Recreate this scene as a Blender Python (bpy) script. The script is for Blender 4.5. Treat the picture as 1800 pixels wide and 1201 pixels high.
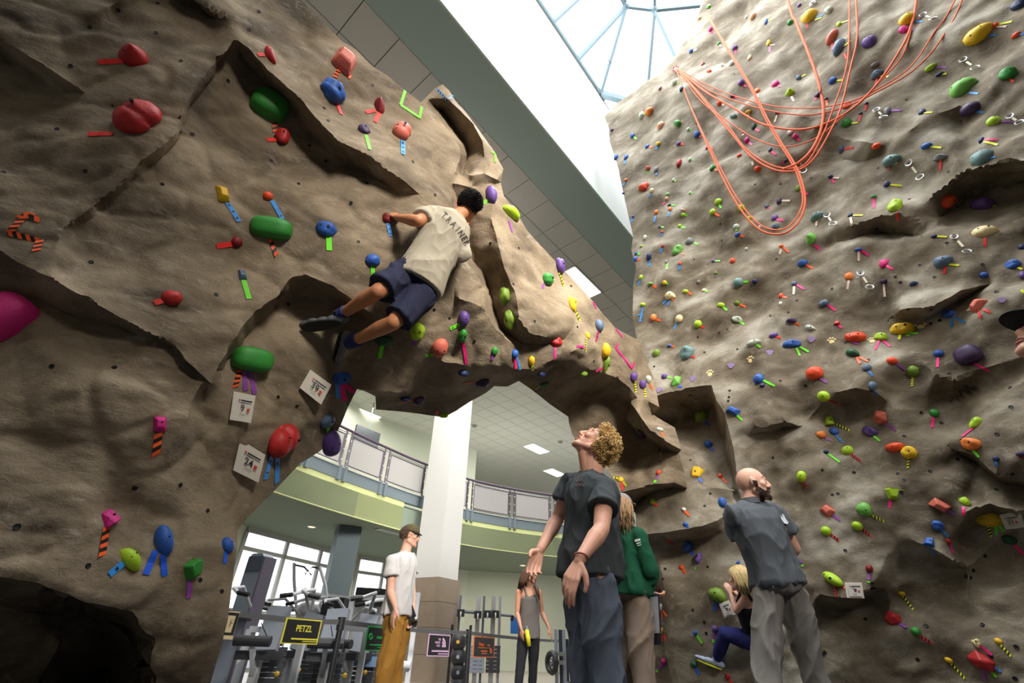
import bpy, bmesh, math, random
import numpy as np
from mathutils import Vector, Matrix, noise
from mathutils.bvhtree import BVHTree
from mathutils.geometry import delaunay_2d_cdt

for o in list(bpy.data.objects): bpy.data.objects.remove(o)
SC = bpy.context.scene
COL = SC.collection
random.seed(7)
# ---------------------------------------------------------------- camera
FPX, CX, CY, CAMH = 805.0, 900.0, 600.5, 0.6
_up = np.array([(937-CX)/FPX, (590+CY)/FPX, 1.0]); _up /= np.linalg.norm(_up)
_fw = np.array([0, 0, 1.0]) - _up*_up[2]; _fw /= np.linalg.norm(_fw)
_rt = -np.cross(_fw, _up)
if _rt[0] < 0: _rt = -_rt
CM = np.stack([_rt, _fw, _up])          # camera (right, up, forward) -> world
cam_d = bpy.data.cameras.new('camera'); cam = bpy.data.objects.new('camera', cam_d); COL.objects.link(cam)
cam_d.sensor_width = 36; cam_d.lens = FPX/1800*36; cam_d.clip_start = .05; cam_d.clip_end = 200
_r, _u, _f = CM @ [1, 0, 0], CM @ [0, 1, 0], CM @ [0, 0, 1]
cam.matrix_world = Matrix(((_r[0], _u[0], -_f[0], 0), (_r[1], _u[1], -_f[1], 0), (_r[2], _u[2], -_f[2], CAMH), (0, 0, 0, 1)))
SC.camera = cam
# ---------------------------------------------------------------- world, exposure
w = bpy.data.worlds.new('sky'); SC.world = w; w.use_nodes = True
w.node_tree.nodes['Background'].inputs[0].default_value = (.93, .97, 1, 1)
w.node_tree.nodes['Background'].inputs[1].default_value = 3.2
SC.view_settings.view_transform = 'Standard'; SC.view_settings.look = 'None'
SC.view_settings.exposure = 0.0; SC.view_settings.gamma = 1; SC.view_settings.use_curve_mapping = False
def area(name, loc, rot, sx, sy, power, color=(1, 1, 1)):
    d = bpy.data.lights.new(name, 'AREA'); d.shape = 'RECTANGLE'; d.size = sx; d.size_y = sy
    d.energy = power; d.color = color
    o = bpy.data.objects.new(name, d); COL.objects.link(o); o.location = loc; o.rotation_euler = rot
    o['label'] = 'area light in the hall'; return o
# daylight through the rooflight over the tall wall, and an added, unseen light behind the camera narrowed onto the arch
area('skylight_daylight', (2.4, 2.4, 12.7), (0, 0, math.radians(49)), 6.5, 5.5, 1450, (.90, .96, 1))
_a = area('added_arch_light', (4.4, -5.4, 6.9), (0, 0, 0), 2.6, 2.6, 165, (1, .95, .88))
_a.rotation_euler = (Vector((.55, 3.4, 4.1))-_a.location).to_track_quat('-Z', 'Y').to_euler(); _a.data.spread = math.radians(35)
for _i, (_x, _y, _z, _w, _c) in enumerate(((-3.8, 6.9, 7.7, 60, (1, .97, .92)), (-.8, 9.2, 7.7, 50, (1, .97, .92)), (-4.5, 8.0, 7.7, 60, (1, .97, .92)), (-1.5, 11.5, 7.7, 110, (1, .97, .92)), (1.5, 14.5, 7.7, 110, (1, .97, .92)), (2.5, 18.5, 7.7, 110, (1, .97, .92)), (-4, 14.5, 7.7, 90, (1, .97, .92)),
                         (-3.5, 13.5, 3.0, 45, (1, .95, .88)), (.5, 17.3, 3.0, 60, (1, .95, .88)), (-5.5, 10.5, 3.0, 35, (1, .95, .88)))):
    area('hall_lamps_and_fill', (_x, _y, _z), (0, 0, 0), 2.4, 1.2, _w*1.25, _c)  # ceiling lamps, with further ones added to brighten gallery and balcony front
_a = area('hall_lamps_and_fill', (.2, 8.6, 7.5), (0, 0, 0), 3, 1.2, 150, (1, .97, .92)); _a.rotation_euler = (Vector((.9, 15.4, 3.2))-_a.location).to_track_quat('-Z', 'Y').to_euler(); _a.data.spread = math.radians(100)  # added light, tilted to brighten the balcony front; no fitting of its own
for _x, _y, _z, _w in ((-1.5, -2.0, 6.6, 60), (-3.0, 6.5, 6.4, 60), (-.5, 17.5, 4.4, 60), (3.5, 18.5, 4.4, 30)):
    _a = area('added_ceiling_fill', (_x, _y, _z), (math.pi, 0, 0), 3.5, 2, _w, (1, .97, .92))  # added upward fill, brightens ceilings and beam; no such fittings are known
# ---------------------------------------------------------------- helpers
def ray(u, v):
    return CM @ np.array([(u-CX)/FPX, -(v-CY)/FPX, 1.0])
def atD(u, v, t):
    p = ray(u, v)*t; return Vector((p[0], p[1], p[2]+CAMH))
def atY(u, v, Y):
    r = ray(u, v); return atD(u, v, Y/r[1])
def atZ(u, v, Z):
    r = ray(u, v); return atD(u, v, (Z-CAMH)/r[2])
def proj(p):
    q = CM.T @ np.array([p[0], p[1], p[2]-CAMH]); return CX+FPX*q[0]/q[2], CY-FPX*q[1]/q[2], q[2]
def lin(c):
    return tuple(((x/255)/12.92 if x/255 <= .04045 else ((x/255+.055)/1.055)**2.4) for x in c)
MATS = {}
def mat(name, rgb, rough=.6, metal=0., spec=.5, emis=0, bump=0, bscale=40, var=0, alpha=1, trans=0, vscale=6):
    """plain procedural material; rgb in 0-255 sRGB"""
    if name in MATS: return MATS[name]
    m = bpy.data.materials.new(name); MATS[name] = m; m.use_nodes = True
    nt = m.node_tree; b = nt.nodes['Principled BSDF']; c = lin(rgb)
    b.inputs['Base Color'].default_value = (*c, 1); b.inputs['Roughness'].default_value = rough
    b.inputs['Metallic'].default_value = metal; b.inputs['Specular IOR Level'].default_value = spec
    if emis: b.inputs['Emission Color'].default_value = (*c, 1); b.inputs['Emission Strength'].default_value = emis
    if alpha < 1: b.inputs['Alpha'].default_value = alpha
    if trans: b.inputs['Transmission Weight'].default_value = trans
    if bump or var:
        tc = nt.nodes.new('ShaderNodeTexCoord')
        if var:
            n2 = nt.nodes.new('ShaderNodeTexNoise'); n2.inputs['Scale'].default_value = vscale; n2.inputs['Detail'].default_value = 5
            nt.links.new(tc.outputs['Object'], n2.inputs['Vector'])
            mx = nt.nodes.new('ShaderNodeMix'); mx.data_type = 'RGBA'
            mx.inputs[6].default_value = (*[x*(1-var) for x in c], 1); mx.inputs[7].default_value = (*[min(1, x*(1+var)) for x in c], 1)
            nt.links.new(n2.outputs['Fac'], mx.inputs[0]); nt.links.new(mx.outputs[2], b.inputs['Base Color'])
        if bump:
            n1 = nt.nodes.new('ShaderNodeTexNoise'); n1.inputs['Scale'].default_value = bscale; n1.inputs['Detail'].default_value = 4
            bp = nt.nodes.new('ShaderNodeBump'); bp.inputs['Strength'].default_value = bump; bp.inputs['Distance'].default_value = .01
            nt.links.new(tc.outputs['Object'], n1.inputs['Vector']); nt.links.new(n1.outputs['Fac'], bp.inputs['Height'])
            nt.links.new(bp.outputs['Normal'], b.inputs['Normal'])
    return m
def tag(o, label=None, cat=None, group=None, kind=None):
    if label: o['label'] = label
    if cat: o['category'] = cat
    if group: o['group'] = group
    if kind: o['kind'] = kind
    return o
def empty(name, loc=(0, 0, 0), label=None, cat=None, group=None, kind=None, rot=(0, 0, 0)):
    o = bpy.data.objects.new(name, None); COL.objects.link(o); o.location = loc; o.rotation_euler = rot
    o.empty_display_size = .1
    return tag(o, label, cat, group, kind)
def link(name, me, m=None, parent=None, world=True, smooth=False):
    """object from mesh; if world, the mesh is in world coordinates and is kept there under its parent"""
    o = bpy.data.objects.new(name, me); COL.objects.link(o)
    if m is not None:
        for q in (m if isinstance(m, (list, tuple)) else [m]): me.materials.append(q)
    if parent is not None:
        o.parent = parent
        if world:
            parent_m = Matrix.LocRotScale(parent.location, parent.rotation_euler, parent.scale)
            if parent.parent is not None:
                g = parent.parent
                parent_m = Matrix.LocRotScale(g.location, g.rotation_euler, g.scale) @ parent.matrix_parent_inverse @ parent_m
            o.matrix_parent_inverse = parent_m.inverted()
    if smooth: me.polygons.foreach_set('use_smooth', [True]*len(me.polygons))
    return o
class MB:
    """collects simple solids into one mesh"""
    def __init__(s): s.v = []; s.f = []; s.mi = []; s.cur = 0
    def add(s, vs, fs):
        n = len(s.v); s.v += [tuple(x) for x in vs]; s.f += [tuple(i+n for i in f) for f in fs]; s.mi += [s.cur]*len(fs); return s
    def box(s, c, d, rz=0, M=None):
        x, y, z = [q/2 for q in d]
        vs = [Vector((a*x, b*y, e*z)) for e in (-1, 1) for b in (-1, 1) for a in (-1, 1)]
        R = M if M is not None else Matrix.Rotation(rz, 3, 'Z')
        vs = [R @ q + Vector(c) for q in vs]
        return s.add(vs, [(0, 2, 3, 1), (4, 5, 7, 6), (0, 1, 5, 4), (2, 6, 7, 3), (0, 4, 6, 2), (1, 3, 7, 5)])
    def tube(s, pts, r, n=8, caps=True):
        pts = [Vector(p) for p in pts]; rs = r if isinstance(r, (list, tuple)) else [r]*len(pts)
        base = len(s.v); up = None; vs = []
        for i, p in enumerate(pts):
            t = (pts[min(i+1, len(pts)-1)]-pts[max(i-1, 0)]).normalized()
            if up is None: up = Vector((0, 0, 1)) if abs(t.z) < .9 else Vector((1, 0, 0))
            a = t.cross(up)
            if a.length < 1e-6: a = t.orthogonal()
            a.normalize(); b = t.cross(a).normalized(); up = -b if False else up
            if abs(t.dot(up)) > .98: up = b
            for k in range(n):
                an = 2*math.pi*k/n; vs.append(p+(a*math.cos(an)+b*math.sin(an))*rs[i])
        fs = [(i*n+k, i*n+(k+1) % n, (i+1)*n+(k+1) % n, (i+1)*n+k) for i in range(len(pts)-1) for k in range(n)]
        if caps: fs += [tuple(range(n))[::-1], tuple((len(pts)-1)*n+k for k in range(n))]
        return s.add(vs, fs)
    def cyl(s, a, b, r, n=16, r2=None): return s.tube([a, b], [r, r if r2 is None else r2], n)
    def bar(s, a, b, w, h, up=(0, 0, 1)):
        a = Vector(a); b = Vector(b); t = (b-a).normalized(); x = t.cross(Vector(up))
        if x.length < 1e-5: x = t.orthogonal()
        x.normalize(); z = x.cross(t).normalized()
        vs = [q+x*(i*w/2)+z*(j*h/2) for q in (a, b) for i, j in ((-1, -1), (1, -1), (1, 1), (-1, 1))]
        return s.add(vs, [(0, 1, 2, 3), (7, 6, 5, 4), (0, 4, 5, 1), (1, 5, 6, 2), (2, 6, 7, 3), (3, 7, 4, 0)])
    def ring(s, c, R, r, ax, n=20, k=6):
        ax = Vector(ax).normalized(); a = ax.orthogonal().normalized(); b = ax.cross(a); c = Vector(c)
        vs = []
        for i in range(n):
            t = 2*math.pi*i/n; d = a*math.cos(t)+b*math.sin(t)
            for j in range(k):
                q = 2*math.pi*j/k; vs.append(c+d*(R+r*math.cos(q))+ax*(r*math.sin(q)))
        return s.add(vs, [(i*k+j, ((i+1) % n)*k+j, ((i+1) % n)*k+(j+1) % k, i*k+(j+1) % k) for i in range(n) for j in range(k)])
    def ball(s, c, r, n=10, sc=(1, 1, 1), M=None):
        c = Vector(c); vs = [Vector((0, 0, 1))]
        for i in range(1, n):
            ph = math.pi*i/n
            for j in range(n*2):
                th = math.pi*j/n; vs.append(Vector((math.sin(ph)*math.cos(th), math.sin(ph)*math.sin(th), math.cos(ph))))
        vs.append(Vector((0, 0, -1))); m = n*2
        fs = [(0, 1+j, 1+(j+1) % m) for j in range(m)]
        for i in range(n-2):
            for j in range(m): fs.append((1+i*m+j, 1+(i+1)*m+j, 1+(i+1)*m+(j+1) % m, 1+i*m+(j+1) % m))
        L = len(vs)-1; fs += [(L, 1+(n-2)*m+(j+1) % m, 1+(n-2)*m+j) for j in range(m)]
        vs = [Vector((q.x*sc[0], q.y*sc[1], q.z*sc[2]))*r for q in vs]
        if M is not None: vs = [M @ q for q in vs]
        return s.add([q+c for q in vs], fs)
    def prism(s, poly, t):
        """polygon (list of 3D points) given thickness vector t"""
        n = len(poly); t = Vector(t); poly = [Vector(p) for p in poly]
        return s.add(poly+[p+t for p in poly], [tuple(range(n))[::-1], tuple(range(n, 2*n))]+[(i, (i+1) % n, n+(i+1) % n, n+i) for i in range(n)])
    def mesh(s, name='m'):
        me = bpy.data.meshes.new(name); me.from_pydata(s.v, [], s.f)
        if any(s.mi): me.polygons.foreach_set('material_index', s.mi)
        me.update(); return me
    def build(s, name, m=None, parent=None, smooth=False):
        return link(name, s.mesh(name), m, parent, smooth=smooth)
# ================================================================ room shell
E1 = Vector((.655, .755, 0)).normalized(); E2 = Vector((-E1.y, E1.x, 0))      # along the beam / across it
CZ = 7.9
M_white = mat('painted_white_wall', (214, 216, 210), .7, bump=.1, bscale=120)
M_teal = mat('grey_green_paint', (164, 180, 175), .75)
M_tile = mat('ceiling_tile_mineral_fibre', (200, 196, 188), .9, bump=.25, bscale=300, var=.04)
M_grid = mat('ceiling_grid', (120, 116, 110), .8)
M_floor = mat('rubber_floor', (58, 58, 60), .55, bump=.15, bscale=90, var=.12)
M_mat = mat('landing_mat_grey', (58, 60, 64), .8, bump=.2, bscale=60)
M_steel = mat('blue_grey_painted_steel', (128, 142, 150), .45, metal=.2)
M_lime = mat('lime_green_paint', (214, 222, 158), .7)
M_soff = mat('olive_grey_soffit_paint', (138, 152, 136), .8)
def struct(mb, name, m, parent=None, smooth=False):
    o = mb.build(name, m, parent, smooth)
    if parent is None: o['kind'] = 'structure'
    return o
f = struct(MB().box((0, 9, -.1), (34, 44, .2)), 'floor', M_floor)
# beam (flush grey-green soffit) and the white shaft wall above it
B1 = Vector((-1.894, 2.28, 0))*(7.3/6.4); B2 = Vector((-1.007, 2.257, 0))*(7.3/6.4)
wid = (B2-B1).dot(-E2)
bm_ = MB(); a = B1+Vector((0, 0, CZ)); 
pts = [B1-E1*7, B1+E1*16, B1+E1*16-E2*(wid-.005), B1-E1*7-E2*(wid-.005)]
bm_.prism([p+Vector((0, 0, CZ)) for p in pts], (0, 0, .35))
struct(bm_, 'trim_1', M_teal)
sw = MB(); q0 = B1-E1*7-E2*wid; q1 = B1+E1*16-E2*wid
sw.prism([q0+Vector((0, 0, CZ+.02)), q1+Vector((0, 0, CZ+.02)), q1+E2*.3+Vector((0, 0, CZ+.02)), q0+E2*.3+Vector((0, 0, CZ+.02))], (0, 0, 4.98))
struct(sw, 'wall_shaft', M_white)
tr = MB(); tr.prism([q0+Vector((0, 0, CZ-.02)), q1+Vector((0, 0, CZ-.02)), q1-E2*.03+Vector((0, 0, CZ-.02)), q0-E2*.03+Vector((0, 0, CZ-.02))], (0, 0, .05))
struct(tr, 'trim_2', mat('pale_green_edge_bead', (190, 215, 200), .5))
# suspended ceiling left of the beam: backing, then every tile that shows as a piece of its own
cb = MB(); cb.prism([p+Vector((0, 0, CZ+.02)) for p in (B1-E1*7, B1+E1*30, B1+E1*30+E2*16, B1-E1*7+E2*16)], (0, 0, .2))
ceil = struct(cb, 'ceiling', M_grid)
TS = .61
light_tiles = {}
def tile_xy(p):
    d = Vector(p)-B1; return d.dot(E1)/TS, d.dot(E2)/TS
fix = []
for (u, v, nx) in ((1028, 498, 2), (948, 790, 2), (968, 830, 2), (643, 727, 2), (872, 888, 2)):
    p = atZ(u, v, CZ); i, j = tile_xy((p.x, p.y, 0)); fix.append((int(round(i-1.0)), int(math.floor(j))))
skip = set()
for (i, j) in fix: skip |= {(i, j), (i+1, j)}
tm = MB().box((0, 0, 0), (TS-.012, TS-.012, .02)).mesh('ceiling_tile'); tm.materials.append(M_tile)
tiles = []
for i in range(-9, 48):
    for j in range(0, 26):
        if (i, j) in skip: continue
        c = B1+E1*((i+.5)*TS)+E2*((j+.5)*TS)+Vector((0, 0, CZ+.008))
        u, v, d = proj(c)
        if d < .5: continue
        vis = -60 < u < 1240 and -60 < v < 1000 and not (u < 600 and v < 700 and v > (u-400))
        hid = (v < 650 and (v-40) > (u-530)*1.05+60)          # behind the boulder wall
        tiles.append((d if vis and not hid else 999+d, c))
tiles.sort(key=lambda t: t[0])
rot = math.atan2(E1.y, E1.x)
for k, (d, c) in enumerate(tiles[:300]):
    o = bpy.data.objects.new('ceiling_tile', tm); COL.objects.link(o); o.parent = ceil; o.location = c; o.rotation_euler = (0, 0, rot)
rest = MB()
for d, c in tiles[300:]: rest.box(c, (TS-.012, TS-.012, .02), rot)
o = rest.build('ceiling_tile_field', M_tile, ceil); o['kind'] = 'stuff'
M_lamp = mat('fluorescent_diffuser', (255, 250, 238), .4, emis=5.5)
M_lframe = mat('light_fitting_frame', (235, 235, 230), .4)
flab = ['long fluorescent ceiling light panel above the arch by the grey-green beam', 'square-looking recessed ceiling light panel left of the curly-haired man\'s face',
        'recessed ceiling light panel just above the balcony near the curly-haired man\'s chest', 'ceiling light panel mostly hidden behind dark underside of the arch', 'ceiling light panel seen through the balcony rail glass, right of pillar']
for (i, j), lb in zip(fix, flab):
    c = B1+E1*((i+1)*TS)+E2*((j+.5)*TS)+Vector((0, 0, CZ))
    t = empty('ceiling_light', c, lb, 'ceiling light', 'recessed ceiling lights', rot=(0, 0, rot))
    fr = MB()
    for s in (-1, 1):
        fr.box(c+E2*s*(TS/2-.02), (2*TS-.01, .03, .04), rot); fr.box(c+E1*s*(TS-.02), (.03, TS-.01, .04), rot)
    fr.build('frame', M_lframe, t); MB().box(c+Vector((0, 0, .012)), (2*TS-.06, TS-.06, .015), rot).build('diffuser', M_lamp, t)
# the far ceiling past this, side wall of the hall, and the wall behind the photographer
M_rear = mat('dark_unseen_wall_paint', (74, 66, 56), .85, var=.15, vscale=1.5)  # unseen walls, coloured dark to cut bounce light under the arch
struct(MB().box((-7.6, 1.5, 4), (.3, 17.8, 9)), 'wall_left', M_white)
struct(MB().box((0, -6.2, 6.5), (20, .3, 13)), 'wall_back', M_rear)
struct(MB().box((8.6, 4, 6.5), (.3, 24, 13)), 'wall_right', M_rear)
# ---------------------------------------------------------------- skylight lantern
ZB = 12.9; OP = B2.copy()
M_alu = mat('pale_blue_grey_aluminium', (150, 172, 184), .4, metal=.5)
sk = empty('skylight', (2, 5, ZB), 'faceted glass roof skylight with grey steel ribs above the tall wall', 'skylight')
base = [atZ(u, v, ZB) for (u, v) in ((900, -70), (970, 40), (1015, 105), (1055, 165), (1112, 181))]
base += [Vector((5.2, 5.9, ZB)), Vector((5.6, 4.2, ZB))]
apex = atZ(1128, -75, 15.6)
hub = [atZ(u, v, 15.0) for (u, v) in ((1100, 12), (1150, 18))]
tops = [atZ(u, v, 15.0) for (u, v) in ((1060, -60), (1062, -45), (1100, 12), (1100, 12), (1150, 18), (1150, 18), (1175, -40))]
for a, b in ((base[1], tops[1]), (base[2], tops[2]), (base[3], tops[3]), (atZ(1136, 175, ZB), hub[1]), (atZ(1205, 140, ZB), hub[1]), (atZ(1230, 10, 15.0), hub[1]), (hub[0], atZ(1090, -60, 15.6)), (hub[1], atZ(1152, -60, 15.6)), (hub[0], atZ(1060, -60, 15.3))):
    MB().bar(a, b, .07, .12).build('rib', M_alu, sk)
MB().bar(hub[0], hub[1], .06, .10).build('ring_beam', M_alu, sk)
for p in hub: MB().ball(p, .10, 6).build('node', M_alu, sk)
MB().bar(base[3], base[4], .12, .2).build('edge_beam', M_alu, sk)
MB().bar(base[0], base[3]+E1*.2, .10, .12).build('curb', M_alu, sk)
tie = MB()
for dx in (0, 8): tie.tube([atZ(968+dx, -10, 13.9), atZ(1115+dx, 172, 13.4)], .006, 5)
tie.build('tie_rod', mat('thin_steel_rod', (110, 120, 124), .4, metal=.6), sk)
# glass panes between the ribs
M_glass = mat('clear_skylight_glass', (240, 250, 255), .02, spec=.3, alpha=.06)
for tri in ((base[1], base[2], hub[0], tops[1]), (base[2], base[3], hub[0]), (base[3], atZ(1136, 175, ZB), hub[1], hub[0]), (atZ(1136, 175, ZB), atZ(1205, 140, ZB), hub[1])):
    MB().prism(list(tri), (0, 0, .01)).build('pane', M_glass, sk)
# ================================================================ rock walls
def rock_mat(name, c1, c2, c3, grain=1.0, aniso=(1, 1, 1), rel=.55):
    m = bpy.data.materials.new(name); m.use_nodes = True; nt = m.node_tree; N = nt.nodes; L = nt.links
    b = N['Principled BSDF']; b.inputs['Roughness'].default_value = .82; b.inputs['Specular IOR Level'].default_value = .3
    tc = N.new('ShaderNodeTexCoord')
    def nz(scale, det=6, rough=.6, dist=0, src=None):
        n = N.new('ShaderNodeTexNoise'); n.inputs['Scale'].default_value = scale; n.inputs['Detail'].default_value = det
        n.inputs['Roughness'].default_value = rough; n.inputs['Distortion'].default_value = dist
        L.new(src or tc.outputs['Object'], n.inputs['Vector']); return n
    mp = N.new('ShaderNodeMapping'); L.new(tc.outputs['Object'], mp.inputs[0]); mp.inputs['Scale'].default_value = aniso
    mp.inputs['Rotation'].default_value = (0, math.radians(35), 0)
    a = nz(1.6, 8, .62, .4, mp.outputs[0]); r1 = N.new('ShaderNodeValToRGB'); L.new(a.outputs['Fac'], r1.inputs[0])
    e = r1.color_ramp.elements; e[0].position = .32; e[0].color = (*lin(c1), 1); e[1].position = .66; e[1].color = (*lin(c3), 1)
    k = e.new(.5); k.color = (*lin(c2), 1)
    # chalk and scuff
    d = nz(7, 6, .7, .8, mp.outputs[0]); r2 = N.new('ShaderNodeValToRGB'); L.new(d.outputs['Fac'], r2.inputs[0])
    r2.color_ramp.elements[0].position = .56; r2.color_ramp.elements[1].position = .78
    r2.color_ramp.elements[1].color = (.5, .5, .5, 1)
    mx = N.new('ShaderNodeMix'); mx.data_type = 'RGBA'; L.new(r2.outputs[0], mx.inputs[0]); L.new(r1.outputs[0], mx.inputs[6])
    mx.inputs[7].default_value = (*lin((196, 186, 170)), 1)
    # grain
    g = nz(160*grain, 3, .7); r3 = N.new('ShaderNodeMapRange'); L.new(g.outputs['Fac'], r3.inputs[0])
    r3.inputs[1].default_value = .3; r3.inputs[2].default_value = .7; r3.inputs[3].default_value = .82; r3.inputs[4].default_value = 1.15
    mu = N.new('ShaderNodeVectorMath'); mu.operation = 'SCALE'; L.new(mx.outputs[2], mu.inputs[0]); L.new(r3.outputs[0], mu.inputs[3])
    L.new(mu.outputs[0], b.inputs['Base Color'])
    # relief: sand grain + trowel strokes
    s = nz(26, 7, .68, .5, mp.outputs[0]); bp = N.new('ShaderNodeBump'); bp.inputs['Strength'].default_value = rel; bp.inputs['Distance'].default_value = .03
    L.new(s.outputs['Fac'], bp.inputs['Height'])
    b2 = N.new('ShaderNodeBump'); b2.inputs['Strength'].default_value = .35; b2.inputs['Distance'].default_value = .006
    L.new(g.outputs['Fac'], b2.inputs['Height']); L.new(bp.outputs[0], b2.inputs['Normal']); L.new(b2.outputs[0], b.inputs['Normal'])
    return m
M_rockL = rock_mat('sculpted_concrete_boulder', (88, 76, 60), (130, 114, 92), (164, 146, 120), 1.0, (1, 1, 1.8), .45)
M_rockR = rock_mat('sculpted_concrete_tower', (82, 70, 54), (126, 114, 95), (168, 160, 144), .7, (1, 1, 1.5), .30)
class RBF:
    def __init__(s, pts):
        P = np.array(pts, float); s.x = P[:, :2]/500; n = len(P)
        K = s.k(s.x, s.x)+np.eye(n)*1e-4; Q = np.hstack([np.ones((n, 1)), s.x])
        A = np.block([[K, Q], [Q.T, np.zeros((3, 3))]]); s.w = np.linalg.solve(A, np.concatenate([P[:, 2], np.zeros(3)]))
    def k(s, a, b):
        r = np.linalg.norm(a[:, None]-b[None], axis=2); return r*r*np.log(r+1e-9)
    def __call__(s, uv):
        x = np.atleast_2d(np.array(uv, float))/500; return s.k(x, s.x) @ s.w[:-3]+np.hstack([np.ones((len(x), 1)), x]) @ s.w[-3:]
def relief(outline, lines, pts, base, step, disp, name, m, thick=.45, fade=None):
    """A solid slab of sculpted wall. outline / lines / pts: (u, v, offset) where a float offset is metres behind the base
    surface and ('D', d) a distance from the camera; the mesh is a fine triangulation with creases kept along the lines."""
    cv = []; ce = []
    def dep(p): return p[2][1] if isinstance(p[2], tuple) else float(base([(p[0], p[1])])[0])+p[2]
    def addv(p):
        for i, q in enumerate(cv):
            if abs(q[0]-p[0]) < .6 and abs(q[1]-p[1]) < .6: return i
        cv.append((p[0], p[1], dep(p))); return len(cv)-1
    oi = [addv(p) for p in outline]
    for ln in lines:
        ids = [addv(p) for p in ln]; ce += list(zip(ids, ids[1:]))
    for p in pts: addv(p)
    r = delaunay_2d_cdt([Vector(c[:2]) for c in cv], ce, [oi], 1, 1e-3)
    V = np.array([(q.x, q.y) for q in r[0]]); tri = [t for t in r[2] if len(t) == 3]
    org = r[3]; CV = np.array(cv)
    dv = np.zeros(len(V))
    for i, og in enumerate(org):
        if og: dv[i] = CV[og[0], 2]
        else:   # crossing point: take the nearest
            j = np.argmin(np.sum((CV[:, :2]-V[i])**2, axis=1)); dv[i] = CV[j, 2]
    bv = base(V); ov = dv-bv
    # fine points: jittered hexagonal grid + resampled constraint edges
    xs = []; u0, v0 = CV[:, 0].min(), CV[:, 1].min(); u1, v1 = CV[:, 0].max(), CV[:, 1].max()
    def stp(u, v): return 1.0
    fine = []; edges = []
    es = set()
    for a, b in r[1]:
        pass
    cons = [(oi[k], oi[(k+1) % len(oi)]) for k in range(len(oi))]+ce
    def rs(a, b):
        A = CV[a, :2]; B = CV[b, :2]; n = max(1, int(np.linalg.norm(B-A)/step)); return [A+(B-A)*k/n for k in range(n+1)]
    idx = {}
    def fa(p):
        k = (round(p[0], 1), round(p[1], 1))
        if k not in idx: idx[k] = len(fine); fine.append((float(p[0]), float(p[1])))
        return idx[k]
    for a, b in cons:
        ids = [fa(p) for p in rs(a, b)]; edges += list(zip(ids, ids[1:]))
    nb = len(fine); FB = np.array(fine)
    outf = []
    for k in range(len(oi)):
        ids = [fa(p) for p in rs(oi[k], oi[(k+1) % len(oi)])]; outf += ids[:-1]
    gu, gv = np.meshgrid(np.arange(u0, u1, step), np.arange(v0, v1, step*.87)); gu = gu+(np.arange(gu.shape[0]) % 2)[:, None]*step/2
    G = np.stack([gu.ravel(), gv.ravel()], 1); G += np.random.RandomState(3).uniform(-.2, .2, G.shape)*step
    # only inside the outline; coarser outside the picture
    PO = CV[oi, :2]; ins = np.zeros(len(G), bool); j = len(PO)-1
    for i in range(len(PO)):
        (xi, yi), (xj, yj) = PO[i], PO[j]
        if yi != yj:
            ins ^= ((yi > G[:, 1]) != (yj > G[:, 1])) & (G[:, 0] < (xj-xi)*(G[:, 1]-yi)/(yj-yi)+xi)
        j = i
    G = G[ins]
    out = (G[:, 0] < -60) | (G[:, 0] > 1860) | (G[:, 1] < -60) | (G[:, 1] > 1260)
    keep = ~out | (np.random.RandomState(5).rand(len(G)) < .12)
    G = G[keep]
    cell = {}
    for p in FB:
        cell.setdefault((int(p[0]//step), int(p[1]//step)), []).append(p)
    kk = []
    for p in G:
        ci, cj = int(p[0]//step), int(p[1]//step); ok = True
        for di in (-1, 0, 1):
            for dj in (-1, 0, 1):
                for q in cell.get((ci+di, cj+dj), ()):
                    if (q[0]-p[0])**2+(q[1]-p[1])**2 < (step*.55)**2: ok = False
        kk.append(ok)
    G = G[np.array(kk)]
    allp = [Vector(p) for p in fine]+[Vector(p) for p in G]
    r2 = delaunay_2d_cdt(allp, edges, [outf], 1, 1e-4)
    P = np.array([(q.x, q.y) for q in r2[0]]); T = np.array([t for t in r2[2] if len(t) == 3])
    isC = np.array([any(k < len(fine) for k in og) for og in r2[3]])
    used = np.unique(T); rm = np.full(len(P), -1); rm[used] = np.arange(len(used)); P = P[used]; isC = isC[used]; T = rm[T]
    off = np.full(len(P), np.nan)
    for t in tri:
        A, B, C = V[t[0]], V[t[1]], V[t[2]]; den = (B[1]-C[1])*(A[0]-C[0])+(C[0]-B[0])*(A[1]-C[1])
        if abs(den) < 1e-6: continue
        mn = np.minimum(np.minimum(A, B), C)-.5; mxx = np.maximum(np.maximum(A, B), C)+.5
        s = np.where((P[:, 0] >= mn[0]) & (P[:, 0] <= mxx[0]) & (P[:, 1] >= mn[1]) & (P[:, 1] <= mxx[1]))[0]
        if not len(s): continue
        q = P[s]; l1 = ((B[1]-C[1])*(q[:, 0]-C[0])+(C[0]-B[0])*(q[:, 1]-C[1]))/den; l2 = ((C[1]-A[1])*(q[:, 0]-C[0])+(A[0]-C[0])*(q[:, 1]-C[1]))/den; l3 = 1-l1-l2
        ok = (l1 > -.01) & (l2 > -.01) & (l3 > -.01)
        off[s[ok]] = (l1*ov[t[0]]+l2*ov[t[1]]+l3*ov[t[2]])[ok]
    bad = np.isnan(off)
    if bad.any():
        g = np.where(~bad)[0]
        for i in np.where(bad)[0]: off[i] = off[g[np.argmin(np.sum((P[g]-P[i])**2, axis=1))]]
    # relax interior offsets a little (keeps the creases)
    EA = np.concatenate([T[:, [0, 1]], T[:, [1, 2]], T[:, [2, 0]]]); EA = np.concatenate([EA, EA[:, ::-1]])
    cnt = np.bincount(EA[:, 0], minlength=len(P)).astype(float); cnt[cnt == 0] = 1
    FBa = np.array(fine); near = np.zeros(len(P), bool)
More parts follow.
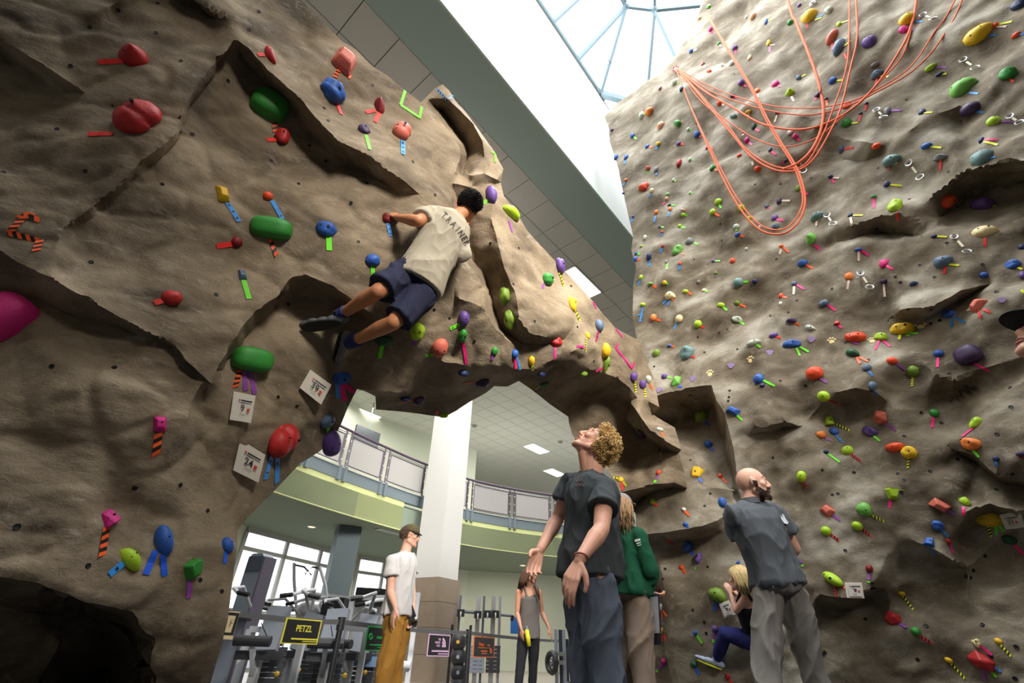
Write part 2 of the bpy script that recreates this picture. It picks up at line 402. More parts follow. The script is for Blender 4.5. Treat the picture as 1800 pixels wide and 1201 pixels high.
    for c0 in range(0, len(P), 3000):
        near[c0:c0+3000] = ((P[c0:c0+3000, None, :]-FBa[None])**2).sum(2).min(1) < (step*1.6)**2
    isC0 = isC.copy(); isC = isC | near
    for _ in range(4):
        sm = np.bincount(EA[:, 0], weights=off[EA[:, 1]], minlength=len(P))/cnt
        off = np.where(isC, off, .5*off+.5*sm)
    D = base(P)+off
    R = np.stack([(P[:, 0]-CX)/FPX, -(P[:, 1]-CY)/FPX, np.ones(len(P))], 1) @ CM.T
    W = R*D[:, None]; W[:, 2] += CAMH
    # sculpting displacement along the view-independent local normal
    W = W+0; nrm = np.zeros_like(W); TT = T
    fn = np.cross(W[TT[:, 1]]-W[TT[:, 0]], W[TT[:, 2]]-W[TT[:, 0]])
    for k in range(3): np.add.at(nrm, TT[:, k], fn)
    nrm /= np.linalg.norm(nrm, axis=1)[:, None]+1e-9
    sg = np.sign(np.sum(nrm*R, axis=1)); nrm *= -sg[:, None]
    dd = np.array([disp(Vector(W[i]), P[i]) for i in range(len(P))])
    # the sculpting fades at the rim so that the outline stays clean
    of_ = np.array([fine[i] for i in outf]); rim = np.ones(len(P))
    for c0 in range(0, len(P), 4000):
        d2 = ((P[c0:c0+4000, None, :]-of_[None])**2).sum(2).min(1); rim[c0:c0+4000] = np.clip(np.sqrt(d2)/45, .12, 1)
    W = W+nrm*(dd*rim)[:, None]
    # one light smoothing pass takes the saw-teeth off the creases
    for wt in (.45, .35):
        for ax in range(3):
            W[:, ax] = W[:, ax]+np.where((rim < .2) | isC0, 0, wt*1.3)*(np.bincount(EA[:, 0], weights=W[EA[:, 1], ax], minlength=len(P))/cnt-W[:, ax])
    # back face, pushed away and shrunk inward at the border
    n = len(P)
    cr = np.cross(W[T[:, 1]]-W[T[:, 0]], W[T[:, 2]]-W[T[:, 0]]); fl = np.sum(cr*(W[T[:, 0]]-[0, 0, CAMH]), axis=1) > 0
    T[fl] = T[fl][:, [0, 2, 1]]
    E3 = np.concatenate([T[:, [0, 1]], T[:, [1, 2]], T[:, [2, 0]]]); key = E3[:, 0]*n+E3[:, 1]; rev = E3[:, 1]*n+E3[:, 0]
    be = [tuple(e) for e in E3[~np.isin(key, rev)].tolist()]
    Rn = R/np.linalg.norm(R, axis=1)[:, None]; bs = sorted({i for e in be for i in e})
    inn = np.zeros((n, 2))
    for a, b in be:
        e = P[b]-P[a]; nn = np.array([-e[1], e[0]]); nn /= np.linalg.norm(nn)+1e-9
        inn[a] += nn; inn[b] += nn
    l = np.linalg.norm(inn, axis=1)[:, None]; inn = np.where(l > 0, inn/(l+1e-9), 0)
    c3 = np.stack([inn[:, 0], -inn[:, 1], np.zeros(n)], 1) @ CM.T
    # test sign: the inward direction should point to the centroid side of the adjoining triangle
    a, b = be[0]; tt = T[((T == a).any(1)) & ((T == b).any(1))][0]; cc = P[tt].mean(0)
    if np.dot(cc-P[a], inn[a]) < 0: c3 = -c3
    Bk = W+Rn*thick+c3*.10
    fr = [tuple(t) for t in T.tolist()]
    fb = [(t[0]+n, t[2]+n, t[1]+n) for t in fr]
    st = [(b, a, a+n, b+n) for a, b in be]
    me = bpy.data.meshes.new(name); me.from_pydata([tuple(x) for x in W]+[tuple(x) for x in Bk], [], fr+fb+st); me.update()
    o = link(name, me, m)
    me.polygons.foreach_set('use_smooth', [True]*len(fr)+[False]*(len(fb)+len(st)))
    try: me.set_sharp_from_angle(angle=math.radians(38))
    except Exception: pass
    bvh = BVHTree.FromPolygons([tuple(x) for x in W], fr)
    return o, bvh
D_ = lambda d: ('D', d)
baseL = RBF([(-400, -400, 3.1), (0, -350, 3.2), (450, -350, 4.1), (-400, 300, 2.2), (-400, 1000, 1.7), (-400, 1450, 1.6), (0, 100, 2.8), (0, 600, 2.2), (0, 1000, 1.95), (0, 1450, 2.0), (250, 100, 3.0), (250, 500, 2.6),
             (250, 1000, 2.35), (400, 1100, 2.65), (360, 1450, 2.7), (420, 700, 2.9), (500, 200, 3.4), (600, 0, 3.9), (500, 500, 3.2), (620, 600, 3.5), (700, 350, 3.6), (770, 170, 4.2), (850, 450, 4.0), (800, 620, 4.0),
             (900, 640, 4.3), (1000, 500, 4.8), (1023, 609, 4.7), (1150, 690, 5.5), (1080, 560, 5.2), (1198, 791, 5.0), (1080, 850, 5.1), (780, 730, 4.7), (1000, 740, 5.2)])
outL = [(-400, -400, 0), (380, -400, 0), (470, -150, 0), (530, 0, 0), (550, 22, 0), (570, 40, 0), (600, 72, 0), (627, 88, 0), (653, 115, 0), (680, 132, 0), (707, 155, 0), (740, 180, 0),
        (765, 155, 0), (778, 148, 0), (790, 160, 0), (800, 177, 0), (818, 197, 0), (843, 230, 0), (867, 263, 0), (885, 297, 0), (880, 321, .03), (886, 345, .0), (907, 372, 0), (927, 405, 0), (942, 422, 0), (970, 452, 0), (992, 475, 0), (1020, 505, 0),
        (1040, 527, 0), (1060, 552, 0), (1082, 577, 0), (1102, 588, 0), (1125, 600, 0), (1135, 635, 0), (1149, 664, 0), (1159, 716, -.05),
        (1149, 729, .15), (1157, 735, .0), (1186, 752, 0), (1198, 791, -.05), (1193, 796, 0), (1203, 830, D_(4.95)), (1208, 858, D_(4.9)), (1190, 885, D_(5.3)), (1150, 915, D_(5.35)), (1118, 905, D_(5.35)),
        (1091, 866, D_(5.12)), (1071, 830, D_(5.45)), (1035, 800, D_(5.5)), (1013, 774, D_(5.55)), (1006, 764, D_(5.55)), (1000, 743, D_(5.55)), (999, 733, D_(5.5)), (967, 711, D_(5.2)), (934, 685, D_(4.75)), (912, 670, D_(4.5)),
        (892, 680, D_(4.62)), (869, 679, D_(4.6)), (856, 690, D_(4.65)), (827, 706, D_(4.72)), (803, 722, D_(4.75)), (780, 734, D_(4.7)), (733, 727, D_(4.5)), (696, 723, D_(4.3)), (661, 720, D_(4.15)), (660, 697, D_(3.95)), (640, 687, D_(3.75)),
        (628, 684, D_(3.62)), (612, 715, .02), (600, 745, .03), (585, 775, .05), (560, 795, .05), (528, 815, .05), (490, 855, .05), (452, 893, .05), (432, 914, .06), (417, 932, .06), (418, 960, .02), (410, 1020, 0), (400, 1090, 0), (388, 1140, 0), (370, 1201, 0), (350, 1300, 0), (340, 1450, 0), (-400, 1450, 0)]
lip = [(628, 684, -.02), (640, 659, -.05), (672, 628, -.06), (705, 600, -.06), (740, 610, -.08), (759, 623, -.08), (780, 635, -.1), (820, 641, -.1), (871, 641, -.1), (908, 650, -.1), (941, 649, -.1), (974, 630, -.1), (1000, 619, -.1), (1023, 609, -.12),
       (1018, 631, -.08), (1037, 650, -.08), (1060, 655, -.06), (1087, 666, -.06), (1108, 683, -.06), (1121, 700, -.06), (1132, 701, -.1), (1159, 716, -.05)]
linesL = [lip,
  # slab edge running down from the top, a step facing right
  [(415, 68, -.10), (370, 118, -.10), (335, 170, -.10), (305, 232, -.10), (262, 272, -.10), (205, 333, -.09), (176, 352, -.08), (120, 396, -.07), (104, 412, -.07), (35, 462, -.08)],
  [(418, 84, .06), (385, 122, .02), (346, 178, .0), (316, 238, .0), (272, 284, .0), (220, 336, .0), (190, 364, .0), (140, 402, -.02), (104, 412, -.07)],
  # dark wedge top left
  [(-200, -20, -.16), (0, 62, -.16), (50, 98, -.14), (100, 130, -.1), (150, 163, -.03)], [(-200, 40, .12), (0, 100, .12), (60, 140, .1), (108, 164, .04), (150, 163, -.03)],
  [(290, -40, -.08), (325, -12, -.10), (365, 10, -.1), (400, 34, -.08)], [(300, -14, .04), (338, 4, .08), (372, 30, .06), (400, 34, -.08)],
  # long dark ledge under the upper slab
  [(415, 68, -.10), (450, 99, -.13), (483, 133, -.14), (527, 173, -.14), (560, 213, -.14), (593, 247, -.14), (650, 274, -.13), (683, 300, -.12), (715, 322, -.09), (738, 342, -.04)],
  [(418, 84, .06), (428, 108, .12), (453, 136, .15), (480, 163, .16), (508, 192, .16), (532, 228, .17), (566, 256, .17), (600, 285, .15), (650, 307, .13), (692, 332, .07), (738, 342, -.04)],
  # faint crease
  [(-150, 190, 0), (0, 245, -.03), (60, 290, -.04), (120, 310, -.04), (176, 352, -.08)],
  # mid-left ledge
  [(-200, 400, -.1), (0, 440, -.1), (35, 462, -.08), (90, 490, -.12), (160, 530, -.12), (200, 551, -.1), (250, 580, -.07), (290, 600, -.05), (340, 645, -.05), (372, 675, -.04)],
  [(-200, 480, .08), (0, 508, .08), (60, 525, .08), (100, 541, .08), (150, 562, .07), (220, 578, .03), (262, 596, .0), (296, 612, .01), (340, 655, .01), (372, 675, -.04)],
  # crack down to the notch
  [(372, 675, -.04), (360, 700, .06), (366, 740, .05), (352, 770, .03), (384, 830, .05), (400, 870, .06), (432, 914, .06)],
  [(352, 676, -.02), (330, 735, -.05), (300, 790, -.04), (255, 850, -.02)],
  # slab edge beside the hollow where his feet are
  [(372, 675, -.04), (388, 640, -.05), (422, 580, -.06), (462, 540, -.06), (500, 512, -.06), (512, 490, -.05), (500, 476, -.02)],
  [(392, 668, .05), (404, 640, .08), (436, 590, .10), (474, 556, .13), (512, 530, .18), (540, 515, .22)],
  # hollow roof edge
  [(500, 476, -.02), (540, 485, -.06), (587, 503, -.07), (617, 523, -.06), (650, 548, -.02), (690, 575, 0)],
  [(540, 515, .22), (580, 530, .20), (620, 548, .14), (660, 575, .05), (690, 575, 0)],
  [(690, 575, 0), (705, 600, -.06)],
  # black channel, upper
  [(765, 155, 0), (785, 172, -.04), (806, 192, -.05), (832, 218, -.05), (848, 248, -.05), (852, 275, -.05), (851, 303, -.03)],
  [(753, 175, .0), (776, 196, .26), (799, 227, .30), (818, 252, .30), (823, 268, .30), (814, 302, .26)], [(748, 184, .0), (768, 206, .04), (789, 234, .02), (806, 258, .0), (810, 272, .0), (802, 302, .0)],
  [(802, 302, .0), (814, 304, .1), (830, 308, -.06), (851, 305, -.10), (874, 316, -.06)], [(796, 322, .02), (830, 328, .0), (862, 322, .0)],
  # channel, lower
  [(862, 322, .0), (866, 350, -.03), (865, 385, -.06), (875, 425, -.07), (883, 460, -.08), (893, 486, -.09), (905, 512, -.10), (910, 540, -.11), (912, 560, -.12), (930, 584, -.14), (960, 592, -.14), (985, 580, -.1), (1004, 577, -.06)],
  [(796, 322, .02), (806, 360, .22), (815, 400, .32), (826, 448, .34), (848, 476, .32), (861, 512, .30), (867, 545, .26), (884, 578, .22), (910, 600, .12), (950, 606, .04), (990, 596, .0), (1004, 577, -.06)],
  [(796, 322, .02), (790, 370, .02), (800, 420, .06), (812, 455, .05), (836, 482, .02), (849, 514, .0), (854, 546, -.02), (868, 580, -.02), (900, 606, -.01)],
  [(800, 462, .03), (800, 500, .05), (797, 560, .05), (795, 625, .0)],
  [(806, 524, -.04), (825, 530, -.05), (848, 540, -.05)],
  # relief right of the channel
  [(886, 345, 0), (905, 400, -.04), (935, 450, -.02), (955, 490, .0), (1010, 540, -.03), (1030, 590, -.02), (1023, 609, -.12)],
  [(1030, 590, -.02), (1075, 605, -.03), (1110, 640, -.03), (1121, 700, -.06)],
  # underside creases
  [(628, 684, -.02), (720, 690, D_(4.05)), (790, 680, D_(4.25)), (860, 662, D_(4.3)), (908, 650, -.1)], 
  [(941, 649, -.1), (975, 672, D_(4.8)), (1030, 690, D_(5.35)), (1080, 705, D_(5.55)), (1106, 712, D_(5.6))],
  # blades on the right pillar
  [(1121, 700, -.06), (1108, 706, D_(5.4)), (1121, 726, D_(5.1)), (1143, 757, D_(5.02)), (1173, 778, D_(4.97)), (1198, 791, -.05)],
  [(1106, 712, D_(5.6)), (1100, 740, D_(5.72)), (1128, 772, D_(5.7)), (1160, 790, D_(5.5)), (1193, 796, 0)],
  [(1163, 794, D_(5.2)), (1170, 820, D_(5.0)), (1186, 848, D_(4.92)), (1208, 858, D_(4.9))],
  [(1128, 772, D_(5.7)), (1115, 815, D_(5.5)), (1100, 845, D_(5.28))],
  [(1091, 866, D_(5.12)), (1121, 858, D_(4.95)), (1150, 850, D_(4.9)), (1186, 848, D_(4.92))],
  [(1113, 885, D_(5.35)), (1150, 872, D_(5.35)), (1180, 870, D_(5.28)), (1208, 858, D_(4.9))],
  # cave at the bottom left
  [(-400, 960, -.06), (0, 1003, -.08), (60, 1018, -.08), (125, 1042, -.08), (175, 1063, -.08), (215, 1066, -.08), (243, 1087, -.07), (262, 1120, -.05), (268, 1160, -.03), (272, 1230, 0), (262, 1450, 0)],
  [(-400, 1030, .5), (0, 1070, .55), (60, 1072, .55), (118, 1078, .6), (180, 1090, .7), (215, 1100, .7), (235, 1130, .6), (246, 1165, .5), (248, 1230, .4), (240, 1450, .4)],
  [(118, 1078, .6), (100, 1130, .5), (72, 1201, .45), (50, 1300, .4), (20, 1450, .4)], [(180, 1090, .7), (170, 1201, 1.0), (160, 1450, 1.0)],
]
ptsL = [(100, -100, 0), (300, 60, -.05), (200, 200, -.06), (100, 60, -.1), (-100, 300, -.05), (100, 230, -.05), (340, 300, 0), (470, 330, .02), (620, 330, .03), (300, 420, 0), (420, 450, .02), (560, 430, .0), (240, 480, 0), (150, 460, -.02),
        (600, 180, 0), (700, 240, -.03), (520, 80, .02), (460, 30, -.02), (660, 420, .02), (750, 300, .02), (720, 400, .0), (740, 480, 0), (100, 640, .0), (220, 680, -.02), (60, 760, .02), (180, 820, .0), (100, 900, -.03), (250, 920, .02),
        (330, 880, .0), (330, 980, -.03), (350, 1080, 0), (460, 640, .06), (560, 620, .08), (500, 700, .02), (440, 780, -.02), (540, 740, 0), (470, 840, .0), (600, 660, .02), (740, 540, 0), (850, 600, 0), (940, 540, -.08), (920, 450, -.06), (1060, 590, -.03)]
def fbm(p, sc, oct=4, lac=2.1, gain=.5):
    a = 1; s = 0; q = p*sc
    for _ in range(oct):
        s += a*noise.noise(q); a *= gain; q = q*lac
    return s
def dispL(p, uv):
    q = Vector((p.x+.35*p.z, p.y*1.0, p.z*1.7-.7*p.x))
    a = .030*fbm(q, 1.3, 3)+.012*fbm(q+Vector((9, 3, 1)), 6, 3)
    r = 1-abs(noise.noise(q*2.3+Vector((4, 4, 4)))); a -= .02*max(0, r-.86)/.14
    return a
wallL, bvhL = relief(outL, linesL, ptsL, baseL, 4.3, dispL, 'boulder_arch', M_rockL)
tag(wallL, 'brown sculpted concrete bouldering wall and arch filling the left', 'climbing wall')
# ---- the tall wall on the right
PN = np.array([.66, .75, 0]); PC = 5.09
def baseR(uv):
    uv = np.atleast_2d(np.array(uv, float))
    R = np.stack([(uv[:, 0]-CX)/FPX, -(uv[:, 1]-CY)/FPX, np.ones(len(uv))], 1) @ CM.T
    return PC/(R @ PN)
outR = [(1062, 205, 0), (1067, 196, 0), (1085, 180, 0), (1108, 165, 0), (1130, 148, 0), (1155, 130, 0), (1172, 112, 0), (1190, 95, 0), (1205, 70, 0), (1215, 45, 0), (1230, 20, 0), (1245, -20, 0), (1290, -200, 0), (1340, -420, 0), (2250, -420, -.4), (2250, 1450, -.3),
        (1105, 1450, .1), (1108, 1300, .1), (1116, 1201, .1), (1122, 1050, .1), (1120, 960, .05), (1116, 878, .05), (1118, 780, .1), (1122, 690, .1), (1128, 640, 0), (1112, 560, 0), (1113, 505, .03), (1118, 470, 0), (1110, 440, .0), (1113, 415, .0), (1098, 350, 0), (1088, 300, 0), (1072, 250, 0), (1070, 225, 0)]
linesR = [
  # alcove roof and right side
  [(1122, 706, -.12), (1159, 694, -.12), (1205, 684, -.12), (1250, 677, -.12), (1272, 720, -.10), (1285, 770, -.08), (1298, 850, -.05), (1305, 900, .0)],
  [(1130, 745, .50), (1180, 742, .50), (1225, 730, .50), (1252, 718, .48), (1262, 740, .40), (1276, 790, .28), (1288, 850, .15), (1305, 900, .0)],
  # bulging ledge lower left, dark gap beneath
  [(1116, 878, .05), (1150, 868, -.05), (1200, 862, -.1), (1240, 856, -.05), (1290, 862, 0)],
  [(1118, 940, -.15), (1150, 938, -.18), (1200, 932, -.2), (1235, 925, -.18), (1262, 915, -.1), (1286, 898, .0)],
  [(1120, 962, .15), (1150, 958, .18), (1200, 955, .18), (1240, 950, .12), (1270, 935, .06), (1286, 898, .0)],
  [(1156, 956, .18), (1162, 1000, .02), (1180, 1080, .0), (1190, 1160, .0), (1200, 1250, 0)], [(1146, 958, .18), (1150, 1000, .14), (1166, 1080, .12), (1176, 1160, .12), (1184, 1250, .1)],
  # dark cavities and ledges on the big wall
  [(1600, 235, -.15), (1640, 205, -.18), (1685, 188, -.16), (1720, 196, -.12), (1690, 215, -.02)], 
  [(1640, 345, -.12), (1700, 300, -.22), (1745, 290, -.25), (1800, 282, -.3), (1900, 270, -.2)], [(1650, 385, .12), (1700, 345, .2), (1752, 330, .22), (1800, 318, .25), (1900, 300, .2)],
  [(1500, 395, -.1), (1560, 375, -.18), (1600, 380, -.15), (1620, 400, -.05)], [(1500, 425, .05), (1555, 412, .18), (1600, 418, .15), (1620, 400, -.05)],
  [(1560, 430, -.02), (1640, 420, -.05), (1720, 425, -.05), (1800, 400, -.05)],
  [(1475, 240, -.1), (1520, 250, -.12), (1545, 255, -.1)], [(1480, 280, .05), (1520, 285, .08), (1550, 272, .02)],
  [(1330, 745, -.1), (1380, 738, -.12), (1412, 748, -.06)], [(1340, 758, .08), (1380, 752, .1), (1412, 748, -.06)],
  [(1470, 690, -.15), (1505, 682, -.18), (1540, 690, -.12), (1560, 705, -.02)], [(1475, 712, .06), (1510, 712, .1), (1545, 712, .05), (1560, 705, -.02)],
  [(1670, 780, -.02), (1720, 800, -.1), (1760, 822, -.12), (1800, 838, -.1), (1900, 850, 0)], [(1680, 790, .03), (1720, 815, .1), (1765, 838, .12), (1800, 850, .1), (1900, 870, 0)],
  [(1440, 1048, -.1), (1480, 1052, -.18), (1530, 1045, -.12), (1560, 1040, -.02)], [(1445, 1070, .05), (1480, 1075, .1), (1530, 1062, .08), (1560, 1040, -.02)],
  [(1575, 952, -.04), (1605, 948, -.07), (1650, 970, -.10), (1680, 988, -.08), (1700, 1000, -.02)], [(1590, 985, .02), (1620, 984, .06), (1650, 1000, .07), (1680, 1005, .04), (1700, 1000, -.02)],
  [(1680, 930, -.02), (1700, 900, -.1), (1740, 885, -.12), (1790, 900, -.1), (1900, 900, 0)], [(1690, 945, .06), (1712, 920, .1), (1745, 905, .1), (1780, 935, .1)],
  [(1580, 545, -.12), (1640, 540, -.16), (1690, 510, -.14), (1740, 500, -.05)], [(1560, 560, .0), (1630, 565, .08), (1690, 530, .06), (1740, 500, -.05)],
  [(1640, 655, -.1), (1680, 670, -.14), (1700, 660, -.1)], [(1630, 700, .02), (1670, 705, .08), (1710, 680, .02)],
]
ptsR = [(1200, 300, 0), (1350, 200, -.05), (1400, 60, .1), (1320, 110, .18), (1360, 90, .2), (1500, 60, -.1), (1450, 150, 0), (1600, 130, -.1), (1250, 450, .06), (1340, 480, .05), (1400, 440, .12), (1300, 380, -.05), (1200, 560, -.02), (1300, 620, -.04),
        (1450, 560, 0), (1400, 660, -.05), (1350, 820, .0), (1450, 900, -.05), (1350, 1000, 0), (1230, 820, .12), (1200, 790, .15), (1200, 1040, .02), (1260, 1100, .0), (1400, 1130, .02), (1600, 850, -.06), (1560, 1100, .02), (1700, 1100, -.02),
        (1650, 1180, 0), (1750, 500, -.1), (1720, 700, -.12), (1700, 350, .15), (1560, 300, -.02), (1500, 330, -.05), (1900, 600, -.15), (2000, 200, -.3), (1600, 450, .0), (1600, 620, -.04)]
def dispR(p, uv):
    s = -p.x*.75+p.y*.66; q = Vector((s+.25*p.z, 0, p.z*1.0))
    qa = Vector((s*.9-.35*p.z, .3, p.z*1.35+.45*s))
    n1 = fbm(qa, 1.1, 4); n2 = 1-abs(noise.noise(qa*1.9+Vector((3, 7, 2)))); n3 = fbm(q+Vector((2, 2, 2)), 5.5, 3)
    a = .115*n1+.045*(n2**3-.4)*max(0, min(1, .6+n1))+.014*n3
    cc = noise.voronoi(q*1.7+Vector((5, 0, 1)))[0][0]; a -= .06*max(0, 1-cc/.2)
    k = 1.0
    k -= .65*max(0, min(1, (1340-uv[0])/60))*max(0, min(1, (uv[1]-620)/60))
    return a*k
wallR, bvhR = relief(outR, linesR, ptsR, baseR, 4.6, dispR, 'climbing_tower', M_rockR, thick=.8)
tag(wallR, 'tall tan sculpted concrete climbing wall rising to the skylight on the right', 'climbing wall')
# ================================================================ balcony, pillar, ground floor behind the arch
BC = [(-7.4, 4.6), (-6.3, 6.3), (-5.5, 7.75), (-4.78, 9.05), (-4.15, 10.25), (-3.4, 11.5), (-2.4, 12.95), (-1.2, 14.25), (.3, 15.2), (2.0, 15.9), (4.0, 16.5), (6.5, 17.0)]
def cat_curve(C, n=10):
    C = [Vector((*p, 0)) for p in C]; out = []
    for i in range(len(C)-1):
        p0, p1, p2, p3 = C[max(0, i-1)], C[i], C[i+1], C[min(len(C)-1, i+2)]
        for k in range(n):
            t = k/n; out.append(.5*((2*p1)+(p2-p0)*t+(2*p0-5*p1+4*p2-p3)*t*t+(3*p1-p0-3*p2+p3)*t**3))
    return out+[C[-1]]
BCV = cat_curve(BC)
def bc_at_u(u, z):
    best = None
    for i in range(len(BCV)-1):
        for k in range(10):
            p = BCV[i].lerp(BCV[i+1], k/10); q = proj((p.x, p.y, z))
            if q[2] > 0 and (best is None or abs(q[0]-u) < best[0]): best = (abs(q[0]-u), p.copy(), (BCV[i+1]-BCV[i]).normalized(), i+k/10)
    return best[1:]
def strip(z0, z1, off, thick, i0=0, i1=None):
    """band following the balcony curve; off = distance towards the hall"""
    seg = BCV[i0:i1]; mb = MB(); vs = []
    for i, p in enumerate(seg):
        t = (seg[min(i+1, len(seg)-1)]-seg[max(i-1, 0)]).normalized(); n = Vector((t.y, -t.x, 0))
        for o_, z in ((off, z0), (off, z1), (off-thick, z1), (off-thick, z0)): vs.append((p.x+n.x*o_, p.y+n.y*o_, z))
    fs = [(4*i+k, 4*i+(k+1) % 4, 4*i+4+(k+1) % 4, 4*i+4+k) for i in range(len(seg)-1) for k in range(4)]
    fs += [(3, 2, 1, 0), tuple(4*(len(seg)-1)+k for k in range(4))]
    return mb.add(vs, fs)
iL = int(bc_at_u(711, 3.4)[2]); iR = int(bc_at_u(812, 3.4)[2])
struct(strip(3.1, 3.8, 0, .05, 0, iL+1), 'trim_3', M_lime)
struct(strip(3.1, 3.8, 0, .05, iR), 'trim_4', M_lime)
struct(strip(3.1, 3.82, -.35, .2, iL-2, iR+3), 'trim_5', mat('pale_recess_paint', (188, 194, 188), .6))
# balcony slab with its olive soffit
sl = MB(); poly = [(p.x, p.y, 3.1) for p in BCV]+[(9, 20.5, 3.1), (3, 20.5, 3.1), (-1.4, 19.6, 3.1), (-3.6, 18.1, 3.1), (-5.0, 16.6, 3.1), (-5.5, 16.0, 3.1), (-6.85, 12.7, 3.1), (-7.45, 10.5, 3.1), (-7.5, 4.6, 3.1)]
sl.prism([Vector(p)+Vector((0, 0, .02)) for p in poly][::-1], (0, 0, .55)); struct(sl, 'ceiling_soffit', M_soff)
struct(strip(3.8, 4.06, .02, .12), 'trim_6', M_steel)
struct(strip(4.06, 4.09, .05, .16), 'trim_7', mat('pale_metal_lip', (205, 208, 205), .35, metal=.3))
rail = empty('balcony_railing', tuple(BCV[40]), 'curved balcony railing with purple tube rail and grey mesh panels behind the pillar', 'railing')
M_purp = mat('aubergine_painted_tube', (92, 76, 98), .35, metal=.2)
M_mesh = mat('perforated_mauve_grey_panel', (176, 172, 174), .5, alpha=.8)
rt_ = MB(); rt_.tube([(p.x, p.y, 5.0) for p in BCV], .035, 8); rt_.build('top_rail', M_purp, rail, True)
rt_ = MB(); rt_.tube([(p.x, p.y, 4.92) for p in BCV], .014, 6); rt_.build('second_rail', mat('pale_steel_rail', (190, 192, 192), .3, metal=.6), rail)
us = [545, 608, 677, 748, 826, 900, 971, 1040, 1106]
posts = [bc_at_u(u, 4.5) for u in us]
for k, (p, t, i) in enumerate(posts):
    n = Vector((t.y, -t.x, 0))
    for s in (-1, 1):
        q = p+t*s*.085; pb = MB().tube([(q.x, q.y, 4.05), (q.x, q.y, 5.0)], .026, 8).build('post', M_purp, rail)
        for z in (4.25, 4.5, 4.75): MB().ball((q.x+n.x*.025, q.y+n.y*.025, z), .018, 4).build('bolt', M_lframe, pb)
        MB().box((q.x+n.x*.05, q.y+n.y*.05, 3.93), (.08, .07, .34), math.atan2(t.y, t.x)).build('bracket', M_steel, rail)
    if k+1 < len(posts):
        i0, i1 = i, posts[k+1][2]; mb = MB(); vs = []
        N_ = 6
        for a in range(N_+1):
            ii = i0+(i1-i0)*a/N_; j = int(ii); pp = BCV[j].lerp(BCV[min(j+1, len(BCV)-1)], ii-j)
            tt = (posts[k+1][0]-p).normalized(); pp = pp+tt*(.14 if a == 0 else (-.14 if a == N_ else 0))
            vs += [(pp.x, pp.y, 4.17), (pp.x, pp.y, 4.87)]
        mb.add(vs, [(2*a, 2*a+2, 2*a+3, 2*a+1) for a in range(N_)])
        me = mb.mesh(); o = link('infill_panel', me, M_mesh, rail)
        md = MB(); md.tube([vs[2*a] for a in range(N_+1)], .014, 6); md.tube([vs[2*a+1] for a in range(N_+1)], .014, 6); md.tube([vs[0], vs[1]], .012, 6); md.tube([vs[-2], vs[-1]], .012, 6)
        md.build('panel_frame', M_purp, rail)
# the big pillar
pc = atY(768, 1000, 12.2); pcx, pcy = pc.x, pc.y; PR = math.radians(-31)
zst = atY(760, 1015, 11.8).z
struct(MB().box((pcx, pcy, zst+(CZ+.2-zst)/2), (.74, .74, CZ+.2-zst), PR), 'pillar_shaft', mat('pillar_white_paint', (206, 206, 204), .65, bump=.05))
pst = struct(MB().box((pcx, pcy, zst/2), (.80, .80, zst), PR), 'pillar_base', mat('stone_grout', (96, 88, 78), .9))
M_stone = mat('brown_limestone_panel', (142, 126, 110), .6, bump=.2, bscale=25, var=.18, vscale=5)
for k in range(4):
    R3 = Matrix.Rotation(PR+k*math.pi/2, 3, 'Z')
    for r_ in range(4):
        h = zst/4; c = R3 @ Vector((0, -.41, 0)); c = Vector((pcx+c.x, pcy+c.y, (r_+.5)*h))
        MB().box(c, (.835, .03, h-.008), M=R3).build('stone_panel', M_stone, pst)
# second dark column and the far walls with their glazing
M_slate = mat('dark_slate_paint', (78, 92, 98), .6)
M_pale = mat('pale_green_wall', (206, 210, 190), .7)
M_wf = mat('window_frame_grey', (168, 168, 164), .5)
c2 = atY(598, 1000, 12.5)
struct(MB().box((c2.x, c2.y, 1.55), (.55, .55, 3.1), .5), 'pillar_dark', M_slate)
def wallseg(mb, a, b, z0, z1, th=.2):
    a = Vector((*a, 0)); b = Vector((*b, 0)); t = (b-a).normalized(); n = Vector((-t.y, t.x, 0))*th
    mb.prism([(a.x, a.y, z0), (b.x, b.y, z0), (b.x+n.x, b.y+n.y, z0), (a.x+n.x, a.y+n.y, z0)], (0, 0, z1-z0))
W0, W1, W2, W3, W4, W5, W6 = (-7.3, 10.5), (-6.75, 12.75), (-5.35, 16.1), (-4.85, 16.7), (-3.6, 18.0), (-1.4, 19.5), (3.0, 20.4)
a = MB(); wallseg(a, W0, W1, 0, 3.15); struct(a, 'wall_front_left', M_pale)
a = MB(); wallseg(a, W2, W3, 0, 3.15); struct(a, 'wall_front_mid', M_pale)
a = MB(); wallseg(a, W4, W5, 0, 3.15); wallseg(a, W5, W6, 0, 3.15); wallseg(a, W6, (9, 20.4), 0, 3.15); struct(a, 'wall_front', M_pale)
